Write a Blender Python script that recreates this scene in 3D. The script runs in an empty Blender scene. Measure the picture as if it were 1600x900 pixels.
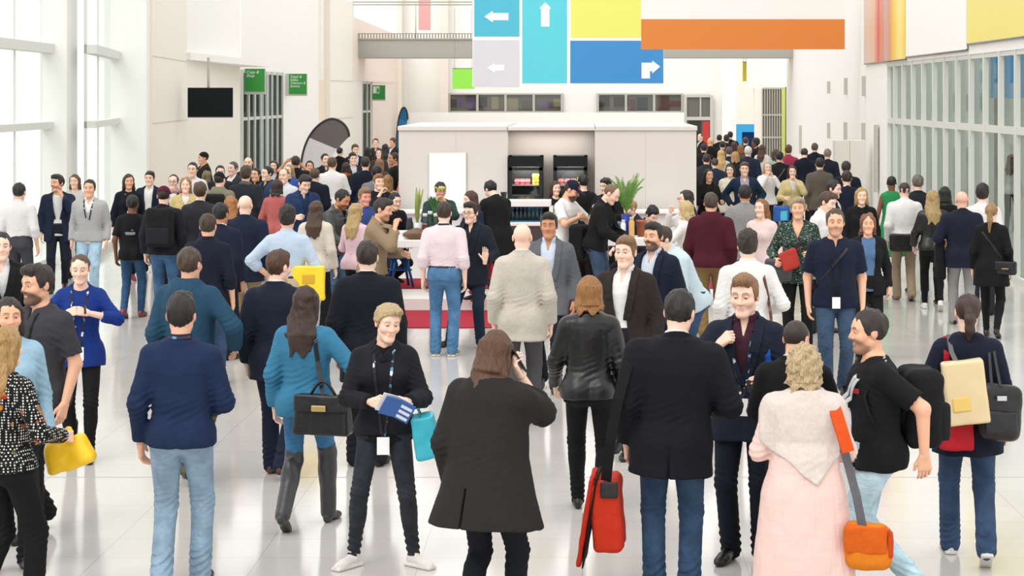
import bpy, math, random
import numpy as np
from mathutils import Matrix, Vector, Euler

SC = bpy.context.scene
COL = SC.collection
F_PX, CAM_H, VX, VY = 3000.0, 2.95, 910.0, 150.0     # focal length in px, eye height, vanishing point of the hall

def at(px, py, Y):
    """pixel (of the 1600x900 frame) at depth Y -> world point"""
    return Vector(((px - VX) * Y / F_PX, Y, CAM_H - (py - VY) * Y / F_PX))

def lin(h):
    h = h.lstrip('#')
    c = [int(h[i:i + 2], 16) / 255 for i in (0, 2, 4)]
    return tuple(x / 12.92 if x <= .04045 else ((x + .055) / 1.055) ** 2.4 for x in c) + (1.0,)

# ------------------------------------------------------------------ materials
MATS = {}
def new_mat(key):
    m = bpy.data.materials.new(key); m.use_nodes = True
    nt = m.node_tree; b = nt.nodes['Principled BSDF']
    MATS[key] = m
    return m, nt, b
def nd(nt, t, **kw):
    n = nt.nodes.new(t)
    for k, v in kw.items():
        if k in n.inputs: n.inputs[k].default_value = v
        else: setattr(n, k, v)
    return n
def mixc(nt, fac, a, b, mode='MIX'):
    n = nt.nodes.new('ShaderNodeMix'); n.data_type = 'RGBA'; n.blend_type = mode
    for sock, v in ((n.inputs['Factor'], fac), (n.inputs['A'], a), (n.inputs['B'], b)):
        if hasattr(v, 'is_output'): nt.links.new(v, sock)
        else: sock.default_value = v
    return n.outputs['Result']
def ramp(nt, src, stops):
    r = nt.nodes.new('ShaderNodeValToRGB')
    e = r.color_ramp.elements
    while len(e) < len(stops): e.new(.5)
    for el, (p, c) in zip(e, stops):
        el.position = p; el.color = c if len(c) == 4 else (*c, 1)
    nt.links.new(src, r.inputs['Fac'])
    return r.outputs['Color']
ALB = dict(sign=.8, cloth=.66, patch=1.0, wool=.8, knit=.7, plaid=.66, dots=.7, stripe=.7, tweed=.7, speckle=.7, denim=.72, leather=.75, skin=.84, sheer=.78, hair=.85, leaf=.85)
def mat(kind, col='#ffffff', col2=None):
    key = f'{kind}_{col}_{col2}'
    if key in MATS: return MATS[key]
    m, nt, b = new_mat(key)
    L = nt.links.new
    c = lin(col)
    if kind in ALB:
        lum = (.3 * c[0] + .6 * c[1] + .1 * c[2]) ** .5; q = ALB[kind] * (.88 + .34 * lum); c = tuple(x * q for x in c[:3]) + (1,)
    tc = nt.nodes.new('ShaderNodeTexCoord').outputs['Object']
    def noise(scale, detail=3, rough=.55, vec=tc):
        n = nd(nt, 'ShaderNodeTexNoise', Scale=scale, Detail=detail, Roughness=rough); L(vec, n.inputs['Vector']); return n.outputs['Fac']
    def mapping(sx, sy, sz):
        n = nt.nodes.new('ShaderNodeMapping'); n.inputs['Scale'].default_value = (sx, sy, sz); L(tc, n.inputs['Vector']); return n.outputs['Vector']
    def bump(h, s, d=.01, prev=None):
        n = nd(nt, 'ShaderNodeBump', Strength=s, Distance=d); L(h, n.inputs['Height'])
        if prev: L(prev, n.inputs['Normal'])
        return n.outputs['Normal']
    dark = tuple(x * .84 for x in c[:3]) + (1,); light = tuple(min(1, x * 1.14 + .002) for x in c[:3]) + (1,)
    base = c; rough = .85; nrm = None
    if kind in ('cloth', 'wool', 'knit', 'plaid', 'dots', 'stripe', 'tweed', 'speckle'):
        base = mixc(nt, noise(60, 4), dark, light)
        w = bump(noise(1, 4, .6, mapping(7, 7, 5)), .7, .03)
        nrm = bump(noise(420, 2), .25, .002, w)
        b.inputs['Specular IOR Level'].default_value = .25
        if kind == 'knit':
            wv = nd(nt, 'ShaderNodeTexWave', Scale=28.0, Distortion=2.0, Detail=1.0); wv.bands_direction = 'Z'; L(tc, wv.inputs['Vector'])
            base = mixc(nt, wv.outputs['Fac'], dark, light); nrm = bump(wv.outputs['Fac'], .35, .005, w)
        if kind == 'dots':
            v = nd(nt, 'ShaderNodeTexVoronoi', Scale=62.0, Randomness=.12); L(tc, v.inputs['Vector'])
            f = ramp(nt, v.outputs['Distance'], [(.30, (1, 1, 1)), (.36, (0, 0, 0))])
            base = mixc(nt, f, c, lin(col2))
            f2 = ramp(nt, noise(13, 1), [(.64, (0, 0, 0)), (.66, (1, 1, 1))])
            n3 = nd(nt, 'ShaderNodeTexNoise', Scale=5.0); L(tc, n3.inputs['Vector'])
            base = mixc(nt, f2, base, ramp(nt, n3.outputs['Fac'], [(.4, (.25, .03, .02)), (.5, (.5, .2, .02)), (.58, (.04, .09, .03)), (.66, (.1, .02, .08))]))
        if kind == 'speckle':
            vm = mapping(26, 26, 90)
            f = ramp(nt, noise(1.6, 2, .5, vm), [(.6, (0, 0, 0)), (.66, (1, 1, 1))])
            base = mixc(nt, f, c, lin(col2))
        if kind == 'stripe':
            wv = nd(nt, 'ShaderNodeTexWave', Scale=16.0); wv.bands_direction = 'X'; L(tc, wv.inputs['Vector'])
            base = mixc(nt, ramp(nt, wv.outputs['Fac'], [(.6, (0, 0, 0)), (.7, (1, 1, 1))]), c, lin(col2))
        if kind == 'plaid':
            br = nd(nt, 'ShaderNodeTexChecker', Scale=70.0); L(tc, br.inputs['Vector'])
            base = mixc(nt, br.outputs['Fac'], c, lin(col2))
        if kind == 'tweed':
            base = mixc(nt, noise(130, 2), tuple(x * .6 for x in c[:3]) + (1,), tuple(min(1, x * 1.4) for x in c[:3]) + (1,))
    elif kind == 'patch':
        v = nd(nt, 'ShaderNodeTexVoronoi', Scale=34.0); L(tc, v.inputs['Vector']); sp = nt.nodes.new('ShaderNodeSeparateColor'); L(v.outputs['Color'], sp.inputs[0])
        r_ = ramp(nt, sp.outputs[0], [(0, c), (.62, lin('#d8d8de')), (.74, c), (.82, lin('#b03a44')), (.91, lin('#4a8fae'))]); r_.node.color_ramp.interpolation = 'CONSTANT'; base = r_
    elif kind == 'denim':
        f = ramp(nt, noise(7, 5, .65), [(.35, (0, 0, 0)), (.75, (1, 1, 1))])
        base = mixc(nt, f, dark, tuple(min(1, x * 1.45 + .02) for x in c[:3]) + (1,))
        vm = mapping(14, 14, 60)
        nrm = bump(noise(500, 2), .3, .002, bump(noise(1, 3, .6, vm), .55, .015)); rough = .9
    elif kind == 'leather':
        base = c; rough = .38; nrm = bump(noise(9, 3, .5), .45, .02)
    elif kind == 'hair':
        vm = mapping(150, 150, 16)
        f = noise(1, 3, .6, vm)
        base = mixc(nt, ramp(nt, f, [(.3, (0, 0, 0)), (.7, (1, 1, 1))]), tuple(x * .5 for x in c[:3]) + (1,), tuple(min(1, x * 1.4) for x in c[:3]) + (1,))
        nrm = bump(f, .8, .006); rough = .5
    elif kind == 'skin':
        a = nt.nodes.new('ShaderNodeAttribute'); a.attribute_name = 'paint'
        bb = mixc(nt, noise(22, 3), tuple(x * .93 for x in c[:3]) + (1,), (min(1, c[0] * 1.05), c[1] * .98, c[2] * .95, 1))
        base = mixc(nt, a.outputs['Alpha'], bb, a.outputs['Color'])
        rough = .5; b.inputs['Specular IOR Level'].default_value = .35
        nrm = bump(noise(260, 2), .08, .002)
    elif kind == 'paint':
        base = mixc(nt, noise(3, 3), tuple(x * .97 for x in c[:3]) + (1,), c); rough = .55
    elif kind == 'sign':
        base = mixc(nt, noise(1.5, 3), tuple(x * .96 for x in c[:3]) + (1,), c); rough = .5
    elif kind == 'plastic':
        base = mixc(nt, noise(8, 2), tuple(x * .95 for x in c[:3]) + (1,), c); rough = .38
    elif kind == 'metal':
        base = mixc(nt, noise(20, 2), tuple(x * .9 for x in c[:3]) + (1,), c); rough = .35; b.inputs['Metallic'].default_value = .85
    elif kind == 'gloss':
        base = c; rough = .2; b.inputs['Specular IOR Level'].default_value = .15
    elif kind == 'leaf':
        base = mixc(nt, noise(18, 3), tuple(x * .7 for x in c[:3]) + (1,), light); rough = .5
    elif kind == 'sheer':
        vm = mapping(8, 8, 120)
        base = mixc(nt, noise(1, 3, .6, vm), tuple(x * .9 for x in c[:3]) + (1,), light); rough = .9
        nrm = bump(noise(1, 2, .5, mapping(30, 30, 4)), .5, .02)
    elif kind == 'glass':
        tr = nd(nt, 'ShaderNodeBsdfTransparent', Color=c); gl = nd(nt, 'ShaderNodeBsdfGlossy', Roughness=.03)
        mx = nt.nodes.new('ShaderNodeMixShader'); mx.inputs[0].default_value = float(col2 or .05); L(tr.outputs[0], mx.inputs[1]); L(gl.outputs[0], mx.inputs[2])
        L(mx.outputs[0], nt.nodes['Material Output'].inputs['Surface'])
        return m
    elif kind == 'glow':
        b.inputs['Emission Color'].default_value = c; b.inputs['Emission Strength'].default_value = float(col2 or 1)
    if hasattr(base, 'is_output'): L(base, b.inputs['Base Color'])
    else: b.inputs['Base Color'].default_value = base
    b.inputs['Roughness'].default_value = rough
    if nrm is not None: L(nrm, b.inputs['Normal'])
    return m

# ------------------------------------------------------------------ object helpers
def mesh_np(name, V, Fs, smooth=True):
    """V (n,3); Fs list of int arrays (m,k)"""
    me = bpy.data.meshes.new(name)
    Fs = [np.asarray(f, np.int32) for f in Fs if len(f)]
    me.vertices.add(len(V)); me.vertices.foreach_set('co', np.ascontiguousarray(V, np.float32).ravel())
    nl = sum(f.size for f in Fs); npol = sum(len(f) for f in Fs)
    me.loops.add(nl); me.polygons.add(npol)
    me.loops.foreach_set('vertex_index', np.concatenate([f.ravel() for f in Fs]))
    ls, st = [], 0
    for f in Fs:
        k = f.shape[1]; ls.append(st + np.arange(len(f)) * k); st += f.size
    me.polygons.foreach_set('loop_start', np.concatenate(ls).astype(np.int32))
    me.polygons.foreach_set('use_smooth', np.full(npol, smooth))
    me.update(calc_edges=True)
    return me
def link(name, me, m=None, parent=None, loc=None, over=False):
    o = bpy.data.objects.new(name, me); COL.objects.link(o)
    if m is not None:
        if not me.materials: me.materials.append(m)
        if me.materials[0] != m:
            o.material_slots[0].link = 'OBJECT'; o.material_slots[0].material = m
    if parent is not None: o.parent = parent
    if loc is not None: o.location = loc
    return o
def tag(o, label=None, cat=None, group=None, kind=None):
    for k, v in (('label', label), ('category', cat), ('group', group), ('kind', kind)):
        if v: o[k] = v
    return o
def empty(name, loc=(0, 0, 0), rz=0.0, label=None, cat=None, group=None):
    o = bpy.data.objects.new(name, None); COL.objects.link(o); o.empty_display_size = .1
    o.location = loc; o.rotation_euler = (0, 0, rz)
    return tag(o, label, cat, group)

class MB:
    """collects simple solids, builds ONE mesh object"""
    def __init__(s): s.v = []; s.f = []
    def add(s, vs, fs):
        b = len(s.v); s.v += [tuple(v) for v in vs]; s.f += [tuple(b + i for i in f) for f in fs]; return s
    def box(s, x0, x1, y0, y1, z0, z1):
        return s.add([(x, y, z) for z in (z0, z1) for y in (y0, y1) for x in (x0, x1)],
                     [(0, 2, 3, 1), (4, 5, 7, 6), (0, 1, 5, 4), (2, 6, 7, 3), (0, 4, 6, 2), (1, 3, 7, 5)])
    def prism(s, pts, d):
        """pts: 3-D outline polygon; extruded by vector d"""
        n = len(pts); d = Vector(d); P = [Vector(p) for p in pts]
        return s.add(P + [p + d for p in P], [tuple(range(n - 1, -1, -1)), tuple(range(n, 2 * n))] +
                     [(i, (i + 1) % n, n + (i + 1) % n, n + i) for i in range(n)])
    def tube(s, path, r, n=8, cap=True):
        P = [Vector(p) for p in path]; rr = r if hasattr(r, '__len__') else [r] * len(P)
        rings = []; up = None
        for i, p in enumerate(P):
            t = (P[min(i + 1, len(P) - 1)] - P[max(i - 1, 0)]).normalized()
            if up is None: up = t.orthogonal().normalized()
            up = (up - t * up.dot(t)); up = up.normalized() if up.length > 1e-6 else t.orthogonal().normalized()
            q = t.cross(up)
            rings.append([p + (up * math.cos(a) + q * math.sin(a)) * rr[i] for a in [2 * math.pi * k / n for k in range(n)]])
        vs = [v for R in rings for v in R]
        fs = [(i * n + k, i * n + (k + 1) % n, (i + 1) * n + (k + 1) % n, (i + 1) * n + k) for i in range(len(P) - 1) for k in range(n)]
        if cap: fs += [tuple(range(n - 1, -1, -1)), tuple((len(P) - 1) * n + k for k in range(n))]
        return s.add(vs, fs)
    def lathe(s, prof, n=16, c=(0, 0, 0)):
        vs = [(c[0] + r * math.cos(2 * math.pi * k / n), c[1] + r * math.sin(2 * math.pi * k / n), c[2] + z) for r, z in prof for k in range(n)]
        m = len(prof)
        fs = [(i * n + k, i * n + (k + 1) % n, (i + 1) * n + (k + 1) % n, (i + 1) * n + k) for i in range(m - 1) for k in range(n)]
        fs += [tuple(range(n - 1, -1, -1)), tuple((m - 1) * n + k for k in range(n))]
        return s.add(vs, fs)
    def build(s, name, m, parent=None, loc=None, smooth=False, bevel=0, kind=None):
        me = bpy.data.meshes.new(name); me.from_pydata(s.v, [], s.f); me.update()
        if smooth:
            for p in me.polygons: p.use_smooth = len(p.vertices) == 4
        o = link(name, me, m, parent, loc)
        if bevel:
            bv = o.modifiers.new('bevel', 'BEVEL'); bv.width = bevel; bv.segments = 2; bv.limit_method = 'ANGLE'
        if kind: o['kind'] = kind
        return o

# ------------------------------------------------------------------ implicit surfaces (signed distance grids, surface nets)
class Grid:
    def __init__(s, lo, hi, c):
        s.c = c; lo = np.asarray(lo, np.float32) - 2.5 * c; hi = np.asarray(hi, np.float32) + 2.5 * c
        n = np.ceil((hi - lo) / c).astype(int) + 1
        s.lo = lo; s.ax = [(lo[i] + c * np.arange(n[i])).astype(np.float32) for i in range(3)]
        s.D = np.full(n, 1.0, np.float32)
    def sl(s, lo, hi):
        r = []
        for i in range(3):
            a = int(max(0, math.floor((lo[i] - s.lo[i]) / s.c))); b = int(min(len(s.ax[i]), math.ceil((hi[i] - s.lo[i]) / s.c) + 1))
            if b <= a: return None
            r.append(slice(a, b))
        return tuple(r)
    def P(s, sl):
        return s.ax[0][sl[0]][:, None, None], s.ax[1][sl[1]][None, :, None], s.ax[2][sl[2]][None, None, :]
    def add(s, f, lo, hi, k=0.0):
        m = max(k, 2 * s.c)
        sl = s.sl([x - m for x in lo], [x + m for x in hi])
        if sl is None: return
        d = f(*s.P(sl)); c = s.D[sl]
        r = np.minimum(c, d)
        if k > 0:
            h = np.maximum(k - np.abs(c - d), 0); r = r - h * h / (4 * k)
        s.D[sl] = r
    def cut(s, f, lo=None, hi=None):
        sl = s.sl(lo, hi) if lo is not None else (slice(None),) * 3
        if sl is None: return
        s.D[sl] = np.maximum(s.D[sl], -f(*s.P(sl)))
    def cone(s, a, b, ra, rb, k=0.0):
        r = max(ra, rb)
        s.add(fcone(a, b, ra, rb), [min(a[i], b[i]) - r for i in range(3)], [max(a[i], b[i]) + r for i in range(3)], k)
    def ell(s, c, r, k=0.0):
        s.add(fell(c, r), [c[i] - r[i] for i in range(3)], [c[i] + r[i] for i in range(3)], k)
    def disp(s, f, band=.03):
        ix = np.nonzero(np.abs(s.D) < max(band, 2.5 * s.c))
        s.D[ix] += f(s.ax[0][ix[0]], s.ax[1][ix[1]], s.ax[2][ix[2]])
    def mesh(s):
        D = s.D; D[0], D[-1] = 1, 1; D[:, 0], D[:, -1] = 1, 1; D[:, :, 0], D[:, :, -1] = 1, 1
        I = (D < 0)
        cnt = np.zeros([n - 1 for n in D.shape], np.int8)
        for dx in (0, 1):
            for dy in (0, 1):
                for dz in (0, 1):
                    cnt += I[dx:D.shape[0] - 1 + dx, dy:D.shape[1] - 1 + dy, dz:D.shape[2] - 1 + dz]
        act = (cnt > 0) & (cnt < 8)
        ci = np.array(np.nonzero(act))
        n = ci.shape[1]
        if n == 0: return np.zeros((0, 3), np.float32), [np.zeros((0, 4), int)]
        ids = np.full(cnt.shape, -1, np.int32); ids[act] = np.arange(n)
        cs = [(dx, dy, dz) for dx in (0, 1) for dy in (0, 1) for dz in (0, 1)]
        val = np.stack([D[ci[0] + c[0], ci[1] + c[1], ci[2] + c[2]] for c in cs])
        acc = np.zeros((n, 3), np.float32); num = np.zeros(n, np.float32)
        for i, a in enumerate(cs):
            for j, b in enumerate(cs):
                if j <= i or sum(abs(a[q] - b[q]) for q in range(3)) != 1: continue
                m = (val[i] < 0) != (val[j] < 0)
                t = np.where(m, val[i] / np.where(m, val[i] - val[j], 1), 0)
                for q in range(3): acc[:, q] += m * (a[q] + t * (b[q] - a[q]))
                num += m
        V = (ci.T + acc / num[:, None]) * s.c + s.lo
        F = []
        for axis in range(3):
            u, w = (axis + 1) % 3, (axis + 2) % 3
            A = np.take(I, range(0, D.shape[axis] - 1), axis); B = np.take(I, range(1, D.shape[axis]), axis)
            e = np.array(np.nonzero(A != B))
            ins = A[tuple(e)]
            ok = (e[u] > 0) & (e[w] > 0)
            e = e[:, ok]; ins = ins[ok]
            def cell(du, dw):
                q = e.copy(); q[u] -= du; q[w] -= dw
                return ids[tuple(q)]
            q = np.stack([cell(1, 1), cell(0, 1), cell(0, 0), cell(1, 0)], 1)
            q[~ins] = q[~ins][:, ::-1]
            F.append(q)
        return V.astype(np.float32), [np.concatenate(F)]
    # surface look-ups used to lay straps and lanyards on a garment
    def front(s, x, z, sign=-1):
        i = int(np.clip(round((x - s.lo[0]) / s.c), 0, s.D.shape[0] - 1)); k = int(np.clip(round((z - s.lo[2]) / s.c), 0, s.D.shape[2] - 1))
        ln = s.D[i, :, k]; w = np.nonzero(ln < 0)[0]
        if not len(w): return None
        return float(s.ax[1][w[0]] if sign < 0 else s.ax[1][w[-1]])
    def top(s, x, y):
        i = int(np.clip(round((x - s.lo[0]) / s.c), 0, s.D.shape[0] - 1)); j = int(np.clip(round((y - s.lo[1]) / s.c), 0, s.D.shape[1] - 1))
        w = np.nonzero(s.D[i, j] < 0)[0]
        return float(s.ax[2][w[-1]]) if len(w) else None
def fcone(a, b, ra, rb):
    a = np.asarray(a, np.float32); ab = np.asarray(b, np.float32) - a; L2 = float(ab @ ab) + 1e-9
    def f(X, Y, Z):
        x, y, z = X - a[0], Y - a[1], Z - a[2]
        t = np.clip((x * ab[0] + y * ab[1] + z * ab[2]) / L2, 0, 1)
        return np.sqrt((x - t * ab[0]) ** 2 + (y - t * ab[1]) ** 2 + (z - t * ab[2]) ** 2) - (ra + (rb - ra) * t)
    return f
def fell(c, r):
    m = min(r)
    def f(X, Y, Z):
        return (np.sqrt(((X - c[0]) / r[0]) ** 2 + ((Y - c[1]) / r[1]) ** 2 + ((Z - c[2]) / r[2]) ** 2) - 1) * m
    return f
def fbox(c, h, r):
    def f(X, Y, Z):
        qx, qy, qz = np.abs(X - c[0]) - h[0] + r, np.abs(Y - c[1]) - h[1] + r, np.abs(Z - c[2]) - h[2] + r
        return np.sqrt(np.maximum(qx, 0) ** 2 + np.maximum(qy, 0) ** 2 + np.maximum(qz, 0) ** 2) + np.minimum(np.maximum(qx, np.maximum(qy, qz)), 0) - r
    return f
def wob(freq, seed, stretch=(1, 1, 1)):
    rg = np.random.RandomState(seed); K = rg.normal(size=(4, 3)); K /= np.linalg.norm(K, axis=1)[:, None]; K2 = rg.normal(size=(4, 3)); ph = rg.uniform(0, 6.28, (4, 2))
    st = np.array(stretch)
    def f(X, Y, Z):
        d = 0
        for i in range(4):
            a, b = K[i] * st * freq, K2[i] * st * freq * .6
            d = d + np.sin(a[0] * X + a[1] * Y + a[2] * Z + ph[i, 0] + 1.4 * np.sin(b[0] * X + b[1] * Y + b[2] * Z + ph[i, 1]))
        return (d / 4).astype(np.float32)
    return f
def cat_parts(parts):
    """[(V, [F..])...] -> one V, [F]"""
    Vs, Fs, b = [], [], 0
    for V, F in parts:
        Vs.append(V)
        for f in F: Fs.append(np.asarray(f) + b)
        b += len(V)
    return np.concatenate(Vs), Fs
def ribbon(pts, nrm, w, th=.004):
    """flat band along pts lying on a surface with the given normals"""
    P = np.array(pts, float); N = np.array(nrm, float); T = np.gradient(P, axis=0)
    S = np.cross(T, N); S /= np.linalg.norm(S, axis=1)[:, None] + 1e-9
    N2 = np.cross(S, T); N2 /= np.linalg.norm(N2, axis=1)[:, None] + 1e-9
    n = len(P); V = np.concatenate([P - S * w / 2, P + S * w / 2, P + S * w / 2 + N2 * th, P - S * w / 2 + N2 * th])
    F = []
    for i in range(n - 1):
        for a in range(4):
            b = (a + 1) % 4
            F.append((a * n + i, a * n + i + 1, b * n + i + 1, b * n + i))
    F += [(0, n, 2 * n, 3 * n), (4 * n - 1, 3 * n - 1, 2 * n - 1, n - 1)]
    return V, [np.array(F)]
# ------------------------------------------------------------------ templates: head, hands, hair, shoes
TPL = {}
def head_tpl(lod, sex='m'):
    if ('head', lod, sex) in TPL: return TPL['head', lod, sex]
    fe = sex == 'w'
    c = {0: .0042, 1: .0075, 2: .012}[lod]
    g = Grid((-.1, -.13, -.17), (.1, .125, .13), c)
    g.ell((0, .014, .036), (.074, .093, .082)); g.ell((0, -.032, -.045), (.049 if fe else .053, .057, .074), .04)
    g.ell((0, -.03, .03), (.064, .062, .07), .03)
    g.cone((-.008 if fe else -.011, -.078, -.1), (.008 if fe else .011, -.078, -.1), .016 if fe else .018, .016 if fe else .018, .03)
    for s in (-1, 1):
        g.cone((s * (.043 if fe else .048), .0, -.058), (s * .016, -.06, -.098), .017, .017, .03)         # jaw
        g.ell((s * .04, -.056, -.026), (.026, .028, .022), .03)
        g.cone((s * .012, -.087, .028), (s * .042, -.073, .031), .007 if fe else .010, .007 if fe else .010, .02)  # brow ridge
    for s in (-1, 1):
        f = fell((s * .031, -.098, .008), (.019, .019, .013)); k = .02
        sl = g.sl((s * .031 - .05, -.14, -.03), (s * .031 + .05, -.05, .05)); d = -f(*g.P(sl)); cu = g.D[sl]
        h = np.maximum(k - np.abs(cu - d), 0); g.D[sl] = np.maximum(cu, d) + h * h / (4 * k)
        g.ell((s * .031, -.0785, .007), (.0128, .0125, .0115), .004)
    g.cone((0, -.09, .02), (0, -.112, -.024), .007, .0115, .012)
    for s in (-1, 1): g.ell((s * .011, -.099, -.029), (.010, .012, .008), .010)
    g.cone((-.016, -.086, -.055), (.016, -.086, -.055), .007, .007, .009); g.cone((-.013, -.086, -.066), (.013, -.086, -.066), .008, .008, .009)
    if lod < 2: g.cut(fell((0, -.098, -.0605), (.024, .012, .0022)))
    for s in (-1, 1):
        g.ell((s * .079, .014, -.002), (.010, .021, .031), .008)
    g.cone((0, .018, -.06), (0, .028, -.165), .054, .055, .03)
    V, F = g.mesh()
    x, y, z = np.abs(V[:, 0]), V[:, 1], V[:, 2]
    G = lambda d, s: np.exp(-(d / s) ** 2)
    M = {}
    M['lips'] = .55 * G(z + .061, .0075) * np.clip((.026 - x) / .008, 0, 1) * (y < -.076)
    M['brow'] = .85 * G(z - (.036 - .0014 * ((x - .032) / .01) ** 2), .0042 if fe else .0055) * (x > .011) * (x < .05) * (y < -.06)
    e = ((x - .031) / .0125) ** 2 + ((z - .006) / .0052) ** 2
    M['white'] = (e < 1) * (y < -.07) * 1.0
    M['iris'] = ((((x - .031) ** 2 + (z - .0065) ** 2) < .0058 ** 2) & (y < -.07)) * 1.0
    M['lash'] = .8 * ((e >= .8) & (e < 1.7) & (z > .006) & (y < -.07))
    jaw = np.clip((-.046 - .55 * (y + .05) - z) / .016, 0, 1) * np.clip((.0 - y) / .02, 0, 1) * (z > -.15)
    mous = G(z + .043, .009) * (x < .032) * (y < -.07)
    M['beard'] = np.clip(np.maximum(jaw, mous), 0, 1) * (1 - .9 * (G(z + .061, .008) * (x < .02)))
    M['blush'] = .3 * G(np.sqrt((x - .045) ** 2 + (z + .025) ** 2), .024) * (y < -.02) + .25 * (np.sqrt(x ** 2 + (y + .11) ** 2 + (z + .024) ** 2) < .018) + .3 * (x > .07)
    TPL['head', lod, sex] = (V, F, M)
    return TPL['head', lod, sex]
def hand_tpl(kind, lod):
    """right hand hanging: fingers to -Z, palm faces +X, thumb to -Y"""
    if ('hand', kind, lod) in TPL: return TPL['hand', kind, lod]
    c = {0: .0032, 1: .0048, 2: .008}[lod]
    curl = {'relax': (.28, .45, .3), 'grip': (1.0, 1.35, .9), 'flat': (.05, .08, .05), 'hold': (.55, .75, .4)}[kind]
    g = Grid((-.04, -.09, -.21), (.1, .06, .03), c)
    g.cone((0, 0, .03), (0, 0, -.01), .025, .024)
    kn = [(-.031, .073), (-.010, .08), (.011, .075), (.030, .058)]
    for y, _ in kn: g.cone((0, y * .5, -.015), (0, y, -.09), .017, .0125, .012)
    for i, (y, ln) in enumerate(kn):
        p = np.array([0, y, -.092]); ang = 0.0; r = .0095 if i < 3 else .0082
        sp = y * .12
        for q, fr in enumerate((.44, .32, .26)):
            ang += curl[q] * (1 + .08 * i)
            d = np.array([math.sin(ang), sp, -math.cos(ang)]); d /= np.linalg.norm(d)
            p2 = p + d * ln * fr * (1 if lod < 2 else .97)
            g.cone(p, p2, max(r, .55 * c + .004), max(r - .001, .5 * c + .004), .003); p = p2; r -= .001
    t = {'relax': ((.012, -.048, -.062), (.02, -.055, -.095)), 'grip': ((.03, -.044, -.06), (.05, -.02, -.085)), 'flat': ((.01, -.056, -.055), (.012, -.078, -.08)), 'hold': ((.035, -.045, -.06), (.055, -.04, -.088))}[kind]
    g.cone((.004, -.018, -.025), t[0], .016, .0115, .012); g.cone(t[0], t[1], .011, .0088, .004)
    TPL['hand', kind, lod] = g.mesh()
    return TPL['hand', kind, lod]
def hair_tpl(kind, lod):
    key = ('hair', kind, lod)
    if key in TPL: return TPL[key]
    c = {0: .0055, 1: .0085, 2: .014}[lod]
    sd = sum(map(ord, kind))
    lo, hi = [-.13, -.16, -.13], [.13, .16, .19]
    LONG = {'long': -.36, 'wavylong': -.36, 'mid': -.2, 'bob': -.135, 'curly': -.12, 'wavy': -.19}
    if kind in LONG: lo[2] = LONG[kind] - .02; hi[1] = .23
    if kind in ('pony', 'lowpony'): lo[2] = -.3; hi[1] = .22
    if kind == 'bun': hi[1] = .22
    g = Grid(lo, hi, c)
    HL = lambda y: np.interp(y, [-.13, -.085, -.06, -.042, -.03, .0, .022, .05, .12], [.092, .08, .056, .022, -.012, -.004, -.03, -.062, -.075])
    T = {'short': (.010, .020), 'quiff': (.009, .022), 'buzz': (.005, .006), 'thin': (.006, .007), 'pixie': (.012, .022), 'curly': (.03, .04), 'long': (.012, .016), 'wavylong': (.014, .02),
         'mid': (.013, .018), 'bob': (.014, .02), 'wavy': (.016, .022), 'pony': (.007, .010), 'lowpony': (.008, .012), 'bun': (.008, .012), 'tousled': (.014, .03), 'afro': (.02, .03), 'bald': (.004, -.004), 'side': (.011, .024)}[kind]
    t, tt = T
    g.ell((0, .016, .034), (.076 + t, .094 + t, .084 + tt))
    if kind == 'quiff': g.ell((0, -.05, .105), (.058, .055, .04), .03)
    if kind == 'side': g.ell((.02, -.04, .1), (.062, .06, .036), .03)
    if kind == 'pixie': g.ell((.02, -.05, .098), (.064, .06, .042), .03); g.ell((-.05, .0, .05), (.04, .07, .06), .03)
    if kind == 'tousled': g.ell((0, .01, .1), (.07, .09, .05), .03)
    X, Y, Z = g.P((slice(None),) * 3)
    m = (HL(Y) - Z) * .8
    if kind == 'bald': m = np.maximum(m, (Z - .035) + np.maximum(0, -.01 - Y) * 2)
    if kind == 'thin': m = np.maximum(m, -(np.sqrt((X / .07) ** 2 + ((Y + .07) / .05) ** 2) - 1) * .05 * (Z > .04))
    if kind == 'bald' or kind == 'thin': m = np.maximum(m, 0.0 * X)if False else m
    g.D = np.maximum(g.D, m.astype(np.float32))
    if kind in LONG:
        zb = LONG[kind]; zz = [zb, zb * .6, -.1, 0, .06]
        a = np.interp(Z, zz, [.085 if kind != 'bob' else .1, .115, .108, .098, .09]); b = np.interp(Z, zz, [.035 if zb < -.25 else .06, .05, .08, .095, .095])
        yc = np.interp(Z, zz, [.125 if zb < -.25 else .07, .12 if zb < -.25 else .06, .05, .02, .02])
        d = (np.sqrt((X / a) ** 2 + ((Y - yc) / b) ** 2) - 1) * .07
        yf = np.interp(np.abs(X), [0, .045, .066, .09], [.03, .02, -.05, -.075]) + np.interp(Z, [-.2, -.08, 0], [.06, .0, 0])
        d = np.maximum(np.maximum(d, zb - Z + .02 * np.sin(X * 60)), np.maximum(Z - .06, yf - Y))
        k = .02; h = np.maximum(k - np.abs(g.D - d), 0); g.D = (np.minimum(g.D, d) - h * h / (4 * k)).astype(np.float32)
    if kind == 'pony':
        for a_, b_, ra, rb in (((0, .1, .06), (0, .15, .03), .03, .04), ((0, .15, .03), (0, .16, -.1), .04, .035), ((0, .16, -.1), (.01, .13, -.26), .035, .012)): g.cone(a_, b_, ra, rb, .02)
    if kind == 'lowpony':
        for a_, b_, ra, rb in (((0, .1, .0), (0, .135, -.03), .03, .034), ((0, .135, -.03), (0, .14, -.1), .034, .03), ((0, .14, -.1), (.01, .12, -.17), .03, .01)): g.cone(a_, b_, ra, rb, .02)
    if kind == 'bun': g.ell((0, .125, .02), (.04, .035, .04), .015)
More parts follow.
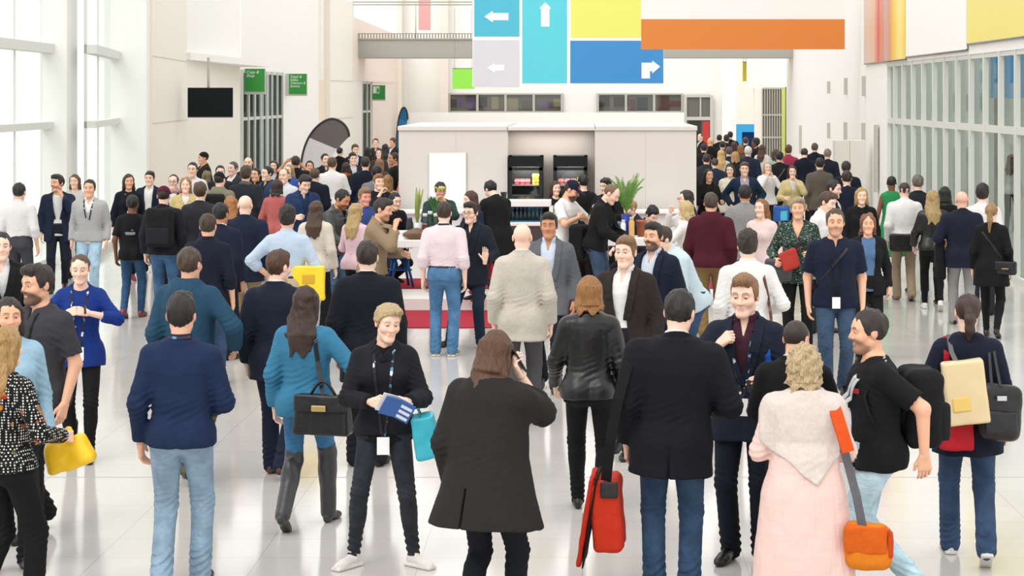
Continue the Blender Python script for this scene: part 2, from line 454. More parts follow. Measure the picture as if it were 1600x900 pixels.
    amp, fr, st = {'curly': (.017, 95, (1, 1, 1)), 'afro': (.008, 130, (1, 1, 1)), 'wavylong': (.011, 55, (1, 1, .6)), 'wavy': (.013, 60, (1, 1, .7)), 'tousled': (.008, 90, (1, 1, .7)), 'buzz': (.001, 200, (1, 1, 1)), 'bald': (.0, 100, (1, 1, 1)), 'thin': (.002, 100, (1, 1, .3)), 'pixie': (.007, 75, (.6, .5, 1))}.get(kind, (.0065, 95, (1, 1, .3)))
    w = wob(fr, sd, st); w2 = wob(fr * 2.1, sd + 1, st)
    g.disp(lambda x, y, z: amp * w(x, y, z) + amp * .45 * w2(x, y, z), .05)
    V, F = g.mesh()
    me = mesh_np('hair_' + kind, V, F); TPL[key] = me
    return me
def shoe_tpl(kind, lod):
    key = ('shoe', kind, lod)
    if key in TPL: return TPL[key]
    c = {0: .0065, 1: .009, 2: .014}[lod]
    g = Grid((-.06, -.22, 0), (.06, .09, .4 if kind == 'boot' else .13), c)
    g.ell((0, .03, .04), (.034, .05, .045)); g.cone((0, .02, .07), (0, -.09, .04), .036, .036, .03)
    g.ell((0, -.125, .03), (.041, .065, .034), .03)
    if kind == 'dress': g.ell((0, -.155, .024), (.032, .06, .024), .02)
    g.cone((0, .015, .06), (0, .01, .105), .038, .04 if kind != 'boot' else .045, .02)
    if kind == 'boot': g.cone((0, .01, .1), (0, .012, .36), .043, .058, .02)
    if kind == 'sneaker': g.add(fbox((0, -.055, .014), (.044, .135, .014), .012), (-.05, -.2, 0), (.05, .09, .03), .006)
    X, Y, Z = g.P((slice(None),) * 3)
    g.D = np.maximum(g.D, .002 - Z).astype(np.float32)
    V, F = g.mesh(); me = mesh_np('shoe_' + kind, V, F)
    zs = V[F[0]].mean(1)[:, 2]
    TPL[key] = (me, zs); return TPL[key]

# ------------------------------------------------------------------ body tables (reference height 1.75 m, person faces -Y)
PZ = [.70, .80, .88, .95, 1.02, 1.10, 1.20, 1.30, 1.37, 1.42, 1.46, 1.50]
PROF = {
 'm': ([.150, .162, .172, .168, .160, .158, .168, .182, .180, .155, .10, .066], [.10, .114, .122, .118, .110, .109, .117, .124, .113, .094, .072, .058]),
 'w': ([.160, .178, .184, .172, .150, .136, .142, .155, .156, .135, .085, .055], [.105, .12, .124, .113, .098, .092, .099, .107, .099, .084, .062, .05])}
PY = [.01, .012, .012, .008, .0, .0, .0, .0, .005, .012, .018, .02]
ARMS = {  # wrist target (right side: x<0), elbow hint, hand kind, thumb hint
 'down': ((-.245, -.03, .875), (-.35, 1, 0), 'relax', (0, -1, 0)), 'down2': ((-.235, .02, .87), (-.3, 1, 0), 'relax', (.3, -1, 0)),
 'fwd': ((-.25, -.21, .93), (-.5, 1, -.2), 'relax', (0, -.6, 1)), 'back': ((-.27, .2, .94), (-.5, 1, 0), 'relax', (0, -1, -.4)),
 'pocket': ((-.235, -.02, .97), (-1, .8, 0), 'relax', (0, -1, 0)), 'hip': ((-.2, -.02, 1.02), (-1, .35, .1), 'relax', (0, 0, -1)),
 'hold': ((-.17, -.28, 1.13), (-.6, .5, -1), 'hold', (.2, 0, 1)), 'holdc': ((-.07, -.27, 1.13), (-.9, .3, -1), 'hold', (.3, -.3, 1)),
 'bent': ((-.24, -.2, 1.06), (-.6, 1, -.5), 'relax', (.3, 0, 1)), 'table': ((-.14, -.36, 1.08), (-.8, .3, -1), 'relax', (1, 0, .3)),
 'phone': ((-.125, -.11, 1.49), (-.3, -.6, -1), 'hold', (.3, .3, .6)), 'face': ((-.055, -.21, 1.45), (-.6, -.4, -1), 'hold', (.6, .5, .5)),
 'strap': ((-.14, -.16, 1.33), (-.8, -.2, -1), 'grip', (.5, 0, .8)), 'chest': ((-.09, -.22, 1.27), (-1, -.1, -.6), 'hold', (.2, .2, 1)),
 'wave': ((-.24, -.24, 1.06), (-.5, .9, -.6), 'flat', (1, .1, 0)), 'grip': ((-.25, -.03, .875), (-.35, 1, 0), 'grip', (0, -1, 0)),
 'up': ((-.12, -.34, 1.62), (-.8, .0, -.6), 'hold', (.6, 0, .5)), 'cross': ((.06, -.2, 1.15), (-1, -.2, -.3), 'relax', (0, 0, 1)),
 'elbow': ((-.3, -.14, 1.0), (-1, 1.0, .2), 'relax', (.3, -1, 0)), 'wide': ((-.36, .0, .95), (-.5, 1, 0), 'relax', (0, -1, 0)), 'front': ((-.12, -.21, 1.02), (-.9, .9, -.4), 'relax', (.3, -.3, 1)), 'bag': ((-.24, -.24, 1.08), (-.6, .8, -.7), 'grip', (.2, -.2, 1)),
}
LEGS = {  # (x, y, pitch of the shoe in degrees, toe-out)
 'stand': ((.1, 0, 0, 12), (-.1, .02, 0, -12)), 'wide': ((.2, 0, 0, 25), (-.2, .03, 0, -25)), 'close': ((.075, 0, 0, 5), (-.075, .01, 0, -5)),
 'walkL': ((.085, -.25, 0, 4), (-.085, .27, 32, -4)), 'walkR': ((.085, .27, 32, 4), (-.085, -.25, 0, -4)),
 'stepL': ((.085, -.15, 0, 4), (-.085, .16, 20, -4)), 'stepR': ((.085, .16, 20, 4), (-.085, -.15, 0, -4)),
 'liftL': ((.085, .42, 62, 2), (-.085, -.1, 0, -4)), 'liftR': ((.085, -.1, 0, 4), (-.085, .42, 62, -2)), 'stag': ((.12, -.08, 0, 15), (-.11, .12, 0, -20)),
}
SKINS = ['#f0cdb8', '#e6b596', '#c98f6b', '#7d5138', '#543423']
def rotm(ax, deg): return np.array(Matrix.Rotation(math.radians(deg), 3, ax))
def ik(a, t, l1, l2, hint):
    a, t, h = np.array(a, float), np.array(t, float), np.array(hint, float)
    d = t - a; L = np.linalg.norm(d); mx = (l1 + l2) * .998
    if L > mx: t = a + d / L * mx; d = t - a; L = mx
    L = max(L, abs(l1 - l2) + .02)
    u = d / np.linalg.norm(d); h = h - u * (h @ u); h /= np.linalg.norm(h) + 1e-9
    x = (l1 * l1 - l2 * l2 + L * L) / (2 * L); y = math.sqrt(max(l1 * l1 - x * x, 0))
    return a + u * x + h * y, t
PEOPLE = {}
OUT = {}
N_P = [0]
def person(pid, sex, px, top, h, face, label, t='shirt:#ffffff', inner=None, b='reg:#20242c', hair='short:#2a1c14', skin=0, arms='down,down', legs='stand', shoes='dress:#15120f',
           lean=0, side=0, twist=0, head=(0, 0, 0), w=1.0, bust=1.0, belt=None, lanyard=None, beard=None, scarf=None, cap=None, glasses=False, tie=None, belly=0.0, hem=None, flare=None, sleeve=None, vzb=None, openj=False, wr=1.0, foot=None, group=None, z0=0.0, neckdrop=0.0, hood=None, boots=None, sit=0.0, hk=None, hd=None, cell=None):
    """px: image column, top: image row of the crown, h: height in metres; together they give the distance"""
    N_P[0] += 1; sd = N_P[0] * 7 + 1
    s = (top - VY) / (CAM_H - h - z0) if foot is None else (foot - VY) / (CAM_H - z0)
    Yw = F_PX / s; Xw = (px - VX) / s
    k = h / 1.755
    root = empty('person', (Xw, Yw, z0), math.radians(face), label, 'person', group)
    lod = 0 if s > 175 else (1 if s > 95 else 2)
    c = cell or float(np.clip(1.9 / s, .0085, .022))
    PA, PB = PROF[sex]; PA = np.array(PA) * w; PB = np.array(PB) * (1 + (w - 1) * .9)
    R = rotm('X', lean) @ rotm('Y', side) @ rotm('Z', twist)
    piv = np.array([0, 0, .95])
    T = lambda p: piv + R @ (np.array(p, float) - piv)
    Ri = R.T
    ident = lean == 0 and side == 0 and twist == 0
    def tl(X, Y, Z):
        if ident: return X, Y, Z
        x, y, z = X - piv[0], Y - piv[1], Z - piv[2]
        return (Ri[0, 0] * x + Ri[0, 1] * y + Ri[0, 2] * z + piv[0], Ri[1, 0] * x + Ri[1, 1] * y + Ri[1, 2] * z + piv[1], Ri[2, 0] * x + Ri[2, 1] * y + Ri[2, 2] * z + piv[2])
    def torso(off, za, zb, fl=None, loc=True, lap=None):
        """profile body grown by off between heights za..zb; fl: list of (z, a, b) that overrides the profile low down"""
        pz, pa, pb, py = np.array(PZ), PA.copy(), PB.copy(), np.array(PY)
        if fl:
            zt = max(f[0] for f in fl); keep = pz > zt + .01
            fz = np.array([f[0] for f in fl]); o = np.argsort(fz)
            pz = np.concatenate([fz[o], pz[keep]]); pa = np.concatenate([np.array([f[1] for f in fl])[o], pa[keep]]); pb = np.concatenate([np.array([f[2] for f in fl])[o], pb[keep]]); py = np.concatenate([np.full(len(fl), .01), py[keep]])
        def f(X, Y, Z):
            x, y, z = tl(X, Y, Z) if loc else (X, Y, Z)
            a = np.interp(z, pz, pa).astype(np.float32) + off; b_ = np.interp(z, pz, pb).astype(np.float32) + off; yo = np.interp(z, pz, py).astype(np.float32)
            if belly: b_ = b_ + belly * np.exp(-((z - 1.05) / .13) ** 2) * (y < 0)
            d = ((np.abs(x / a) ** 2.3 + np.abs((y - yo) / b_) ** 2.3) ** (1 / 2.3) - 1) * np.minimum(a, b_)
            if lap is not None: d = d - lap(x, y, z)
            return np.maximum(d, np.maximum(za - z, z - zb))
        rr = max(pa.max(), pb.max()) + off + .03 + belly
        cs = [T((x, y, z)) if loc else (x, y, z) for x in (-rr, rr) for y in (-rr, rr) for z in (za, zb)]
        return f, np.min(cs, 0), np.max(cs, 0)
    # --- skeleton
    sx = (.180 if sex == 'm' else .155) * (1 + (w - 1) * .8)
    an = arms.split(','); A = {}
    for i, sg in ((0, -1), (1, 1)):          # first the right arm (x<0), then the left
        spec = an[i]
        tgt, hint, hkind, th = ARMS[spec]
        mir = np.array([-sg, 1, 1])
        sh = T((sg * sx, .012, 1.385)); wr_ = T(np.array(tgt) * mir * np.array([1 if abs(tgt[0]) < .2 else .9 + .1 * w * (1 if sex == 'm' else .92), 1, 1])); hn = R @ (np.array(hint, float) * mir)
        el, wr2 = ik(sh, wr_, .285, .255, hn)
        A[sg] = (sh, el, wr2, (hk or {}).get(i, hkind), R @ (np.array(th, float) * mir))
    lg = LEGS[legs] if isinstance(legs, str) else legs
    Lg = {}
    for sg, (ax, ay, pit, yaw) in ((1, lg[0]), (-1, lg[1])):
        Rz = rotm('Z', yaw); Rx = rotm('X', pit)           # heel up about the toe ball
        toe = np.array([0, -.13, .01])
        def S(p, Rz=Rz, Rx=Rx, toe=toe, ax=ax, ay=ay): return Rz @ (Rx @ (np.array(p, float) - toe) + toe) + np.array([ax, ay, 0])
        ank = S((0, .012, .095))
        Lg[sg] = [ank, Rz @ Rx, S((0, 0, 0))]
    drop = 0.0
    for sg in (1, -1):
        hp = np.array([sg * .088, .0, .915]); d = Lg[sg][0] - hp
        L = .838; hor = d[0] ** 2 + d[1] ** 2
        drop = max(drop, hp[2] - (Lg[sg][0][2] + math.sqrt(max(L * L - hor, .01))) if hor < L * L else .1)
    dz = -max(drop, sit)
    for sg in (1, -1):
        hp = np.array([sg * .088 * (.9 + .1 * w), .0, .915 + dz])
        kn, an_ = ik(hp, Lg[sg][0], .43, .42, (sg * .12, -1, 0))
        Lg[sg] = [hp, kn, an_] + Lg[sg][1:]
    piv0 = piv.copy(); piv = piv + np.array([0, 0, 0])
    sh_z = np.array([0, 0, dz])
    # the whole upper body drops with the pelvis: done by shifting meshes after building
    Hq = R @ (rotm('Z', head[0]) @ rotm('X', head[1]) @ rotm('Y', head[2]))
    hc = T((0, .012, 1.50)) + Hq @ np.array([0, -.02, .118])
    hs = 1.0 if sex == 'm' else .955
    if foot is None:      # a bowed or striding figure is lower than its standing height
        ctop = hc[2] + dz + float((Hq @ np.array([0, .02, .135]))[2]) if abs(head[1]) < 40 else hc[2] + dz + .12
        low = max(0.0, (1.747 - ctop) * k)
        s = (top - VY) / (CAM_H - h + low - z0); Yw = F_PX / s; Xw = (px - VX) / s
        hx = hc[0] * k if lean or side else 0.0; hy = hc[1] * k if lean or side else 0.0
        fa = math.radians(face); Xw -= (hx * math.cos(fa) - hy * math.sin(fa)) * .5
        root.location = (Xw, Yw, z0)
    r_arm = (.050, .041, .030) if sex == 'm' else (.045, .036, .027)
    r_arm = tuple(r * (1 + (w - 1) * .7) for r in r_arm)
    nr = .057 if sex == 'm' else .047
    kind, *tc = t.split(':'); tcol = tc[0]; tcol2 = tc[1] if len(tc) > 1 else None; tmat = tc[2] if len(tc) > 2 else None
    G_ = {  # garment: offset, hem, sleeve, material, collar, V-depth
        'tshirt': (.011, .84, 'short', 'cloth', None, None), 'polo': (.012, .83, 'short', 'cloth', 'low', None), 'shirt': (.014, .86, 'long', 'cloth', 'shirt', None), 'rolled': (.014, 1.0, 'rolled', 'cloth', 'shirt', None),
        'sweater': (.016, .88, 'long', 'knit', 'low', None), 'hoodie': (.022, .86, 'long', 'cloth', None, None), 'suit': (.020, .76, 'long', 'cloth', 'suit', 1.10), 'coat': (.03, .62, 'long', 'cloth', 'suit', 1.2),
        'jacket': (.022, .88, 'long', 'cloth', 'suit', 1.25), 'leather': (.02, .90, 'long', 'leather', 'suit', 1.3), 'dress': (.012, .5, 'none', 'cloth', None, None), 'tunic': (.02, .45, 'long', 'sheer', None, None), 'blouse': (.016, .86, 'long', 'cloth', None, None), 'top3': (.012, .86, 'mid', 'cloth', None, None), 'cardigan': (.018, .8, 'long', 'cloth', None, .95)}
    off, hz, slv, km, colr, vz = G_[kind]
    hz = hem or (1.0 if belt and kind in ('shirt', 'rolled') else hz); slv = sleeve or slv; vz = vzb or vz
    if tmat: km = tmat
    mtop = mat(km, tcol, tcol2)
    amp = .0058 * wr * (1.2 if lod == 0 else 1)
    def fold(g, amp, f0=16, st=(1, 1, 1.5), spots=()):
        w1, w2 = wob(f0, sd, st), wob(f0 * 2.3, sd + 3, st)
        def f(x, y, z):
            d = amp * w1(x, y, z) + amp * .5 * w2(x, y, z)
            for q, rad, a in spots:
                e = np.exp(-((x - q[0]) ** 2 + (y - q[1]) ** 2 + (z - q[2]) ** 2) / rad ** 2)
                d = d + a * e * np.sin(150 * (z + .35 * x + .5 * y) + 2 * w1(x, y, z))
            return d
        g.disp(f)
    # --- skin body
    bare = slv in ('short', 'none', 'rolled', 'mid')
    cb = c if bare else max(c, .014)
    allp = [T((x, y, z)) for x in (-.27, .27) for y in (-.16, .16) for z in (.8, 1.5)] + [q for a in A.values() for q in a[:3]] + [hc]
    lo, hi = np.min(allp, 0) - .06, np.max(allp, 0) + .06; lo[2] = .02
    for q in Lg.values():
        for p in q[:3]: lo = np.minimum(lo, np.array(p) - .1 - sh_z); hi = np.maximum(hi, np.array(p) + .1 - sh_z)
    lo[2] = .02
    g = Grid(lo, hi, cb)
    f, l, u = torso(-.014, .89, 1.49); g.add(f, l, u)
    g.cone(T((0, .012, 1.42)), hc + Hq @ np.array([0, .018, -.075]), nr * 1.06, nr * .96, .03)
    for sg, a in A.items():
        g.cone(a[0], a[1], r_arm[0] - (0 if bare else .006), r_arm[1], .03); g.cone(a[1], a[2], r_arm[1] * .98, r_arm[2] * .85, .02)
    for sg, q in Lg.items():
        lr = (.076, .052, .036) if b.startswith('none') else (.055, .04, .028)
        g.cone(q[0] - sh_z, q[1] - sh_z, lr[0], lr[1], .02); g.cone(q[1] - sh_z, q[2] - sh_z, lr[1], lr[2], .02)
        if lr[0] > .06: g.ell(q[1] - sh_z + (q[2] - q[1]) * .25 + np.array([0, .018, 0]), (.048, .048, .1), .03)
    parts = [g.mesh()]
    nb = len(parts[0][0])
    if sex == 'w' and neckdrop: pass
    V, F, M = head_tpl(lod, sex)
    parts.append(((V * hs) @ Hq.T + hc, F))
    for i, (sg, a) in enumerate(A.items()):
        V2, F2 = hand_tpl(a[3], lod if lod else 0)
        d = a[2] - a[1]
        if hd and i in hd: d = R @ np.array(hd[i], float)
        d = d / np.linalg.norm(d)
        Z = -d; Yv = -(a[4] - Z * (a[4] @ Z)); Yv /= np.linalg.norm(Yv) + 1e-9; Xv = np.cross(Yv, Z)
        m = np.stack([Xv, Yv, Z], 1)
        Vh = V2 * (1.0 if sex == 'm' else .92); Fh = F2
        if sg > 0: Vh = Vh * np.array([-1, 1, 1]); Fh = [q[:, ::-1] for q in F2]   # mirrored to a left hand
        parts.append((Vh @ m.T + a[2], Fh))
    Vb, Fb = cat_parts(parts)
    # legs were built un-dropped: everything shifts down together
    Vb = (Vb + sh_z) * k
    Vb[:, 2] = np.maximum(Vb[:, 2], .012)
    me = mesh_np('body', Vb, Fb)
    col = np.zeros((len(Vb), 4), np.float32)
    hcol = hair.split(':'); hcolor = lin(hcol[1]) if len(hcol) > 1 else lin('#3a2a20')
    n2 = len(V); sl = slice(nb, nb + n2)
    def paint(mask, rgb):
        a = col[sl, 3:4]; mk = np.clip(mask, 0, 1)[:, None]
        na = mk + a * (1 - mk); col[sl, :3] = np.where(na > 1e-4, (mk * np.array(rgb[:3]) + a * (1 - mk) * col[sl, :3]) / np.maximum(na, 1e-4), 0); col[sl, 3:4] = na
    sk = lin(SKINS[skin] if isinstance(skin, int) else skin)
    paint(M['blush'], (sk[0] * .95, sk[1] * .62, sk[2] * .55)); paint(M['lips'], (sk[0] * .75, sk[1] * .42, sk[2] * .4))
    if beard: paint(M['beard'] * beard[1], lin(beard[0]))
    paint(M['brow'] * (.7 if skin in (3, 4) else 1), tuple(x * .7 for x in hcolor[:3])); paint(M['lash'], (.04, .025, .02)); paint(M['white'], (.5, .47, .45)); paint(M['iris'], (.045, .03, .022))
    at_ = me.color_attributes.new('paint', 'FLOAT_COLOR', 'POINT'); at_.data.foreach_set('color', col.ravel())
    link('body', me, mat('skin', SKINS[skin] if isinstance(skin, int) else skin), root)
    def put(name, g, m, shift=True):
        V, F = g.mesh()
        if len(V) == 0: return None
        return link(name, mesh_np(name, (V + (sh_z if shift else 0)) * k, F), m, root)
    # --- inner shirt (shown in the opening of a jacket)
    gi = None
    vw = lambda z, zb: np.interp(z, [zb - .45, zb - .02, zb, 1.5], [.11 if openj else .0, .05 if openj else .0, .05 if openj else .004, .082])
    if vz and inner:
        ik_, icol, *i2 = inner.split(':')
        gi = Grid(*(lambda q: (q[1] - .02, q[2] + .06))(torso(.03, .84, 1.53)), max(c, .009))
        f, l, u = torso(.007, .84, 1.45); gi.add(f, l, u)
        for sg, a in A.items(): gi.cone(T((0, .01, 1.44)), T((sg * sx * .8, .012, 1.40)), .05, .045, .03)
        if sex == 'w':
            for sg in (-1, 1): gi.ell(T((sg * .068, -.078, 1.27)), (.06 * bust,) * 3, .04)
        if ik_ == 'shirt':
            gi.cone(T((0, .012, 1.44)), T((0, .004, 1.52)), nr + .016, nr + .01, .01)
            def fc(X, Y, Z):
                x, y, z = tl(X, Y, Z); return np.minimum(1.512 + .25 * y - z, 1) * -1 * -1
            gi.cut(lambda X, Y, Z: (lambda q: 1.513 + .3 * q[1] - q[2])(tl(X, Y, Z)) * -1 * -1 if False else -((lambda q: q[2] - (1.513 + .3 * q[1]))(tl(X, Y, Z))))
            if not tie: gi.cut(lambda X, Y, Z: (lambda x, y, z: np.maximum(np.abs(x) - np.interp(z, [1.36, 1.38, 1.52], [-.02, .004, .035]), y + .0))(*tl(X, Y, Z)))
        else:
            gi.cut(lambda X, Y, Z: (lambda x, y, z: np.maximum(1.45 - z + np.abs(x) * .5, y + .02) if True else x)(*tl(X, Y, Z)))
        put('shirt' if ik_ == 'shirt' else 'undershirt', gi, mat((i2[1] if len(i2) > 1 else 'cloth'), icol, i2[0] if i2 and i2[0] else None))
        if tie:
            mb = []
            for z in np.linspace(1.47, 1.05, 9): 
                y = gi.front(*[T((0, 0, z))[i] for i in (0, 2)]); mb.append((0, (y if y is not None else -.1) - .004, z))
            Vt, Ft = ribbon((np.array(mb) + sh_z) * k, [(0, -1, 0)] * 9, .055 * k, .006); link('tie', mesh_np('tie', Vt, Ft, False), mat('cloth', tie), root)
    # --- trousers
    bk, bcol, *b2 = b.split(':'); bm = mat(b2[0] if b2 else 'cloth', bcol)
    if bk != 'none':
        o1, o2, o3 = {'reg': (.013, .012, .03), 'slim': (.008, .006, .012), 'skinny': (.003, .002, .006), 'wide': (.022, .024, .045)}.get(bk, (.013, .012, .03))
        sw = 1 if sex == 'm' else .96
        lo = np.min([np.min(q[:3], 0) for q in Lg.values()], 0) - .14; hi = np.max([np.max(q[:3], 0) for q in Lg.values()], 0) + .16
        g = Grid((lo[0] - .06, lo[1] - .06, max(0, lo[2] + .05)), (hi[0] + .06, hi[1] + .08, 1.06 + dz), c)
        tp = 1.03 if kind in ('rolled', 'shirt') or gi is not None else 1.0
        f0, l, u = torso(.012 if bk not in ('skinny',) else .006, .87, tp, loc=False)
        g.add(lambda X, Y, Z: f0(X, Y, Z - dz), l + sh_z, u + sh_z)
        for sg, q in Lg.items():
            hp, kn, ak = q[:3]
            g.cone(hp, kn, (.086 + o1) * sw * (.85 + .15 * w), .056 + o1 * .9, .025)
            d = ak - kn; end = ak + d / np.linalg.norm(d) * (.035 if bk != 'skinny' else .0)
            g.cone(kn, end, .056 + o1 * .9, .036 + o3 * .9, .02)
            if bk in ('skinny', 'slim'): g.ell(kn + d * .28 + np.array([0, .02, 0]), (.05 + o2, .05 + o2, .11), .03)
            g.ell(hp + np.array([-.01 * sg, .05 if sex == 'm' else .06, .0]), (.082, .085, .10), .04)
        g.ell((0, .012, .885 + dz), (.085, .085, .07), .04)
        sp = [(q[1], .1, .006 * wr) for q in Lg.values()] + [(q[2] + np.array([0, 0, .05]), .11, .008 * wr) for q in Lg.values()] + [((0, -.08, .86 + dz), .1, .005)]
        fold(g, .003 * wr, 15, (1, 1, .7), sp)
        put('trousers', g, bm, False)
    for i, sg in enumerate((1, -1)):
        sk_, scol = shoes.split(':')[:2]
        me, zs = shoe_tpl(sk_, lod)
        if not me.materials:
            me.materials.append(mat('leather', scol)); me.materials.append(mat('plastic', '#d8d4cc' if sk_ == 'sneaker' else '#1a1614'))
            me.polygons.foreach_set('material_index', ((zs < (.022 if sk_ == 'sneaker' else .010)) * 1).astype(np.int32)); me.update()
        o = link('shoe', me, None, root)
        o.material_slots[0].link = 'OBJECT'; o.material_slots[0].material = mat('leather' if sk_ != 'sneaker' else 'cloth', scol)
        q = Lg[sg]; m = Matrix(np.array(q[3]).tolist()).to_4x4(); m.translation = Vector(np.array(q[4]) * k)
        ss = k * (1.0 if sex == 'm' else .9)
        o.matrix_local = m @ Matrix.Diagonal((ss, ss, ss, 1))
    if boots:
        g = Grid((-.4, -.7, .05), (.4, .8, .75), c)
        for sg, q in Lg.items():
            kn, ak = q[1], q[2]; d = (q[0] - kn) / np.linalg.norm(q[0] - kn)
            up = kn + d * .06
            g.cone(up, kn, .068, .064, .01); g.cone(kn, ak + (ak - kn) * .06, .066, .056, .02); g.ell(kn + (ak - kn) * .3 + np.array([0, .02, 0]), (.06, .062, .12), .03)
        fold(g, .002, 22); put('boot_shaft', g, mat('leather', boots), False)
    # --- outer garment
    pts = [q for a in A.values() for q in a[:3]]
    f_, l, u = torso(off + .05, min(hz, .8), 1.5)
    lo = np.minimum(np.min(pts, 0) - .09, l); hi = np.maximum(np.max(pts, 0) + .09, u); lo[2] = min(lo[2], hz) - .02
    if flare: m_ = max(q[1] for q in flare) + .04; lo[:2] = np.minimum(lo[:2], -m_); hi[:2] = np.maximum(hi[:2], m_)
    g = Grid(lo, hi, c)
    lap = None
    if vz and colr == 'suit':
        lap = lambda x, y, z: .007 * ((np.abs(x) > vw(z, vz)) & (np.abs(x) < vw(z, vz) + np.interp(z, [vz, vz + .2, 1.47], [.012, .055, .04])) & (z > vz) & (y < 0))
    if flare is None and hz < .8:
        a0, b0 = PA[1] + .006, PB[1] + .012
        flare = [(hz, a0 + .02, b0 + .022), (.8, a0 + .008, b0 + .012), (.9, PA[2] + .004, PB[2] + .008)]
        flare = [q for q in flare if q[0] >= hz]
    f, l, u = torso(off, hz, 1.485, flare, lap=lap); g.add(f, l, u)
    if sex == 'w':
        for sg in (-1, 1): g.ell(T((sg * .068, -.076, 1.27)), (.056 * bust + off,) * 3, .05)
    if hz < 1.0 and bk != 'none':
        ho = off + .012
        def hips(X, Y, Z):
            d = None
            for sg, q in Lg.items():
                e = fell(q[0] - sh_z + np.array([-.01 * sg, .05 if sex == 'm' else .06, .0]), (.082 + ho, .085 + ho, .10 + ho))(X, Y, Z)
                e2 = fcone(q[0] - sh_z, q[0] - sh_z + (q[1] - q[0]) * (.45 if hz > .7 else .7), .086 + o1 + ho * .8, .075 + o1 + ho * .8)(X, Y, Z)
                e = np.minimum(e, e2); d = e if d is None else np.minimum(d, e)
            x, y, z = tl(X, Y, Z)
            return np.maximum(d, np.maximum(hz - z, z - 1.04))
        ql = [q[0] - sh_z for q in Lg.values()]
        g.add(hips, np.min(ql, 0) - .2 + np.array([0, 0, hz - .75]), np.max(ql, 0) + .2, .04)
    sl_o = off + (.001 if kind in ('suit', 'coat', 'jacket', 'hoodie', 'sweater') else 0)
    def sleeve_cone(p, q, ra, rb, k_, fr):
        f_ = fcone(p, q, ra, rb); d_ = np.array(q) - np.array(p); L_ = np.linalg.norm(d_); d_ = d_ / L_; m_ = max(ra, rb)
        g.add(lambda X, Y, Z: np.maximum(f_(X, Y, Z), (X - p[0]) * d_[0] + (Y - p[1]) * d_[1] + (Z - p[2]) * d_[2] - L_ * fr), np.minimum(p, q) - m_, np.maximum(p, q) + m_, k_)
    for sg, a in A.items():
        g.cone(T((0, .014, 1.44)), T((sg * sx * .85, .014, 1.405)), .045 + off * .6, .042 + off * .6, .04)
        if slv == 'none': continue
        if slv == 'short':
            sleeve_cone(a[0], a[1], r_arm[0] + sl_o, r_arm[0] + sl_o + .006, .04, .8)
            continue
        g.cone(a[0], a[1], r_arm[0] + sl_o, r_arm[1] + sl_o + .003, .04)
        fr = {'long': .94, 'rolled': .3, 'mid': .55}[slv]; e = a[1] + (a[2] - a[1]) * fr
        sleeve_cone(a[1], a[2], r_arm[1] + sl_o + .003, (r_arm[2] + sl_o + (.004 if kind in ('suit', 'coat', 'hoodie', 'sweater', 'tunic') else 0)) if slv == 'long' else r_arm[1] + sl_o + .002, .02, fr)
        if slv == 'rolled': d = (a[2] - a[1]) / np.linalg.norm(a[2] - a[1]); g.cone(e - d * .03, e, r_arm[1] + sl_o + .007, r_arm[1] + sl_o + .007, .004)
    if colr in ('shirt', 'low') or (colr == 'suit' and vz):
        zc = {'shirt': 1.525, 'low': 1.50, 'suit': 1.508}[colr]; rc = {'shirt': .012, 'low': .012, 'suit': .026}[colr]
        g.cone(T((0, .016, 1.44)), T((0, .010, zc + .03)), nr + rc, nr + rc * (1 if colr == 'suit' else .8), .012)
        g.cut(lambda X, Y, Z: (lambda x, y, z: (zc - .012 + .38 * y) - z)(*tl(X, Y, Z)) * -1.0 if False else ((lambda x, y, z: z - (zc - .012 + .38 * y))(*tl(X, Y, Z))) * -1.0)
    if hood or kind == 'hoodie':
        g.cone(T((-.07, .05, 1.48)), T((.07, .05, 1.48)), .045, .045, .03); g.ell(T((0, .105, 1.41)), (.105, .06, .085), .03)
        for sg in (-1, 1): g.cone(T((sg * .075, .04, 1.48)), T((sg * .05, -.075, 1.43)), .03, .022, .03)
    if neckdrop:
        g.cut(lambda X, Y, Z: (lambda x, y, z: np.sqrt(x ** 2 + (y * 1.2) ** 2 + (z - 1.53) ** 2) - neckdrop)(*tl(X, Y, Z)))
    sp = [(a[1], .09, .006 * wr) for a in A.values()] + [(T((sg * .15, -.03, 1.27)), .08, .004 * wr) for sg in (-1, 1)] + [(T((0, .09, 1.05)), .12, .004 * wr)]
    fold(g, amp, 13 if kind in ('suit', 'coat') else 17, (1, 1, .8), sp)
    if vz:
        g.cut(lambda X, Y, Z: (lambda x, y, z: np.maximum(np.abs(x) - vw(z, vz), y + .01))(*tl(X, Y, Z)))
    elif kind in ('shirt', 'rolled', 'polo') :
        g.cut(lambda X, Y, Z: (lambda x, y, z: np.maximum(np.abs(x) - np.interp(z, [1.38, 1.40, 1.53], [-.02, .003, .03]), y + .0))(*tl(X, Y, Z)))
    elif kind in ('tshirt', 'top3', 'blouse', 'tunic', 'dress') and not neckdrop:
        g.cut(lambda X, Y, Z: (lambda x, y, z: np.sqrt(x ** 2 + (y + .03) ** 2 + (z - 1.515) ** 2) - .082)(*tl(X, Y, Z)))
    if kind in ('suit', 'coat') and lod == 0: g.cut(lambda X, Y, Z: (lambda x, y, z: np.maximum(np.abs(x - .004) - .006, np.maximum(z - .9, PB[2] + off + .012 - y)))(*tl(X, Y, Z)))
    nm = {'tshirt': 'tshirt', 'polo': 'polo_shirt', 'shirt': 'shirt', 'rolled': 'shirt', 'suit': 'suit_jacket', 'leather': 'leather_jacket', 'top3': 'top', 'blouse': 'blouse'}.get(kind, kind)
    put(nm, g, mtop)
    outer = g
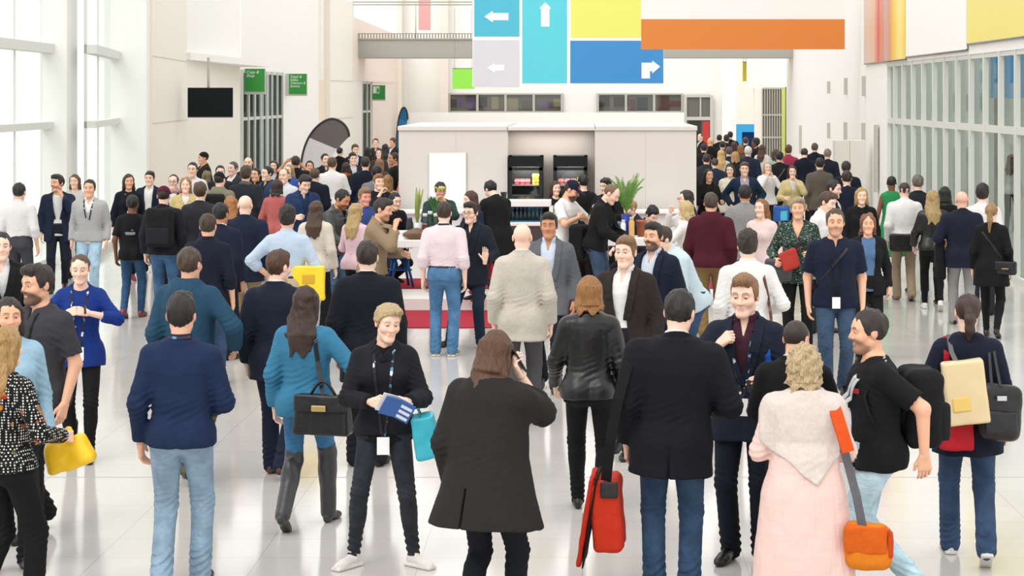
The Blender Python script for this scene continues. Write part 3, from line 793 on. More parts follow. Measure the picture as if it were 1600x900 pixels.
    def surf(x, z, s_=-1):
        for gg in (outer, gi):
            if gg is None: continue
            y = gg.front(x, z, s_)
            if y is not None and (s_ < 0 and y < .06 or s_ > 0 and y > -.06): return y
        return -.12 if s_ < 0 else .1
    if vz and colr == 'suit' and lod < 2 and abs(face) < 120:
        for sg in (-1, 1):
            pp = []
            for z in np.linspace(1.475, vz - .01, 14):
                x = sg * (float(vw(z, vz)) + float(np.interp(z, [vz, vz + .16, 1.43, 1.475], [.006, .03, .03, .018]))); q = T((x, 0, z)); y = outer.front(q[0], q[2])
                if y is not None: pp.append((q[0], y - .005, q[2]))
            if len(pp) > 4:
                Vl, Fl = ribbon((np.array(pp) + sh_z) * k, [(sg * .25, -1, 0)] * len(pp), .058 * k, .006 * k); link('lapel', mesh_np('lapel', Vl, Fl, False), mtop, root)
    OUT[pid] = dict(root=root, k=k, dz=dz, g=g, surf=surf, T=T, A=A, hc=hc, Hq=Hq, s=s, lod=lod, R=R)
    # --- hair, cap, glasses, scarf
    hk_ = 'buzz' if cap and not cap.startswith('band') else hcol[0]
    hm = Matrix(Hq.tolist()).to_4x4(); hm.translation = Vector((hc + sh_z) * k)
    hm = hm @ Matrix.Diagonal((k * hs,) * 3 + (1,))
    if hk_ != 'none':
        o = link('hair', hair_tpl(hk_, lod), mat('hair', hcol[1]), root); o.matrix_local = hm
    if cap:
        ck, cc = cap.split(':')
        if ('cap', ck) not in TPL:
            q = Grid((-.12, -.22, .0), (.12, .14, .16), .007)
            q.ell((0, .014, .036), (.088, .106, .102)); X, Y, Z = q.P((slice(None),) * 3)
            q.D = np.maximum(q.D, .042 - Z + np.maximum(0, Y) * .35 * (ck == 'cap') - .008).astype(np.float32)
            if ck == 'cap':
                f = lambda X, Y, Z: np.maximum(np.sqrt((X / .075) ** 2 + ((Y + .09) / .105) ** 2) - 1, 0) * .07 + np.abs(Z - .05 - .25 * (Y + .09) + X * X * 3) - .005
                q.add(f, (-.08, -.2, .0), (.08, -.06, .08), .008)
            if ck == 'band':
                q = Grid((-.12, -.12, .0), (.12, .14, .1), .006); q.ell((0, .014, .036), (.094, .114, .104)); X, Y, Z = q.P((slice(None),) * 3); q.D = np.maximum(q.D, np.abs(Z - .052 - .1 * Y) - .016).astype(np.float32)
            V, F = q.mesh(); TPL['cap', ck] = mesh_np('cap', V, F)
        o = link('cap' if ck != 'band' else 'headband', TPL['cap', ck], mat('cloth', cc), root); o.matrix_local = hm
    if glasses:
        if 'glasses' not in TPL:
            mb = MB()
            for sg in (-1, 1):
                mb.tube([(sg * .032 + .023 * math.cos(a), -.108, .004 + .018 * math.sin(a)) for a in np.linspace(0, 2 * math.pi, 17)], .0022, 6)
                mb.tube([(sg * .055, -.106, .008), (sg * .078, -.06, .008), (sg * .084, .01, .004)], .002, 6)
            mb.tube([(-.009, -.108, .006), (.009, -.108, .006)], .002, 6)
            me = bpy.data.meshes.new('glasses'); me.from_pydata(mb.v, [], mb.f); TPL['glasses'] = me
        o = link('glasses', TPL['glasses'], mat('plastic', '#1d1a18'), root); o.matrix_local = hm
    if scarf:
        q = Grid(T((-.14, -.14, 1.38)) - .05, T((.14, .14, 1.55)) + .05, c)
        n_ = 12
        for i in range(n_):
            a, b_ = 2 * math.pi * i / n_, 2 * math.pi * (i + 1) / n_
            q.cone(T((.078 * math.sin(a), .015 - .075 * math.cos(a), 1.475 + .02 * math.cos(a * 2))), T((.078 * math.sin(b_), .015 - .075 * math.cos(b_), 1.475 + .02 * math.cos(b_ * 2))), .034, .034, .02)
        fold(q, .007, 40); put('scarf', q, mat('cloth', scarf))
    if belt:
        g2 = Grid((-.26, -.2, .96 + dz), (.26, .2, 1.06 + dz), max(c, .009)); f0, l, u = torso(.017, 1.0, 1.035, loc=False)
        g2.add(lambda X, Y, Z: f0(X, Y, Z - dz), l + sh_z, u + sh_z); put('belt', g2, mat('leather', belt), False)
    if lanyard:
        lc, bz, bc = (lanyard.split(':') + ['1.0', '#f4f4f2'])[:3] if lanyard.count(':') == 0 else (lanyard.split(':') + ['#f4f4f2'])[:3]
        bz = float(bz)
        half = []
        tp = T((0, 0, 1.43)); 
        for q in np.linspace(0, 1, 22):
            z = 1.44 + (bz - 1.44) * q; x = .062 * (1 - q) ** .7 + .004
            half.append((x, z))
        def P(x, z):
            w_ = T((x, 0, z)); return (w_[0], surf(w_[0], w_[2]) - .008, w_[2])
        nb_ = [T((.066 * math.cos(a), .03 + .055 * math.sin(a), 1.487)) for a in np.linspace(.3, math.pi - .3, 7)]
        path = [P(x, z) for x, z in half[::-1]] + [tuple(q + np.array([0, 0, .012])) for q in nb_] + [P(-x, z) for x, z in half]
        nr_ = [(0, -1, 0)] * 22 + [(math.cos(a), math.sin(a), .6) for a in np.linspace(.3, math.pi - .3, 7)] + [(0, -1, 0)] * 22
        Vl, Fl = ribbon((np.array(path) + sh_z) * k, nr_, .017, .0025)
        lo_ = link('lanyard', mesh_np('lanyard', Vl, Fl, False), mat('patch' if lc.startswith('+') else 'cloth', lc.lstrip('+')), root)
        if bc != 'none':
            p = np.array(P(0, bz - .06)); mb = MB(); mb.box(-.039, .039, -.012, -.007, -.055, .055)
            o = mb.build('badge', mat('plastic', bc), lo_, Vector((p + sh_z) * k), bevel=.003)
            o['label'] = 'white name badge'
    return root
# ------------------------------------------------------------------ the hall
WHITE, CREAM, BEIGE, GREYM = '#f1f0ec', '#efebe3', '#efe7de', '#9b9a93'
def struct(o): o['kind'] = 'structure'; return o
def floor_mat():
    m, nt, b = new_mat('floor_tiles'); L = nt.links.new
    g = nt.nodes.new('ShaderNodeNewGeometry').outputs['Position']
    br = nt.nodes.new('ShaderNodeTexBrick'); br.offset = 0
    br.inputs['Scale'].default_value = 1.0; br.inputs['Brick Width'].default_value = 1.03; br.inputs['Row Height'].default_value = .515; br.inputs['Mortar Size'].default_value = .0028
    br.inputs['Color1'].default_value = lin('#d3d0cb'); br.inputs['Color2'].default_value = lin('#cfccc7'); br.inputs['Mortar'].default_value = lin('#b2aea8')
    mp = nt.nodes.new('ShaderNodeMapping'); mp.inputs['Location'].default_value = (.0, -14.85 % .515, 0); L(g, mp.inputs['Vector']); L(mp.outputs[0], br.inputs['Vector'])
    n1 = nd(nt, 'ShaderNodeTexNoise', Scale=130.0, Detail=4.0); L(g, n1.inputs['Vector'])
    n2 = nd(nt, 'ShaderNodeTexNoise', Scale=1.6, Detail=3.0); L(g, n2.inputs['Vector'])
    c = mixc(nt, 1.0, br.outputs['Color'], ramp(nt, n1.outputs['Fac'], [(.35, (.86, .86, .86)), (.65, (1, 1, 1))]), 'MULTIPLY')
    c = mixc(nt, 1.0, c, ramp(nt, n2.outputs['Fac'], [(.3, (.95, .95, .94)), (.7, (1, 1, 1))]), 'MULTIPLY')
    L(c, b.inputs['Base Color'])
    b.inputs['Roughness'].default_value = .1; b.inputs['Specular IOR Level'].default_value = .62
    L(ramp(nt, n2.outputs['Fac'], [(.3, (.07,) * 3), (.7, (.14,) * 3)]), b.inputs['Roughness'])
    bp = nd(nt, 'ShaderNodeBump', Strength=.03, Distance=.004); L(n1.outputs['Fac'], bp.inputs['Height']); L(bp.outputs[0], b.inputs['Normal'])
    return m
FLOOR = MB(); FLOOR.box(-26, 24, 4, 104, -.2, 0)
struct(FLOOR.build('floor', floor_mat()))
mb = MB(); mb.box(-14, 9, 14.845, 14.857, 0, .0015); struct(mb.build('trim_1', mat('paint', '#a5a29c')))          # expansion joint across the floor
W_ = mat('paint', WHITE); C_ = mat('paint', CREAM); B_ = mat('paint', BEIGE); SEAM = mat('paint', '#cfc8bf')
def wallseg(name, pts, z0, z1, m, th=.35, out=-1):
    """vertical wall along plan points (x, y), thickness outwards (out=-1: towards -x)"""
    mb = MB()
    for (x0, y0), (x1, y1) in zip(pts, pts[1:]):
        zz0 = z0; d = Vector((y1 - y0, -(x1 - x0), 0)).normalized() * th * (out if out else 1)
        a = [(x0, y0, z0), (x1, y1, z0), (x1, y1, z1 if not isinstance(z1, tuple) else z1[1]), (x0, y0, z1 if not isinstance(z1, tuple) else z1[0])]
        mb.prism(a, d)
    return struct(mb.build(name, m))
def pxs(px, s): return ((px - VX) / s, F_PX / s)
TOPZ = 9.0
GL = mat('glass', '#f3f7f5'); GLD = mat('glass', '#b9c2bf')
FR = mat('paint', '#d9dcd6'); FRG = mat('paint', '#c4c6bf')
# left glazed bays, each splayed outwards, with white piers between
def bay(n, A, B, mull):
    A, B = Vector((*A, 0)), Vector((*B, 0)); d = (B - A); ln = d.length; d.normalize(); nrm = Vector((d.y, -d.x, 0))
    root = struct(empty(f'window_{n}', A))
    fr = MB()
    def bar(t0, t1, z0, z1, w=.12, off=0):
        p, q = d * t0 - nrm * off, d * t1 - nrm * off
        fr.prism([(p.x, p.y, z0), (q.x, q.y, z0), (q.x, q.y, z1), (p.x, p.y, z1)], nrm * w)
    bar(0, ln, 2.38, 2.50, .2); bar(0, ln, 3.70, 3.86, .22); bar(0, ln, 0, .14, .2); bar(0, ln, 7.9, 8.1, .2)
    for t in mull: bar(t - .012, t + .012, 0, 8, .035)
    bar(0, .06, 0, 8, .05); bar(ln - .04, ln, 0, 8, .04)
    fr.build('frame', FR, root)
    g = MB(); p, q = Vector((0, 0, 0)), d * ln
    g.prism([(p.x, p.y, .1), (q.x, q.y, .1), (q.x, q.y, 8), (p.x, p.y, 8)], nrm * .012); g.build('pane', GL, root)
    return root
bay(1, pxs(-120, 114), pxs(75, 88), (1.5, 3.2, 5.2))
struct(MB().box(pxs(75, 88)[0], pxs(116, 88)[0], 33.6, 34.3, 0, TOPZ).build('wall_pier', W_))
bay(2, (pxs(116, 90)[0] + .02, 33.9), pxs(174, 75.5), (2.6,))
struct(MB().box(pxs(174, 75)[0], pxs(239, 75)[0], 39.4, 40.0, 0, TOPZ).build('wall_pier.001', W_))
# pale outdoor ground seen through the left bays
struct(MB().box(-26, -9.0, 20, 60, -.25, -.2).build('terrace', mat('paint', '#e9e9e6')))
# side wall with panel joints, recess with the screen, doors
wl = [pxs(238, 75.5), pxs(292, 65)]
wallseg('wall_left', wl, 0, TOPZ, B_)
for i, z in enumerate((3.77, 2.37)):
    a, b_ = wl; struct(MB().prism([(a[0] + .004, a[1], z), (b_[0] + .004, b_[1], z), (b_[0] + .004, b_[1], z + .018), (a[0] + .004, a[1], z + .018)], (.004, 0, 0)).build('trim_2' if i == 0 else 'trim_3', SEAM))
r0, r1 = pxs(292, 65), pxs(375, 52)
struct(MB().prism([(r0[0], r0[1], 3.73), (r1[0], r1[1], 3.78), (r1[0], r1[1], TOPZ), (r0[0], r0[1], TOPZ)], (-.35, 0, 0)).build('wall_left_upper', W_))
rb0, rb1 = (r0[0] - 1.6, r0[1] + .1), (r1[0] - 1.2, r1[1])
wallseg('wall_recess', [(r0[0] - .02, r0[1] + .1), (rb0[0] + .9, r1[1] - .6), (r1[0] + .02, r1[1] - .1)], 0, 3.9, B_)
struct(MB().box(rb0[0] - .6, r0[0] + .1, r0[1], r1[1], 3.82, 4.0).build('ceiling_recess', W_))
x0, y0 = pxs(363, 52.6); x1, y1 = pxs(376, 51.6)
struct(MB().box(x0, x1, y0, y0 + .5, 0, TOPZ).build('wall_recess_end', W_))
# screen hung on a pole
Yt = F_PX / 67.0
a, b_ = at(293, 137, Yt), at(363.5, 182, Yt)
tv = empty('television_screen', ((a.x + b_.x) / 2, Yt, b_.z), 0, 'large black flat television hung on a pole in the pale wall recess', 'television')
hw, hh = (b_.x - a.x) / 2, a.z - b_.z
MB().box(-hw, hw, 0, .07, 0, hh).build('housing', mat('gloss', '#101417'), tv, bevel=.01)
MB().box(-hw + .03, hw - .03, -.006, 0, .035, hh - .03).build('screen', mat('gloss', '#10171b'), tv)
MB().tube([(-.05, .06, hh - .3), (-.05, .06, 3.85 - b_.z)], .03, 10).build('pole', mat('paint', '#b9b2ab'), tv, smooth=True)
MB().box(-hw, hw, .0, .05, -.025, -.0).build('speaker_bar', mat('plastic', '#3a3d40'), tv)
# glazed shop door, wall with slot, second door
def door_glass(n, px0, px1, s0, s1, ztop, nm, dark):
    A, B = pxs(px0, s0), pxs(px1, s1); d = Vector((B[0] - A[0], B[1] - A[1], 0)); ln = d.length; d.normalize()
    root = struct(empty(f'door_{n}', (A[0], A[1], 0))); fr = MB()
    for i in range(nm + 1):
        p = d * (ln * i / nm); fr.box(p.x - .05, p.x + .05, p.y - .05, p.y + .12, 0, ztop)
    for z in (.05, 2.2, ztop - .1):
        q = d * ln; fr.prism([(.02, .03, z), (q.x + .02, q.y + .03, z), (q.x + .02, q.y + .03, z + .1), (.02, .03, z + .1)], (-.1, .05, 0))
    fr.build('frame', FRG, root); q = d * ln
    MB().prism([(0, 0, 0), (q.x, q.y, 0), (q.x, q.y, ztop), (0, 0, ztop)], (-.012, .004, 0)).build('pane', GLD, root)
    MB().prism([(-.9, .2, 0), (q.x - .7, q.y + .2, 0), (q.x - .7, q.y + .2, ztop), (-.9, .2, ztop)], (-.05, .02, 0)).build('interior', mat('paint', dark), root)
    return root
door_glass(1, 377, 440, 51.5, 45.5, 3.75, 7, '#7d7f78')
d1a, d1b = pxs(377, 51.5), pxs(440, 45.5)
struct(MB().prism([(d1a[0], d1a[1], 3.75), (d1b[0], d1b[1], 3.75), (d1b[0], d1b[1], TOPZ), (d1a[0], d1a[1], TOPZ)], (-.4, 0, 0)).build('wall_left_lintel', W_))
wallseg('wall_left_far', [pxs(440, 45.5), pxs(498, 40.5)], 0, TOPZ, W_)
s0, s1 = pxs(498, 40.5), pxs(516.5, 39.2)
wallseg('wall_slot', [(s0[0] - .1, s0[1] + .4), (s1[0] - .05, s1[1] + .4)], 0, TOPZ, mat('paint', '#ead9c8'))
struct(MB().box(s0[0] - .3, s1[0], s0[1], s0[1] + .3, 3.58, TOPZ).build('wall_slot_head', W_))
struct(MB().box(s0[0] - .3, s1[0], s0[1], s0[1] + .3, 0, 2.0).build('wall_slot_sill', W_))
wallseg('wall_left_end', [pxs(516, 39.5), pxs(551, 36.6)], 0, (6.95, 6.95), C_)
e0, e1 = pxs(551, 36.6), pxs(622, 31.0)
wallseg('wall_gallery', [(e0[0], e0[1]), pxs(566, 35.2)], 0, 3.6, C_)
wallseg('wall_gallery_upper', [e0, e1], 3.6, (6.35, 6.0), mat('paint', '#ecdcd0'))
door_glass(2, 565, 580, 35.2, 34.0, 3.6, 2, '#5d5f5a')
wallseg('wall_gallery_side', [pxs(579, 34.1), e1], 0, 3.7, mat('paint', '#e8dace'))
for i, z in enumerate((3.55, 2.02)):
    a, b_ = pxs(516, 39.5), pxs(551, 36.6)
    struct(MB().prism([(a[0] + .01, a[1], z), (b_[0] + .01, b_[1], z), (b_[0] + .01, b_[1], z + .03), (a[0] + .01, a[1], z + .03)], (.006, 0, 0)).build(f'trim_{4 + i}', SEAM))
# text helper (built-in font, real geometry)
def text(name, body, size, m, parent, loc, rot=(math.pi / 2, 0, 0), shear=0.0, align='LEFT', ext=.004):
    cu = bpy.data.curves.new(name, 'FONT'); cu.body = body; cu.size = size; cu.extrude = ext; cu.shear = shear; cu.align_x = align; cu.space_line = .9
    tmp = bpy.data.objects.new(name, cu); me = bpy.data.meshes.new_from_object(tmp); bpy.data.objects.remove(tmp); me.materials.clear()
    o = link(name, me, m, parent, loc); o.rotation_euler = rot
    return o
GREEN, LET = mat('sign', '#34a241'), mat('paint', '#f2f5ee')
def wall_sign(px0, px1, py0, py1, fx0, fy1, s, label, lines, pict=False):
    Y = F_PX / s; a, b_, f = at(px0, py0, Y), at(px1, py1, Y), at(fx0, fy1, Y)
    r = empty('wall_sign', (f.x, Y, f.z), 0, label, 'sign', 'green projecting wall signs')
    W, H = b_.x - f.x, a.z - f.z
    MB().box(0, W, .01, .16, 0, H).build('housing', mat('paint', '#c3c1ba'), r, bevel=.01)
    MB().box(a.x - f.x, W - .01, -.004, .01, b_.z - f.z, H - .01).build('face', GREEN, r)
    x = a.x - f.x
    if lines: text('lettering', lines, H * .155, LET, r, (x + .035, -.006, H - H * .19), shear=.25)
    if pict:
        m = MB(); q = H * .44; m.box(x + .03, x + .03 + q * .42, -.008, -.004, H - q - .06, H - .06); m.box(x + .05 + q * .42, x + .05 + q * .84, -.008, -.004, H - q - .06, H - .06); m.build('pictogram', LET, r)
        m = MB(); cx = x + .05 + q * .63; m.tube([(cx - .0, -.009, H - q * .25 - .06), (cx, -.01, H - q * .25 - .06)], .03, 10); m.prism([(cx - .05, -.01, H - q * .35 - .06), (cx + .05, -.01, H - q * .35 - .06), (cx + .05, -.01, H - q * .9 - .06), (cx - .05, -.01, H - q * .9 - .06)], (0, .002, 0)); m.build('symbol', GREEN, r)
    return r
wall_sign(383, 414, 107, 143, 375, 147.5, 51.0, 'larger green projecting sign reading Copy & Shop beside the television recess', 'Copy &\nShop')
wall_sign(451.5, 479.5, 115, 147, 445, 150, 45.0, 'green projecting sign with four lines of white lettering, tobacco and sweets', 'Tabak &\nSüßes\nTobacco &\nSweets')
wall_sign(582, 602, 133, 155, 577, 157.5, 34.0, 'small far green sign with a white pictogram by the narrow door', None, True)

# ---- right side
xg = 6.8
gz0, gz1 = F_PX / 112, F_PX / 69.9
MPX = [1385, 1396, 1409, 1424, 1440, 1457, 1474, 1493, 1514, 1536, 1560, 1585, 1612, 1641, 1672]
g = struct(empty('window_3', (xg, 26, 0))); fr = MB(); 
ys = [F_PX / ((p - VX) / xg) - 26 for p in MPX]
for y in ys: fr.box(.0, .085, y - .05, y + .05, 0, 3.68)
for z0, z1 in ((2.34, 2.46), (3.60, 3.74), (0, .1)): fr.box(.02, .1, min(ys), max(ys), z0, z1)
fr.build('frame', mat('paint', '#d2d3cc'), g)
MB().box(.088, .10, min(ys), max(ys), 0, 3.65).build('pane', mat('glass', '#dfe5e2', '.14'), g)
yA, yB = 26 + min(ys), 26 + max(ys)
struct(MB().box(xg, xg + .4, 24, yB + .15, 3.68, TOPZ).build('wall_right_upper', W_))
wr = [pxs(1240, 36), pxs(1354, 65.3), pxs(1386, 70.0)]
mbw = MB()
for (xa, ya), (xb, yb) in zip(wr, wr[1:]): mbw.prism([(xa, ya, 0), (xb, yb, 0), (xb, yb, TOPZ), (xa, ya, TOPZ)], (.4, .15, 0))
struct(mbw.build('wall_right', W_))
# narrow slots in the white wall
def slot(px, y0, y1, s, n):
    Y = F_PX / s; a, b_ = at(px - 2.2, y0, Y), at(px + 2.2, y1, Y)
    m = MB(); m.box(a.x, b_.x, Y - .12, Y + .1, b_.z, a.z); struct(m.build(f'trim_{n}', mat('paint', '#b7b4ab')))
for i, (px, y0, y1) in enumerate(((1295, 127, 146), (1321.5, 122, 148), (1349.5, 119, 150), (1295, 192, 216), (1321, 191, 222), (1349, 192, 222), (1368.5, 195, 300), (1251, 196, 240))):
    s = np.interp(px, [1240, 1354, 1386], [36, 65.3, 70]); slot(px, y0, y1, s * 1.01, 10 + i)
# banners on the upper right wall
def wall_banner(px0, px1, z0, z1, label, m, extra=None):
    ya, yb = F_PX * xg / (px1 - VX), F_PX * xg / (px0 - VX)
    r = empty('wall_banner', (xg, ya, z0), 0, label, 'banner', 'banners on the upper right wall')
    MB().box(-.05, -.03, 0, yb - ya, 0, z1 - z0).build('fabric', m, r)
    MB().tube([(-.04, 0, .0), (-.04, yb - ya, .0)], .018, 8).build('bottom_rail', mat('metal', '#8f8d88'), r, smooth=True)
    return r
def stripes():
    m, nt, b = new_mat('painted_stripes'); L = nt.links.new
    tc = nt.nodes.new('ShaderNodeTexCoord').outputs['Object']
    mp = nt.nodes.new('ShaderNodeMapping'); mp.inputs['Scale'].default_value = (1, 1, .05); mp.inputs['Rotation'].default_value = (.1, 0, 0); L(tc, mp.inputs['Vector'])
    sx_ = nt.nodes.new('ShaderNodeSeparateXYZ'); L(mp.outputs[0], sx_.inputs[0])
    n = nd(nt, 'ShaderNodeTexNoise', Scale=2.2, Detail=5.0); L(mp.outputs[0], n.inputs['Vector'])
    ad = nd(nt, 'ShaderNodeMath', operation='MULTIPLY_ADD'); L(n.outputs['Fac'], ad.inputs[0]); ad.inputs[1].default_value = 1.2; 
    L(sx_.outputs['Y'], ad.inputs[2])
    dv = nd(nt, 'ShaderNodeMath', operation='DIVIDE'); L(ad.outputs[0], dv.inputs[0]); dv.inputs[1].default_value = 6.4
    L(ramp(nt, dv.outputs[0], [(.05, lin('#e6c53f')), (.2, lin('#efe08a')), (.3, lin('#e9c85a')), (.42, lin('#e08b54')), (.5, lin('#b9aeb5')), (.58, lin('#d98a70')), (.66, lin('#cf4f58')), (.76, lin('#e3b69c')), (.9, lin('#d9c2b4'))]), b.inputs['Base Color'])
    return m
wall_banner(1353, 1418, 3.72, 6.6, 'wall banner painted with red, orange and yellow vertical brush stripes', stripes())
wall_banner(1419, 1514, 3.76, 6.6, 'plain white wall banner between the striped and the yellow banner', mat('paint', '#f3f2ef'))
wall_banner(1515, 1700, 3.86, 6.6, 'plain yellow wall banner above the glazed shop front', mat('sign', '#f2e27c'))
# behind the glazing: shop interior
struct(MB().box(xg + .4, xg + 9, 24, 46, -.02, .004).build('floor_shop', mat('paint', '#c9cbc8')))
struct(MB().box(xg + 6, xg + 6.2, 24, 60, 0, 5).build('wall_shop', mat('paint', '#dfe3e0')))
struct(MB().box(xg + .4, xg + 6, 45, 45.2, 0, 5).build('wall_shop_end', mat('paint', '#e3e3dd')))
def display(px, s, w, z0, z1, col, label, nm='hanging_screen'):
    X, Y = pxs(px, s); r = empty(nm, (X, Y, 0), .35, label, 'display', 'display screens behind the glazing')
    MB().box(-w / 2, w / 2, -.05, .05, z0, z1).build('graphic', mat('plastic', col), r)
    m = MB()
    for sx_ in (-1, 1): m.box(sx_ * w * .4 - .03, sx_ * w * .4 + .03, -.06, .06, 0, z1 - .1)
    m.build('stand', mat('metal', '#8d9092'), r)
for a in ((1532, 60, 1.5, 2.7, 4.3, '#7fb1dc', 'pale blue hanging panel high behind the shop front glass'), (1588, 68, 1.3, 2.9, 4.2, '#5f9fd0', 'bright blue panel behind the glass nearest the frame edge'),
          (1568, 57, 1.0, .3, 2.2, '#6b5646', 'brown shelf panel low behind the shop front glass'), (1510, 61, .8, .2, 1.9, '#54483f', 'dark brown shelf panel low behind the far shop front glass'), (1428, 53, .4, .3, 2.5, '#3a4048', 'dark column display behind the last glass before the white wall'), (1520, 52, 1.2, 2.2, 2.9, '#8c6a4c', 'wooden coloured panel at head height behind the shop front glass'),
          (1586, 65, 1.0, 1.4, 2.5, '#2e5f86', 'dark blue panel behind the glass under the bright blue one'), (1548, 64, 1.2, .7, 2.3, '#4f88a8', 'teal blue panel behind the middle of the shop front glass'),
          (1480, 58, .7, .5, 2.6, '#3d5f88', 'narrow navy panel behind the far part of the shop front glass'), (1452, 55, .6, .4, 2.2, '#4d6f9c', 'slim blue panel behind the farthest glass of the shop front')): display(*a)
# grey pylon against the white wall
Y = F_PX / 66.5; a, b_ = at(1303, 219, Y), at(1350.5, 330, Y)
r = empty('info_pylon', ((a.x + b_.x) / 2, Y, 0), 0, 'plain pale grey pylon cabinet standing against the white wall', 'pylon')
w = (b_.x - a.x) / 2
MB().box(-w, -.012, -.2, .2, 0, a.z).build('door', mat('paint', '#d9d5cd'), r, bevel=.008); MB().box(-.006, w, -.2, .2, 0, a.z).build('door', mat('paint', '#dbd7d0'), r, bevel=.008)
MB().box(-w - .01, w + .01, -.21, .21, 0, .06).build('plinth', mat('paint', '#a9a59e'), r)

# ---- far end
Yb = 98.0
struct(MB().box(-14, 12, Yb, Yb + .4, 0, 12).build('wall_back', W_))
def strip_window(n, px0, px1, y0, y1, nm, cols):
    a, b_ = at(px0, y0, Yb - .1), at(px1, y1, Yb - .1)
    r = struct(empty(f'window_{n}', (a.x, Yb - .1, b_.z))); W, H = b_.x - a.x, a.z - b_.z
    f = MB(); t = .07
    f.box(-t, W + t, -.08, .06, -t, 0); f.box(-t, W + t, -.08, .06, H, H + t)
    for i in range(nm + 1): f.box(W * i / nm - .06, W * i / nm + .06, -.08, .06, 0, H)
    f.build('frame', mat('paint', '#b9b8b0'), r)
    MB().box(0, W, -.012, 0, 0, H).build('pane', mat('glass', '#dfe2e0'), r)
    rg = random.Random(n)
    x = 0; 
    MB().box(0, W, .04, .07, 0, H).build('interior', mat('paint', '#a3978c'), r)
    m = {}
    while x < W - .2:
        w = rg.uniform(.25, .8); c = rg.choice(cols); m.setdefault(c, MB()).box(x, min(W, x + w), .0 + .002, .03, 0 + rg.uniform(0, .25), H * rg.uniform(.5, .95)); x += w + rg.uniform(0, .3)
    for c, q in m.items(): q.build('stored_goods', mat('paint', c), r)
strip_window(4, 702, 878, 148, 173.5, 4, ['#4a443f', '#8a7d70', '#d9c8a4', '#39424a', '#9d7fc0'])
strip_window(5, 934, 1066, 148, 173.5, 3, ['#5a4a44', '#8f4f48', '#4d4a48', '#a08f78', '#3b4a58'])
a, b_ = at(640, 176, Yb - 3), at(1069, 196, Yb - 3)
struct(MB().box(a.x, b_.x, Yb - 3, Yb - 2.4, 0, a.z).build('wall_far_parapet', W_))
r = struct(empty('door_3', at(1070, 216, Yb - .2))); H = at(0, 149, Yb).z - r.location.z; W = at(1112, 0, Yb).x - r.location.x
m = MB(); m.box(-.06, .1, -.1, .1, -3, H); m.box(W - .1, W + .06, -.1, .1, -3, H); m.box(.1, W - .1, -.09, .09, H - .1, H + .05); m.box(.1, W - .1, -.09, .09, H * .42, H * .5); m.box(W * .55, W * .6, -.05, .05, H * .5, H - .1); m.build('frame', mat('paint', '#c3c2b8'), r)
MB().box(0, W, .0, .05, -3, H).build('pane', mat('gloss', '#6d6c66'), r)
MB().box(W * .15, W * .6, -.04, -.01, -2.5, H * .4).build('interior', mat('paint', '#2b2725'), r)
MB().box(W * .66, W * .9, -.045, -.01, -1.5, H * .4).build('poster', mat('paint', '#c3322e'), r)
# white piers and stripes on the back wall
for i, (p0, p1, c) in enumerate(((620, 628, '#e7dccf'), (688, 700, '#e9e0d4'), (1128, 1150, '#f6f4ef'), (1150, 1190, '#ece5da'))):
    a, b_ = at(p0, 0, Yb - .6), at(p1, 0, Yb - .6); struct(MB().box(a.x, b_.x, Yb - .6, Yb, 0, 12).build(f'wall_back_pier.{i:03d}' if i else 'wall_back_pier', mat('paint', c)))
# far right: shutter door, yellow-green post, white side wall
wallseg('wall_right_end', [pxs(1240, 36), pxs(1229, 34.5)], 0, TOPZ, C_, out=1)
r = struct(empty('door_4', (pxs(1191, 33.0)[0], F_PX / 33.0, 0))); W = pxs(1222, 33)[0] - pxs(1191, 33)[0]; H = CAM_H + 12 / 33.
m = MB()
for i in range(9): m.box(W * i / 8 - .02, W * i / 8 + .02, -.05, .05, 0, H)
for z in (0, H * .3, H * .62, H): m.box(.021, W - .021, -.042, .042, z - .04, z + .04)
m.build('frame', mat('paint', '#b5b2a9'), r); MB().box(0, W, .05, .08, 0, H).build('pane', mat('gloss', '#8b8378'), r)
struct(MB().box(pxs(1168, 33)[0], pxs(1240, 33)[0], F_PX / 33, F_PX / 33 + .5, H, TOPZ).build('wall_right_lintel', W_))
struct(MB().box(pxs(1179, 33)[0], pxs(1191, 33)[0], F_PX / 33, F_PX / 33 + .5, 0, H).build('wall_right_jamb', C_))
X, Y = pxs(1224, 33.8); r = empty('flag_post', (X, Y, 0), 0, 'narrow yellow-green upright banner post beside the shuttered door', 'banner')
MB().box(-.08, .08, -.05, .05, .05, CAM_H + .4).build('fabric', mat('paint', '#c9d06a'), r); MB().tube([(.11, 0, 0), (.11, 0, CAM_H + .42)], .03, 8).build('pole', mat('paint', '#6d6a60'), r, smooth=True); MB().box(-.2, .2, -.2, .2, 0, .05).build('foot', mat('metal', '#77756f'), r)
# blue stand
Y = F_PX / 44.; a, b_ = at(1150.5, 194, Y), at(1178.5, 250, Y)
r = empty('exhibition_stand', (a.x, Y, 0), 0, 'bright blue exhibition booth wall far down the hall', 'exhibition stand'); W = b_.x - a.x
m = MB(); m.box(0, W, 0, .1, a.z - .28, a.z); m.box(0, W * .32, 0, .1, 0, a.z - .28); m.build('wall', mat('paint', '#2f9fdc'), r)
MB().box(W * .32, W, .02, .1, 0, a.z - .28).build('screen', mat('gloss', '#0c2a58'), r)
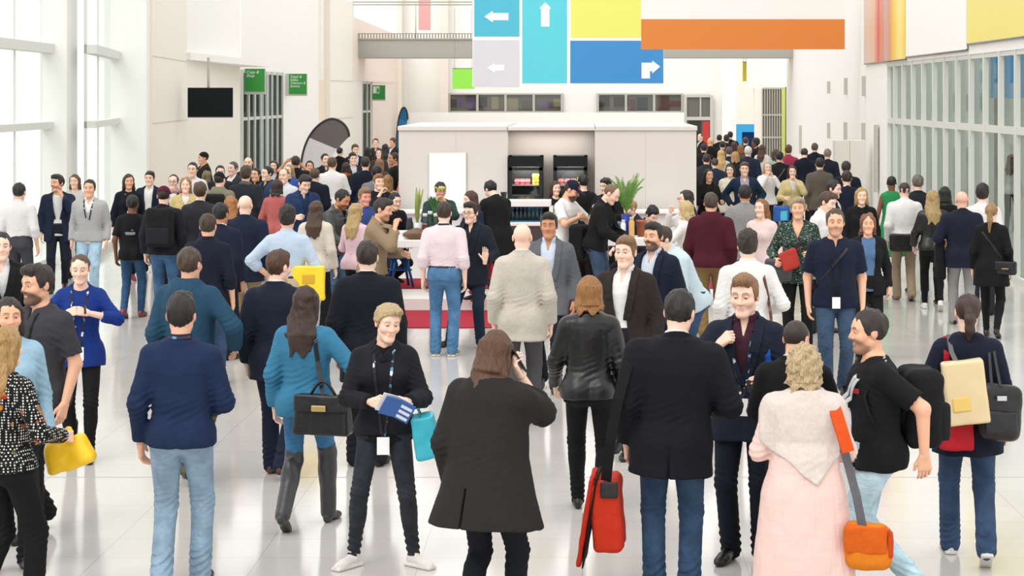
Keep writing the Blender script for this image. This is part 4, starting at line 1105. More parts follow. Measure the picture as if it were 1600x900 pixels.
# footbridge
Yf = 83.5; a, b_ = at(551, 60, Yf), at(1240, 90, Yf)
r = empty('footbridge', (0, Yf, b_.z), 0, 'grey steel footbridge crossing the hall high behind the signs', 'footbridge')
h = a.z - b_.z; gt = at(0, 52, Yf).z - b_.z
m = MB(); m.box(a.x - .3, b_.x, 0, 2.2, 0, h); m.box(a.x - .3, b_.x, -.06, 0, h - .05, h); m.box(a.x - .3, b_.x, -.06, 0, 0, .04); m.build('girder', mat('paint', '#a5a49c'), r)
m = MB(); n = 150
for i in range(n): x = a.x + (b_.x - a.x) * i / n; m.box(x, x + .05, -.02, .02, h, gt)
m.box(a.x, b_.x, -.03, .03, gt - .03, gt); m.build('grating', mat('paint', '#8f8e86'), r)
ht = at(0, 3, Yf).z - b_.z
for i in range(8):
    x = a.x + (b_.x - a.x) * i / 7.; MB().tube([(x, .05, h), (x, .05, ht)], .025, 8).build('post', mat('paint', '#b9b7ae'), r, smooth=True)
for z in (ht, ht - .12): MB().tube([(a.x, .05, z), (b_.x, .05, z)], .028, 8).build('handrail', mat('paint', '#a9a596'), r, smooth=True)
# banners beyond the bridge
def hung(px0, px1, py0, py1, Y, col, label, nm='hanging_banner'):
    a, b_ = at(px0, py0, Y), at(px1, py1, Y); r = empty(nm, ((a.x + b_.x) / 2, Y, b_.z), 0, label, 'banner'); w = (b_.x - a.x) / 2; h = a.z - b_.z
    MB().box(-w, w, 0, .02, 0, h).build('fabric', mat('paint', col), r)
    m = MB(); m.tube([(-w, .01, h), (w, .01, h)], .02, 8); m.build('top_rail', mat('metal', '#8f8d88'), r, smooth=True)
    for q in (-w * .8, w * .8): MB().tube([(q, .01, h), (q, .01, h + 2.5)], .006, 6).build('cable', mat('metal', '#8f8d88'), r)
    return r
hung(707, 741, 107, 139, 80, '#8fdf4b', 'lime green square banner hanging left of the big sign')
hung(1160.5, 1166.5, 97, 127, 85, '#e7cf2f', 'tiny yellow banner hanging at the far right end')
hung(654, 673, -40, 47, 90, '#e0a9a4', 'pink patterned banner hanging beyond the footbridge')
# ---- big direction sign
Ys = 56.0
def panel_sign(px0, px1, py0, py1, Y, label, nm):
    a, b_ = at(px0, py0, Y), at(px1, py1, Y); r = empty(nm, (a.x, Y, b_.z), 0, label, 'sign'); return r, a, b_
r, a, b_ = panel_sign(738, 1037, -60, 136, Ys, 'large hanging direction sign with coloured blocks and white arrows', 'direction_sign')
sc = Ys / F_PX
def RX(px): return px * sc - 738 * sc
def RZ(py): return (136 - py) * sc
MB().box(0, RX(1037), .01, .12, 0, RZ(-60)).build('backing', mat('paint', '#f4f4f2'), r)
def cell(px0, px1, py0, py1, col, nm='block', d=.01): return MB().box(RX(px0), RX(px1), .01 - d, .012, RZ(py1), RZ(py0)).build(nm, mat('sign', col), r)
cell(741, 811.5, -58, 57, '#52c3e0'); cell(739, 811.5, 62.5, 135.5, '#dcdae3'); cell(816, 886, -58, 130, '#5fd6e6'); cell(892, 1036, -58, 58.5, '#e9ec72'); cell(891, 1036.5, 63.5, 130, '#3f97dc')
def arrow(pts, col='#fbfbfb'):
    MB().prism([(RX(x), -.008, RZ(y)) for x, y in pts], (0, .008, 0)).build('arrow', mat('paint', col), r)
arrow([(757, 26), (770, 17), (770, 20.5), (794.5, 20.5), (794.5, 31.5), (770, 31.5), (770, 35)]); arrow([(761, 106), (773, 98.5), (773, 101.5), (788, 101.5), (788, 110.5), (773, 110.5), (773, 113.5)], '#f6f6f6')
arrow([(852, 3.5), (861.5, 13.5), (858.5, 13.5), (858.5, 41.5), (845.5, 41.5), (845.5, 13.5), (842.5, 13.5)])
arrow([(1002.5, 98), (1019, 98), (1019, 94.5), (1031.5, 104), (1019, 115), (1019, 111), (1015.5, 111), (1015.5, 122.5), (1002.5, 122.5)])
for x in (RX(760), RX(1010)): MB().tube([(x, .06, RZ(-60)), (x, .06, RZ(-60) + 3)], .01, 6).build('cable', mat('metal', '#8f8d88'), r)
r, a, b_ = panel_sign(1002, 1320, -60, 77, 47.0, 'wide hanging panel, white above with an orange band below', 'hanging_sign')
W, H = b_.x - a.x, a.z - b_.z; zo = (77 - 30) * 47 / F_PX
MB().box(0, W, 0, .08, zo, H).build('upper_panel', mat('paint', '#edebe9'), r); MB().box(0, W, -.002, .08, 0, zo).build('orange_band', mat('sign', '#e6883a'), r)
for x in (.4, W - .4): MB().tube([(x, .04, H), (x, .04, H + 3)], .01, 6).build('cable', mat('metal', '#8f8d88'), r)

# ---- kiosk on a low platform
KS = 98.0; Yk = F_PX / KS; PZ0 = .16; KZ = 0.0
def kx(px): return (px - VX) / KS
def kz(py): return CAM_H - (py - VY) / KS
r = empty('kiosk', (0, Yk, 0), 0, 'beige panelled kiosk block with a flat roof edge behind the bar tables', 'kiosk')
KM = mat('paint', '#d6cfc9'); kt = kz(197)
MB().box(kx(623), kx(793), 0, .12, KZ, kz(204)).build('wall_panel', KM, r); MB().box(kx(930), kx(1088), 0, .12, KZ, kz(204)).build('wall_panel', KM, r)
MB().box(kx(793), kx(930), .5, .6, KZ, kz(204)).build('recess_wall', mat('paint', '#cfc6bf'), r)
MB().box(kx(623), kx(623) + .1, .12, 4.2, KZ, kz(204)).build('side_wall', KM, r); MB().box(kx(1088) - .1, kx(1088), .12, 4.2, KZ, kz(204)).build('side_wall', KM, r)
m = MB(); m.box(kx(621.5), kx(792.5), -.03, 4.2, kz(204), kt); m.box(kx(793.5), kx(929.5), -.03, 4.2, kz(204), kt - .01); m.box(kx(930.5), kx(1089.5), -.03, 4.2, kz(204), kt); m.build('roof_edge', mat('paint', '#d9d2cd'), r, bevel=.008)
m = MB(); m.box(kx(793) - .01, kx(793), .1, .5, KZ, kz(204)); m.build('reveal', mat('paint', '#cdc2ba'), r)
for i, px in enumerate((712, 1008)): MB().box(kx(px), kx(px) + .008, -.003, 0, KZ, kz(204)).build('panel_joint', mat('paint', '#cabfb6'), r)
b2 = empty('menu_board', (kx(699.5), Yk - .04, kz(330)), 0, 'blank white rectangular board on the beige kiosk wall', 'board'); MB().box(kx(671) - kx(699.5), kx(728) - kx(699.5), 0, .02, 0, kz(239) - kz(330)).build('sheet', mat('paint', '#f6f5f2'), b2); MB().box(kx(671) - kx(699.5) - .01, kx(728) - kx(699.5) + .01, .012, .028, -.01, kz(239) - kz(330) + .01).build('backing', mat('paint', '#cfcac4'), b2)
def fridge(px0, px1, label):
    f = empty('display_fridge', (kx((px0 + px1) / 2), Yk - .06, KZ), 0, label, 'fridge', 'glass door fridges in the kiosk')
    w = (kx(px1) - kx(px0)) / 2; zt = kz(243.5) - KZ; BK = mat('plastic', '#17191b')
    m = MB(); m.box(-w, -w + .05, 0, .5, 0, zt); m.box(w - .05, w, 0, .5, 0, zt); m.box(-w, w, .45, .5, 0, zt); m.box(-w, w, 0, .5, zt - .17, zt); m.box(-w, w, 0, .5, 0, .3); m.build('cabinet', BK, f)
    MB().box(-w, w, -.02, 0, zt - .165, zt - .01).build('header', mat('gloss', '#1c2022'), f)
    m = MB(); m.box(-w + .01, -w + .06, -.03, 0, .28, zt - .18); m.box(w - .06, w - .01, -.03, 0, .28, zt - .18); m.box(-w + .01, w - .01, -.03, 0, zt - .23, zt - .18); d = m.build('door', BK, f)
    MB().box(w - .045, w - .03, -.06, -.03, .7, 1.1).build('handle', mat('metal', '#909396'), d)
    for z in (.9, 1.25, 1.53): MB().box(-w + .05, w - .05, .05, .45, z - .012, z).build('shelf', mat('metal', '#c9cccc'), f)
    MB().box(-w + .02, w - .02, -.014, -.008, .3, zt - .22).build('pane', mat('glass', '#eef3f2'), f)
    return f, w, zt
f1, w1, zt1 = fridge(794.5, 848.5, 'black glass-door fridge behind the white shelf, the one with stacked snacks'); f2, w2, zt2 = fridge(864.5, 918, 'black glass-door fridge partly behind the person in a navy cap')
def goods(nm, X, Y, Z, w, d, h, col, label, cat, grp, lid=None):
    o = empty(nm, (X, Y, Z + .003), 0, label, cat, grp); MB().box(-w / 2, w / 2, -d / 2, d / 2, 0, h).build('carton', mat('plastic', col), o, bevel=.006)
    MB().box(-w / 2 - .003, w / 2 + .003, -d / 2 - .004, d / 2 + .004, h * .55, h * .8).build('band', mat('plastic', lid or '#f3e6c0'), o); return o
fx = f1.location.x; fy = f1.location.y
for i in range(3): goods('snack_box', fx - .14 + i * .085, fy + .2, KZ + 1.53, .075, .2, .09, '#c94f58', 'row of red snack packs on the upper shelf of the fridge', 'snack box', 'red snack packs', '#e08a90')
for i in range(4): goods('snack_box', fx + .13 + (i % 2) * .055, fy + .2, KZ + 1.53 + (i // 2) * .09, .05, .2, .085, '#e3c23a', 'small yellow snack packs stacked on the upper fridge shelf', 'snack box', 'yellow snack packs', '#f0b070')
o = empty('snack_tray', (fx, fy + .25, KZ + 1.253), 0, 'tray of golden pastries on the middle fridge shelf', 'tray')
MB().lathe([(.15, 0), (.2, .03), (.205, .035)], 24).build('tray', mat('metal', '#c9a86a'), o, smooth=True)
for i in range(6): MB().lathe([(.0, 0), (.05, .02), (.045, .05), (.0, .065)], 12, (.1 * math.cos(i), .1 * math.sin(i), .03)).build('pastry', mat('leaf', '#c08f4a'), o, smooth=True)
fx2 = f2.location.x
for i in range(3): goods('snack_box', fx2 - .15 + i * .1, fy + .2, KZ + 1.53, .085, .2, .09, '#9c4a4e', 'row of dark red packs on the shelf of the second fridge', 'snack box', 'dark red packs', '#c07a7c')
for i in range(2): goods('snack_box', fx2 + .14 + i * .06, fy + .2, KZ + 1.53, .05, .2, .11, '#d9b84a', 'yellow packs at the end of the shelf of the second fridge', 'snack box', 'yellow packs in the second fridge')
def lathed(nm, prof, X, Y, Z, m, label, cat, grp=None, cap=None, n=14):
    o = empty(nm, (X, Y, Z), 0, label, cat, grp); MB().lathe(prof, n).build('vessel', m, o, smooth=True)
    if cap: MB().lathe(cap[0], n).build('cap', cap[1], o, smooth=True)
    return o
BOT = [(.03, 0), (.032, .01), (.032, .13), (.014, .17), (.013, .2)]; CAP = [(.0145, .195), (.0145, .22)]
# white shelf counter in front of the fridge with water bottles
Ysh = Yk - .75
def atk(px, py): return at(px, py, Ysh)
sh = empty('display_shelf', (atk(823, 0).x, Ysh, KZ), 0, 'white open display shelf with water bottles in front of the fridges', 'shelf')
w = (atk(863, 0).x - atk(786, 0).x) / 2; z1, z2 = atk(0, 312).z - KZ, atk(0, 346).z - KZ
WH = mat('plastic', '#f2f2f0')
m = MB(); m.box(-w, w, -.2, .2, z1 - .1, z1); m.build('top', WH, sh, bevel=.01); MB().box(-w, w, -.2, .2, z2 - .06, z2).build('shelf_board', WH, sh, bevel=.01)
for sx_ in (-1, 1): MB().box(sx_ * w - .03, sx_ * w + .03, -.2, .2, 0, z1 - .1).build('side_panel', WH, sh)
MB().box(-w, w, -.18, .2, 0, z2 - .06).build('lower_panel', mat('plastic', '#4a4340'), sh)
for i in range(9): lathed('water_bottle', BOT, sh.location.x - w + .11 + i * (2 * w - .2) / 9, Ysh - .1, KZ + z2, mat('glass', '#9fd3e6'), 'clear blue water bottles in a row on the white display shelf', 'bottle', 'water bottles on the display shelf', (CAP, mat('plastic', '#2f6fa8')))
lathed('paper_cup', [(.035, 0), (.05, .11), (.053, .112)], atk(785.5, 0).x + .02, Ysh - .1, KZ + z1, mat('plastic', '#1d1c1c'), 'black paper cup on the left end of the white shelf', 'cup', None, ([(.054, .112), (.05, .125)], mat('plastic', '#2a2929')))
# platform and carpets
pl = struct(MB().box(-3.6, 2.3, 26.4, 29.42, 0, PZ0).build('platform', mat('paint', '#e3e0dc')))
def carpet(x0, x1, y0, y1, z, label):
    o = empty('carpet', ((x0 + x1) / 2, (y0 + y1) / 2, z), 0, label, 'carpet'); w, d = (x1 - x0) / 2, (y1 - y0) / 2
    MB().box(-w, w, -d, d, 0, .008).build('pile', mat('wool', '#b3263c'), o); m = MB(); m.box(-w, w, -d - .02, -d, 0, .01); m.build('edge', mat('cloth', '#8f1f30'), o)
carpet(-2.6, -.5, F_PX / 123 + .02, 26.38, .001, 'red carpet on the floor in front of the platform step'); carpet(-3.3, 2.1, F_PX / 108, 29.3, PZ0, 'red carpet on top of the kiosk platform')
for q0, q1 in ((623, 779), (940, 1060)): MB().box(kx(q0), kx(q1), -.62, -.5, 0, PZ0 + .95).build('counter_front', mat('plastic', '#efecea'), r)
m = MB(); 
for q0, q1 in ((623, 779), (940, 1060)): MB().box(kx(q0), kx(q1), -.7, -.2, PZ0 + .95, PZ0 + 1.0).build('counter_top', mat('plastic', '#f3f1ef'), r, bevel=.01)
# tall bar tables
def bar_table(px0, px1, yt, s, label, h=None, d=.55, legs=True):
    Y = F_PX / s; xa, xb = (px0 - VX) / s, (px1 - VX) / s; zt = CAM_H - (yt - VY) / s
    t_ = empty('bar_table', ((xa + xb) / 2, Y, PZ0 + .009), 0, label, 'table', 'white bar tables'); w = (xb - xa) / 2; H = zt - PZ0 - .009
    MB().box(-w, w, 0, d, H - .11, H).build('tabletop', mat('plastic', '#efedea'), t_, bevel=.012)
    for sx_ in (-1, 1):
        for y in (.08, d - .08):
            l = MB().box(sx_ * (w - .1) - .035, sx_ * (w - .1) + .035, y - .035, y + .035, .015, H - .11).build('leg', mat('metal', '#b9b6b0'), t_)
            MB().box(sx_ * (w - .1) - .05, sx_ * (w - .1) + .05, y - .05, y + .05, 0, .02).build('foot', mat('metal', '#5a5856'), l)
    return (xa + xb) / 2, Y, zt, w
T1 = bar_table(566, 748, 375, 110.5, 'white bar table with plants, jars and a paper bag in front of the menu board'); T2 = bar_table(936, 1068, 372, 112, 'white bar table with the palm and bottles in front of the kiosk')
def stool(px, py_seat, s, rz, label, col='#1f4f86', z=PZ0):
    X, Y = (px - VX) / s, F_PX / s; H = CAM_H - (py_seat - VY) / s - z
    t_ = empty('bar_stool', (X, Y, z + .011), rz, label, 'stool', 'metal bar stools'); M = mat('gloss', col)
    m = MB(); m.lathe([(.15, H - .03), (.165, H - .015), (.16, H), (.02, H + .004)], 20); m.build('seat', M, t_, smooth=True)
    for i in range(4):
        a = math.pi / 4 + i * math.pi / 2; MB().tube([(.11 * math.cos(a), .11 * math.sin(a), H - .02), (.23 * math.cos(a), .23 * math.sin(a), 0)], [.024, .018], 8).build('leg', M, t_, smooth=True)
    m = MB(); q = [(.2 * math.cos(a), .2 * math.sin(a), .25) for a in [math.pi / 4 + i * math.pi / 2 for i in range(5)]]; m.tube(q, .011, 6); m.build('foot_rail', M, t_)
    m = MB(); m.tube([(-.15, .12, H), (-.15, .16, H + .2), (0, .18, H + .25), (.15, .16, H + .2), (.15, .12, H)], .014, 8); m.build('backrest', M, t_, smooth=True)
stool(625, 402, 107, .3, 'dark blue metal bar stool by the table leg'); stool(540, 420, 109, 0, 'navy metal bar stool behind the person in the long dark coat'); stool(508, 418, 107, .5, 'white and navy bar stool beside the yellow bag', '#3d5876'); stool(756, 405, 112, .2, 'red bar stool beside the waving person', '#a32a36'); stool(886, 412, 109, 0, 'blue metal bar stool under the black backpack', '#2a5488'); stool(1098, 420, 112, .3, 'pale blue bar stool behind the maroon hoodie', '#88a9c8')
# ------------------------------------------------------------------ the crowd
NV, BK, CH, GY, LG, WT, BG = '#18233a', '#121215', '#2a2c31', '#6c6d72', '#b4b4b6', '#f0efec', '#b9ab98'
JD, JM, JL = '#1f3350', '#3d6791', '#8fb2ce'
# --- nearest people
person('A1', 'w', 8, 508, 1.66, 150, 'person with long blond hair in a black patterned top holding a yellow plastic bag', t='blouse:#17171a:#cfcfc8:dots', b='reg:#141416', hair='wavylong:#a8854f', arms='bag,down', legs='stepR', w=1.05, hem=.92)
person('A2', 'w', 14, 462, 1.71, 25, 'dark-haired person in a pale blue top half cut off behind the blond person', t='blouse:#a9cfe6', b='slim:#20242c', hair='mid:#2a1d16', skin=1, arms='down,down')
person('A3', 'm', 62, 412, 1.82, -28, 'bearded person in a charcoal polo shirt with a badge cord', t='polo:#45454a', b='reg:#17181b', hair='quiff:#2c2019', beard=('#3a2a20', .85), skin=1, arms='down,down', legs='stepL', w=1.06, lanyard='#1d1d22:1.12:none', head=(-12, 4, 0))
person('A4', 'w', 126, 395, 1.69, 8, 'person in a cobalt blue sweater and black leggings with lanyard and white badge', t='top3:#163c94', b='skinny:#17181a', hair='lowpony:#5b4332', arms='chest,chest', legs='close', shoes='boot:#141416', foot=722, lanyard='+#2b2430:.98', hem=.82, head=(0, 8, 0))
person('A5', 'm', 283, 457, 1.78, 180, 'person in a navy shirt and light jeans walking away in front at the side', t='shirt:#1d3158', b='reg:#8ba6bd:denim', hair='quiff:#1b130f', skin=1, arms='front,down', legs='stepR', shoes='dress:#3a2a20', w=.99, lanyard='+#3a2436:1.1:none', hem=.87)
person('A6', 'm', 296, 385, 1.80, 165, 'person in a teal blue hoodie with olive trousers, elbow bent outwards', t='hoodie:#27536f', b='reg:#6a6440', hair='short:#4a3a2c', skin=1, arms='elbow,down', legs='stepL', w=1.06)
person('A7', 'w', 478, 440, 1.68, 168, 'person with long brown hair in a loose teal knit sweater and tall grey boots', t='sweater:#3f88ae', b='skinny:#3478a8:denim', hair='wavylong:#3a241a', arms='elbow,down', legs='walkR', shoes='dress:#3e3e43', foot=826, w=1.08, neckdrop=.13, hem=.84, boots='#3e3e43')
person('A8', 'm', 432, 390, 1.76, 172, 'brown-haired person in a dark navy suit and brown shoes behind the teal sweater', t='suit:#182338', inner='shirt:#f0efec', b='reg:#1b2740', hair='side:#4e2f1c', arms='down,down', legs='stepL', shoes='dress:#6a3c24', foot=745, head=(-25, 5, 0))
person('A9', 'w', 601, 473, 1.66, 2, 'person with short blond hair in a black jacket and white sneakers reading a leaflet', t='jacket:#1d1e26', inner='tee:#17171c', b='skinny:#141c2a:denim', hair='pixie:#b39c74', arms='holdc,hold', legs=((.2, -.02, 0, 48), (-.21, -.02, 0, -38)), shoes='sneaker:#efeae4', foot=884, lanyard='+#1d1d24:.88', head=(22, 10, 4), hem=.9, vzb=1.38)
person('A10', 'm', 574, 375, 1.80, 180, 'dark-haired person in a long black-navy overcoat seen from behind', t='coat:#151a26', inner='shirt:#f0efec', b='reg:#1b1e26', hair='short:#2e221b', arms='down,down', legs='stand', hem=.66)
person('A11', 'm', 768, 515, 1.70, 150, 'brown-haired person in a dark grey knee-length coat talking on a phone', t='coat:#2b2a29', inner='shirt:#dfe4ec', b='slim:#141821', hair='mid:#5a3a22', arms='phone,down', legs='stepR', lean=4, head=(20, 8, -6), hem=.68, w=1.08, flare=[(.68, .30, .23), (.85, .25, .19), (1.05, .20, .155), (1.2, .195, .14)])
person('A12', 'w', 921, 422, 1.71, 180, 'person with a brown bob in a glossy black leather jacket and black trousers', t='leather:#0d0d0e', inner='tee:#17171c', b='slim:#0e0f10', hair='bob:#9a6a38', arms='down,fwd', legs='walkL', shoes='dress:#0f0e0e', foot=805, hem=.88)
person('A13', 'm', 1056, 450, 1.83, 176, 'broad person in a black blazer and blue jeans seen from behind in front', t='suit:#11131d', inner='shirt:#f0efec', b='reg:#274a6d:denim', hair='short:#1b1714', arms='bent,down', legs='stand', w=1.2, head=(-14, 8, 0), hem=.72, side=-3)
person('A14', 'm', 1165, 425, 1.83, -14, 'person in a navy suit with burgundy shirt, lanyard and badge, hand raised to the chest', t='suit:#1a2438', inner='shirt:#4a2436', b='reg:#161d2c', hair='quiff:#8a6440', arms='strap,hold', legs='stand', shoes='dress:#121112', foot=878, lanyard='+#22202a:1.02', head=(-6, 6, 0))
person('A15', 'm', 1240, 497, 1.62, 168, 'person in a black jacket with cropped brown hair behind the curly blond head', t='jacket:#131317', inner='shirt:#e5e5e5', b='reg:#1b1e26', hair='buzz:#33241a', skin=1, arms='holdc,holdc', head=(-18, 14, 0))
person('A16', 'w', 1256, 540, 1.60, 180, 'person with curly blond hair in a sheer pale pink tunic seen from behind', t='tunic:#e6c6be', b='wide:#efe3dc', hair='curly:#b8a27c', arms='hold,hold', legs='stand', w=1.1, hem=.30, flare=[(.30, .29, .22), (.6, .265, .20), (.88, .235, .18), (1.0, .2, .155), (1.1, .175, .14)])
person('A17', 'm', 1364, 480, 1.74, -84, 'person in a black t-shirt and pale jeans striding past with a black backpack', t='tshirt:#131316', b='reg:#b4d2de:denim', hair='short:#2a201a', beard=('#4a352a', .6), skin=1, arms='down,back', legs='walkL', w=1.12, lean=4, belly=.03)
person('A18', 'w', 1512, 457, 1.73, 176, 'person with a low ponytail in a navy cardigan carrying shoulder bags', t='cardigan:#151d33', inner='tee:#a52c36', b='reg:#27466a:denim', hair='lowpony:#3f2b1f', arms='down,bent', legs='walkL', shoes='sneaker:#f2f0ee', foot=878, hem=.72, w=1.04)
# --- left, middle distance
person('B1', 'm', 30, 285, 1.76, 176, 'person in a white-grey shirt and grey trousers walking away by the first window', t='rolled:#e7e6e6', b='reg:#4a4b52', hair='short:#17120f', skin=1, arms='down,down', legs='stepL', belt='#222222')
person('B0', 'm', 2, 362, 1.74, 20, 'person in a dark jacket cut off by the picture border below the window', t='suit:#15161c', inner='shirt:#e5e5e5', b='reg:#1b1e26', hair='short:#221a15', arms='grip,grip', legs='stand')
person('B2', 'm', 91, 271, 1.77, 12, 'person in a navy blazer and white t-shirt raising a hand to the face', t='suit:#1c2a44', inner='tee:#f3f2f0', b='slim:#1f2434', hair='quiff:#231914', beard=('#2c2019', .5), skin=1, arms='down,face', legs='stepR', openj=True, foot=456, lanyard='#23242c:1.1:none', belt='#1a1613', head=(-40, 0, 0), shoes='dress:#2a201c')
person('B3', 'w', 117, 271, 1.70, 0, 'person half hidden behind the raised hand of the navy blazer', t='blouse:#d9d7d4', hair='mid:#6a4a34', b='reg:#39404c', arms='down,down', foot=436)
person('B4', 'm', 140, 280, 1.76, 4, 'person in a light grey sweater and pale blue jeans near the windows', t='sweater:#b9babb', inner='shirt:#f0efec', vzb=1.28, b='reg:#a7c6da:denim', hair='short:#1f1814', skin=1, arms='down,down', legs='stepL', lanyard='#2a3048:1.15:none', shoes='sneaker:#e8e4de')
person('B5', 'w', 201, 268, 1.72, 22, 'person with long dark curls in a navy cardigan and white lanyard', t='cardigan:#141a2c', inner='tee:#20222c', b='slim:#1a1f2c', hair='wavylong:#3e281d', skin=1, arms='down,down', legs='stepR', shoes='sneaker:#b05560', lanyard='#f0f0f0:1.0:none', foot=440)
person('B6', 'm', 234, 267, 1.7, 0, 'person in a navy blazer and white shirt facing the hall beside the cream wall', t='suit:#1b2540', inner='shirt:#f6f5f3', b='reg:#20242e', hair='side:#38271c', arms='down,down', openj=True)
person('B7', 'm', 207, 317, 1.64, 178, 'dark-skinned person in a black t-shirt and blue trousers walking away', t='tshirt:#111216', b='slim:#1f4f78:denim', hair='short:#0e0b0a', skin=3, arms='down,down', legs='stepR', shoes='dress:#8a3a34', w=.95, foot=497)
person('B8', 'm', 256, 290, 1.78, 180, 'person in a maroon cap and dark jacket wearing a black backpack', t='jacket:#211f2c', b='reg:#33628c:denim', hair='short:#2a1c15', cap='cap:#5a1d30', arms='down,down', legs='stepL')
person('B9', 'w', 271, 271, 1.74, 0, 'person in glasses with a pink scarf behind the maroon cap', t='suit:#23242b', inner='tee:#f0efec', scarf='#e5a9b4', b='reg:#22262e', hair='bun:#33231b', glasses=True, arms='down,down')
person('B10', 'm', 301, 253, 1.80, 0, 'tall dark-haired person in a pale shirt facing the hall before the recess', t='shirt:#ece6e2', b='reg:#2c2f38', hair='short:#241a15', arms='down,down')
person('B11', 'm', 318, 237, 1.80, -60, 'person in a dark flat cap far back in front of the pale recess', t='jacket:#23221f', b='reg:#202020', hair='short:#2a1f18', cap='hat:#1d1b1a', arms='down,down', skin=1)
person('B12', 'w', 323, 266, 1.6, 175, 'person with loose olive-blond hair seen from behind', t='coat:#57502f', inner='tee:#222222', b='slim:#20242e', hair='wavy:#7a6a44', arms='down,down')
person('B13', 'm', 343, 268, 1.77, 168, 'person in a black cap and olive hoodie carrying a dark backpack', t='hoodie:#8f8f74', b='reg:#2a2d36', hair='short:#2a1c15', cap='cap:#16181c', arms='down,down', hood=True)
person('B14', 'm', 313, 284, 1.80, 178, 'brown-haired person in a charcoal suit with white collar seen from behind', t='suit:#33343a', inner='shirt:#f4f4f2', b='reg:#2a2c32', hair='side:#4c3320', arms='down,down')
person('B15', 'w', 290, 276, 1.72, 10, 'person in a pale yellow jacket between the maroon cap and the charcoal suit', t='jacket:#d9c486', inner='tee:#f0efec', b='slim:#2a2d36', hair='wavy:#9c7a58', arms='down,down')
person('B16', 'm', 364, 252, 1.75, -28, 'grey-haired person facing sideways beside the recess wall', t='suit:#3a3c46', inner='shirt:#f4f4f2', b='reg:#2a2c32', hair='short:#55504c', arms='down,down')
person('B17', 'm', 388, 244, 1.78, 0, 'person with receding dark hair standing before the glazed shop door', t='suit:#26282f', inner='shirt:#d8dbe2', b='reg:#22242b', hair='thin:#2a1f19', beard=('#3a2c22', .5), arms='down,down')
person('B18', 'm', 344, 258, 1.72, 15, 'dark-haired person squeezed behind the black cap', t='suit:#2a2a33', inner='shirt:#f0d5d2', b='reg:#22242b', hair='short:#191412', arms='down,down')
person('B19', 'm', 384, 260, 1.80, 178, 'person in a dark jacket with a grey scarf seen from behind', t='jacket:#2d313b', inner='tee:#333333', b='reg:#262a33', hair='tousled:#4c3a2b', scarf='#6b6c62', arms='down,down', w=1.1)
person('B20', 'm', 383, 303, 1.80, 180, 'bald person in a navy blazer and khaki trousers seen from behind', t='suit:#1a2740', inner='shirt:#e8e8ea', b='reg:#b19a74', hair='none:#8f6f5a', arms='down,down', legs='stepR', w=1.06)
person('B21', 'w', 361, 305, 1.66, 175, 'person with ginger curls between two navy backs', t='coat:#3a3d48', inner='tee:#222222', b='slim:#20242e', hair='wavylong:#a86f3c', arms='down,down')
person('B22', 'm', 325, 333, 1.76, 178, 'person in a navy polo shirt with bare forearms seen from behind', t='rolled:#141d33', b='reg:#27466a:denim', hair='short:#3c291b', skin=1, arms='down,down', legs='stepR', hem=.87)
person('B23', 'm', 345, 316, 1.76, 165, 'black-haired person in a navy suit just ahead of the navy polo shirt', t='suit:#17203a', inner='shirt:#e8e8ea', b='reg:#1a2030', hair='short:#0f0d0d', skin=2, arms='down,down', glasses=True)
person('B24', 'm', 418, 259, 1.76, -45, 'dark-haired person in profile with a white lanyard over a black shirt', t='suit:#33496a', inner='shirt:#16171b', b='reg:#22242b', hair='short:#1b1512', lanyard='#f2f2f2:1.0:none', arms='down,down', openj=True)
person('B25', 'w', 433, 279, 1.68, 180, 'person in a salmon red top with short brown hair seen from behind', t='blouse:#d0706c', b='slim:#23262f', hair='bob:#33221b', arms='hold,hold')
person('B26', 'm', 444, 262, 1.77, -15, 'balding person facing the hall behind the salmon red top', t='shirt:#dfe4ea', b='reg:#2a2c32', hair='thin:#7a5a48', arms='down,down', foot=430)
person('B27', 'w', 452, 256, 1.68, -20, 'person with straight long blond hair and a bright blue jacket', t='jacket:#3d62b4', inner='tee:#16171b', b='slim:#22242b', hair='long:#a5875a', arms='down,down')
person('B28', 'm', 462, 243, 1.78, -160, 'person in black holding a phone high above the crowd', t='jacket:#18181b', inner='tee:#16171b', b='reg:#1d1e24', hair='short:#2e2019', skin=2, arms='up,up')
person('B29', 'm', 473, 272, 1.80, 22, 'dark-haired person in a blue blazer looking down beside the salmon red top', t='suit:#27406a', inner='shirt:#223a66', b='reg:#1f2736', hair='side:#17120f', arms='hold,hold', head=(12, 24, 0))
person('B30', 'm', 492, 262, 1.72, 170, 'person in a dark navy suit seen from behind next to the white shirt', t='suit:#141c2e', inner='shirt:#e8e8ea', b='reg:#1a2030', hair='short:#5a4330', arms='down,down', w=1.08)
person('B31', 'm', 519, 245, 1.82, 176, 'tall broad person in a plain white shirt seen from behind', t='shirt:#f4f1ef', b='reg:#2a2f3b', hair='short:#5a3f2a', arms='hold,hold', w=1.14)
person('B32', 'w', 531, 229, 1.70, 160, 'person in black with pinned-up black hair beneath the feather flag', t='coat:#121214', inner='tee:#121214', b='slim:#121214', hair='bun:#121010', arms='down,down')
person('B33', 'm', 508, 244, 1.76, 30, 'dark-clothed person glimpsed left of the tall white shirt', t='suit:#1c1c20', inner='shirt:#333333', b='reg:#1c1c20', hair='short:#1a1512', arms='down,down', foot=372)
person('B34', 'w', 541, 253, 1.62, 170, 'dark-haired person with an orange scarf right of the white shirt', t='coat:#2c2524', inner='tee:#222222', scarf='#d0683f', b='slim:#22242b', hair='bob:#2c1d17', arms='down,down')
person('B35', 'm', 551, 239, 1.72, 25, 'black-haired person turned towards the orange scarf', t='suit:#2a2c34', inner='shirt:#dadada', b='reg:#22242b', hair='tousled:#151210', arms='down,down')
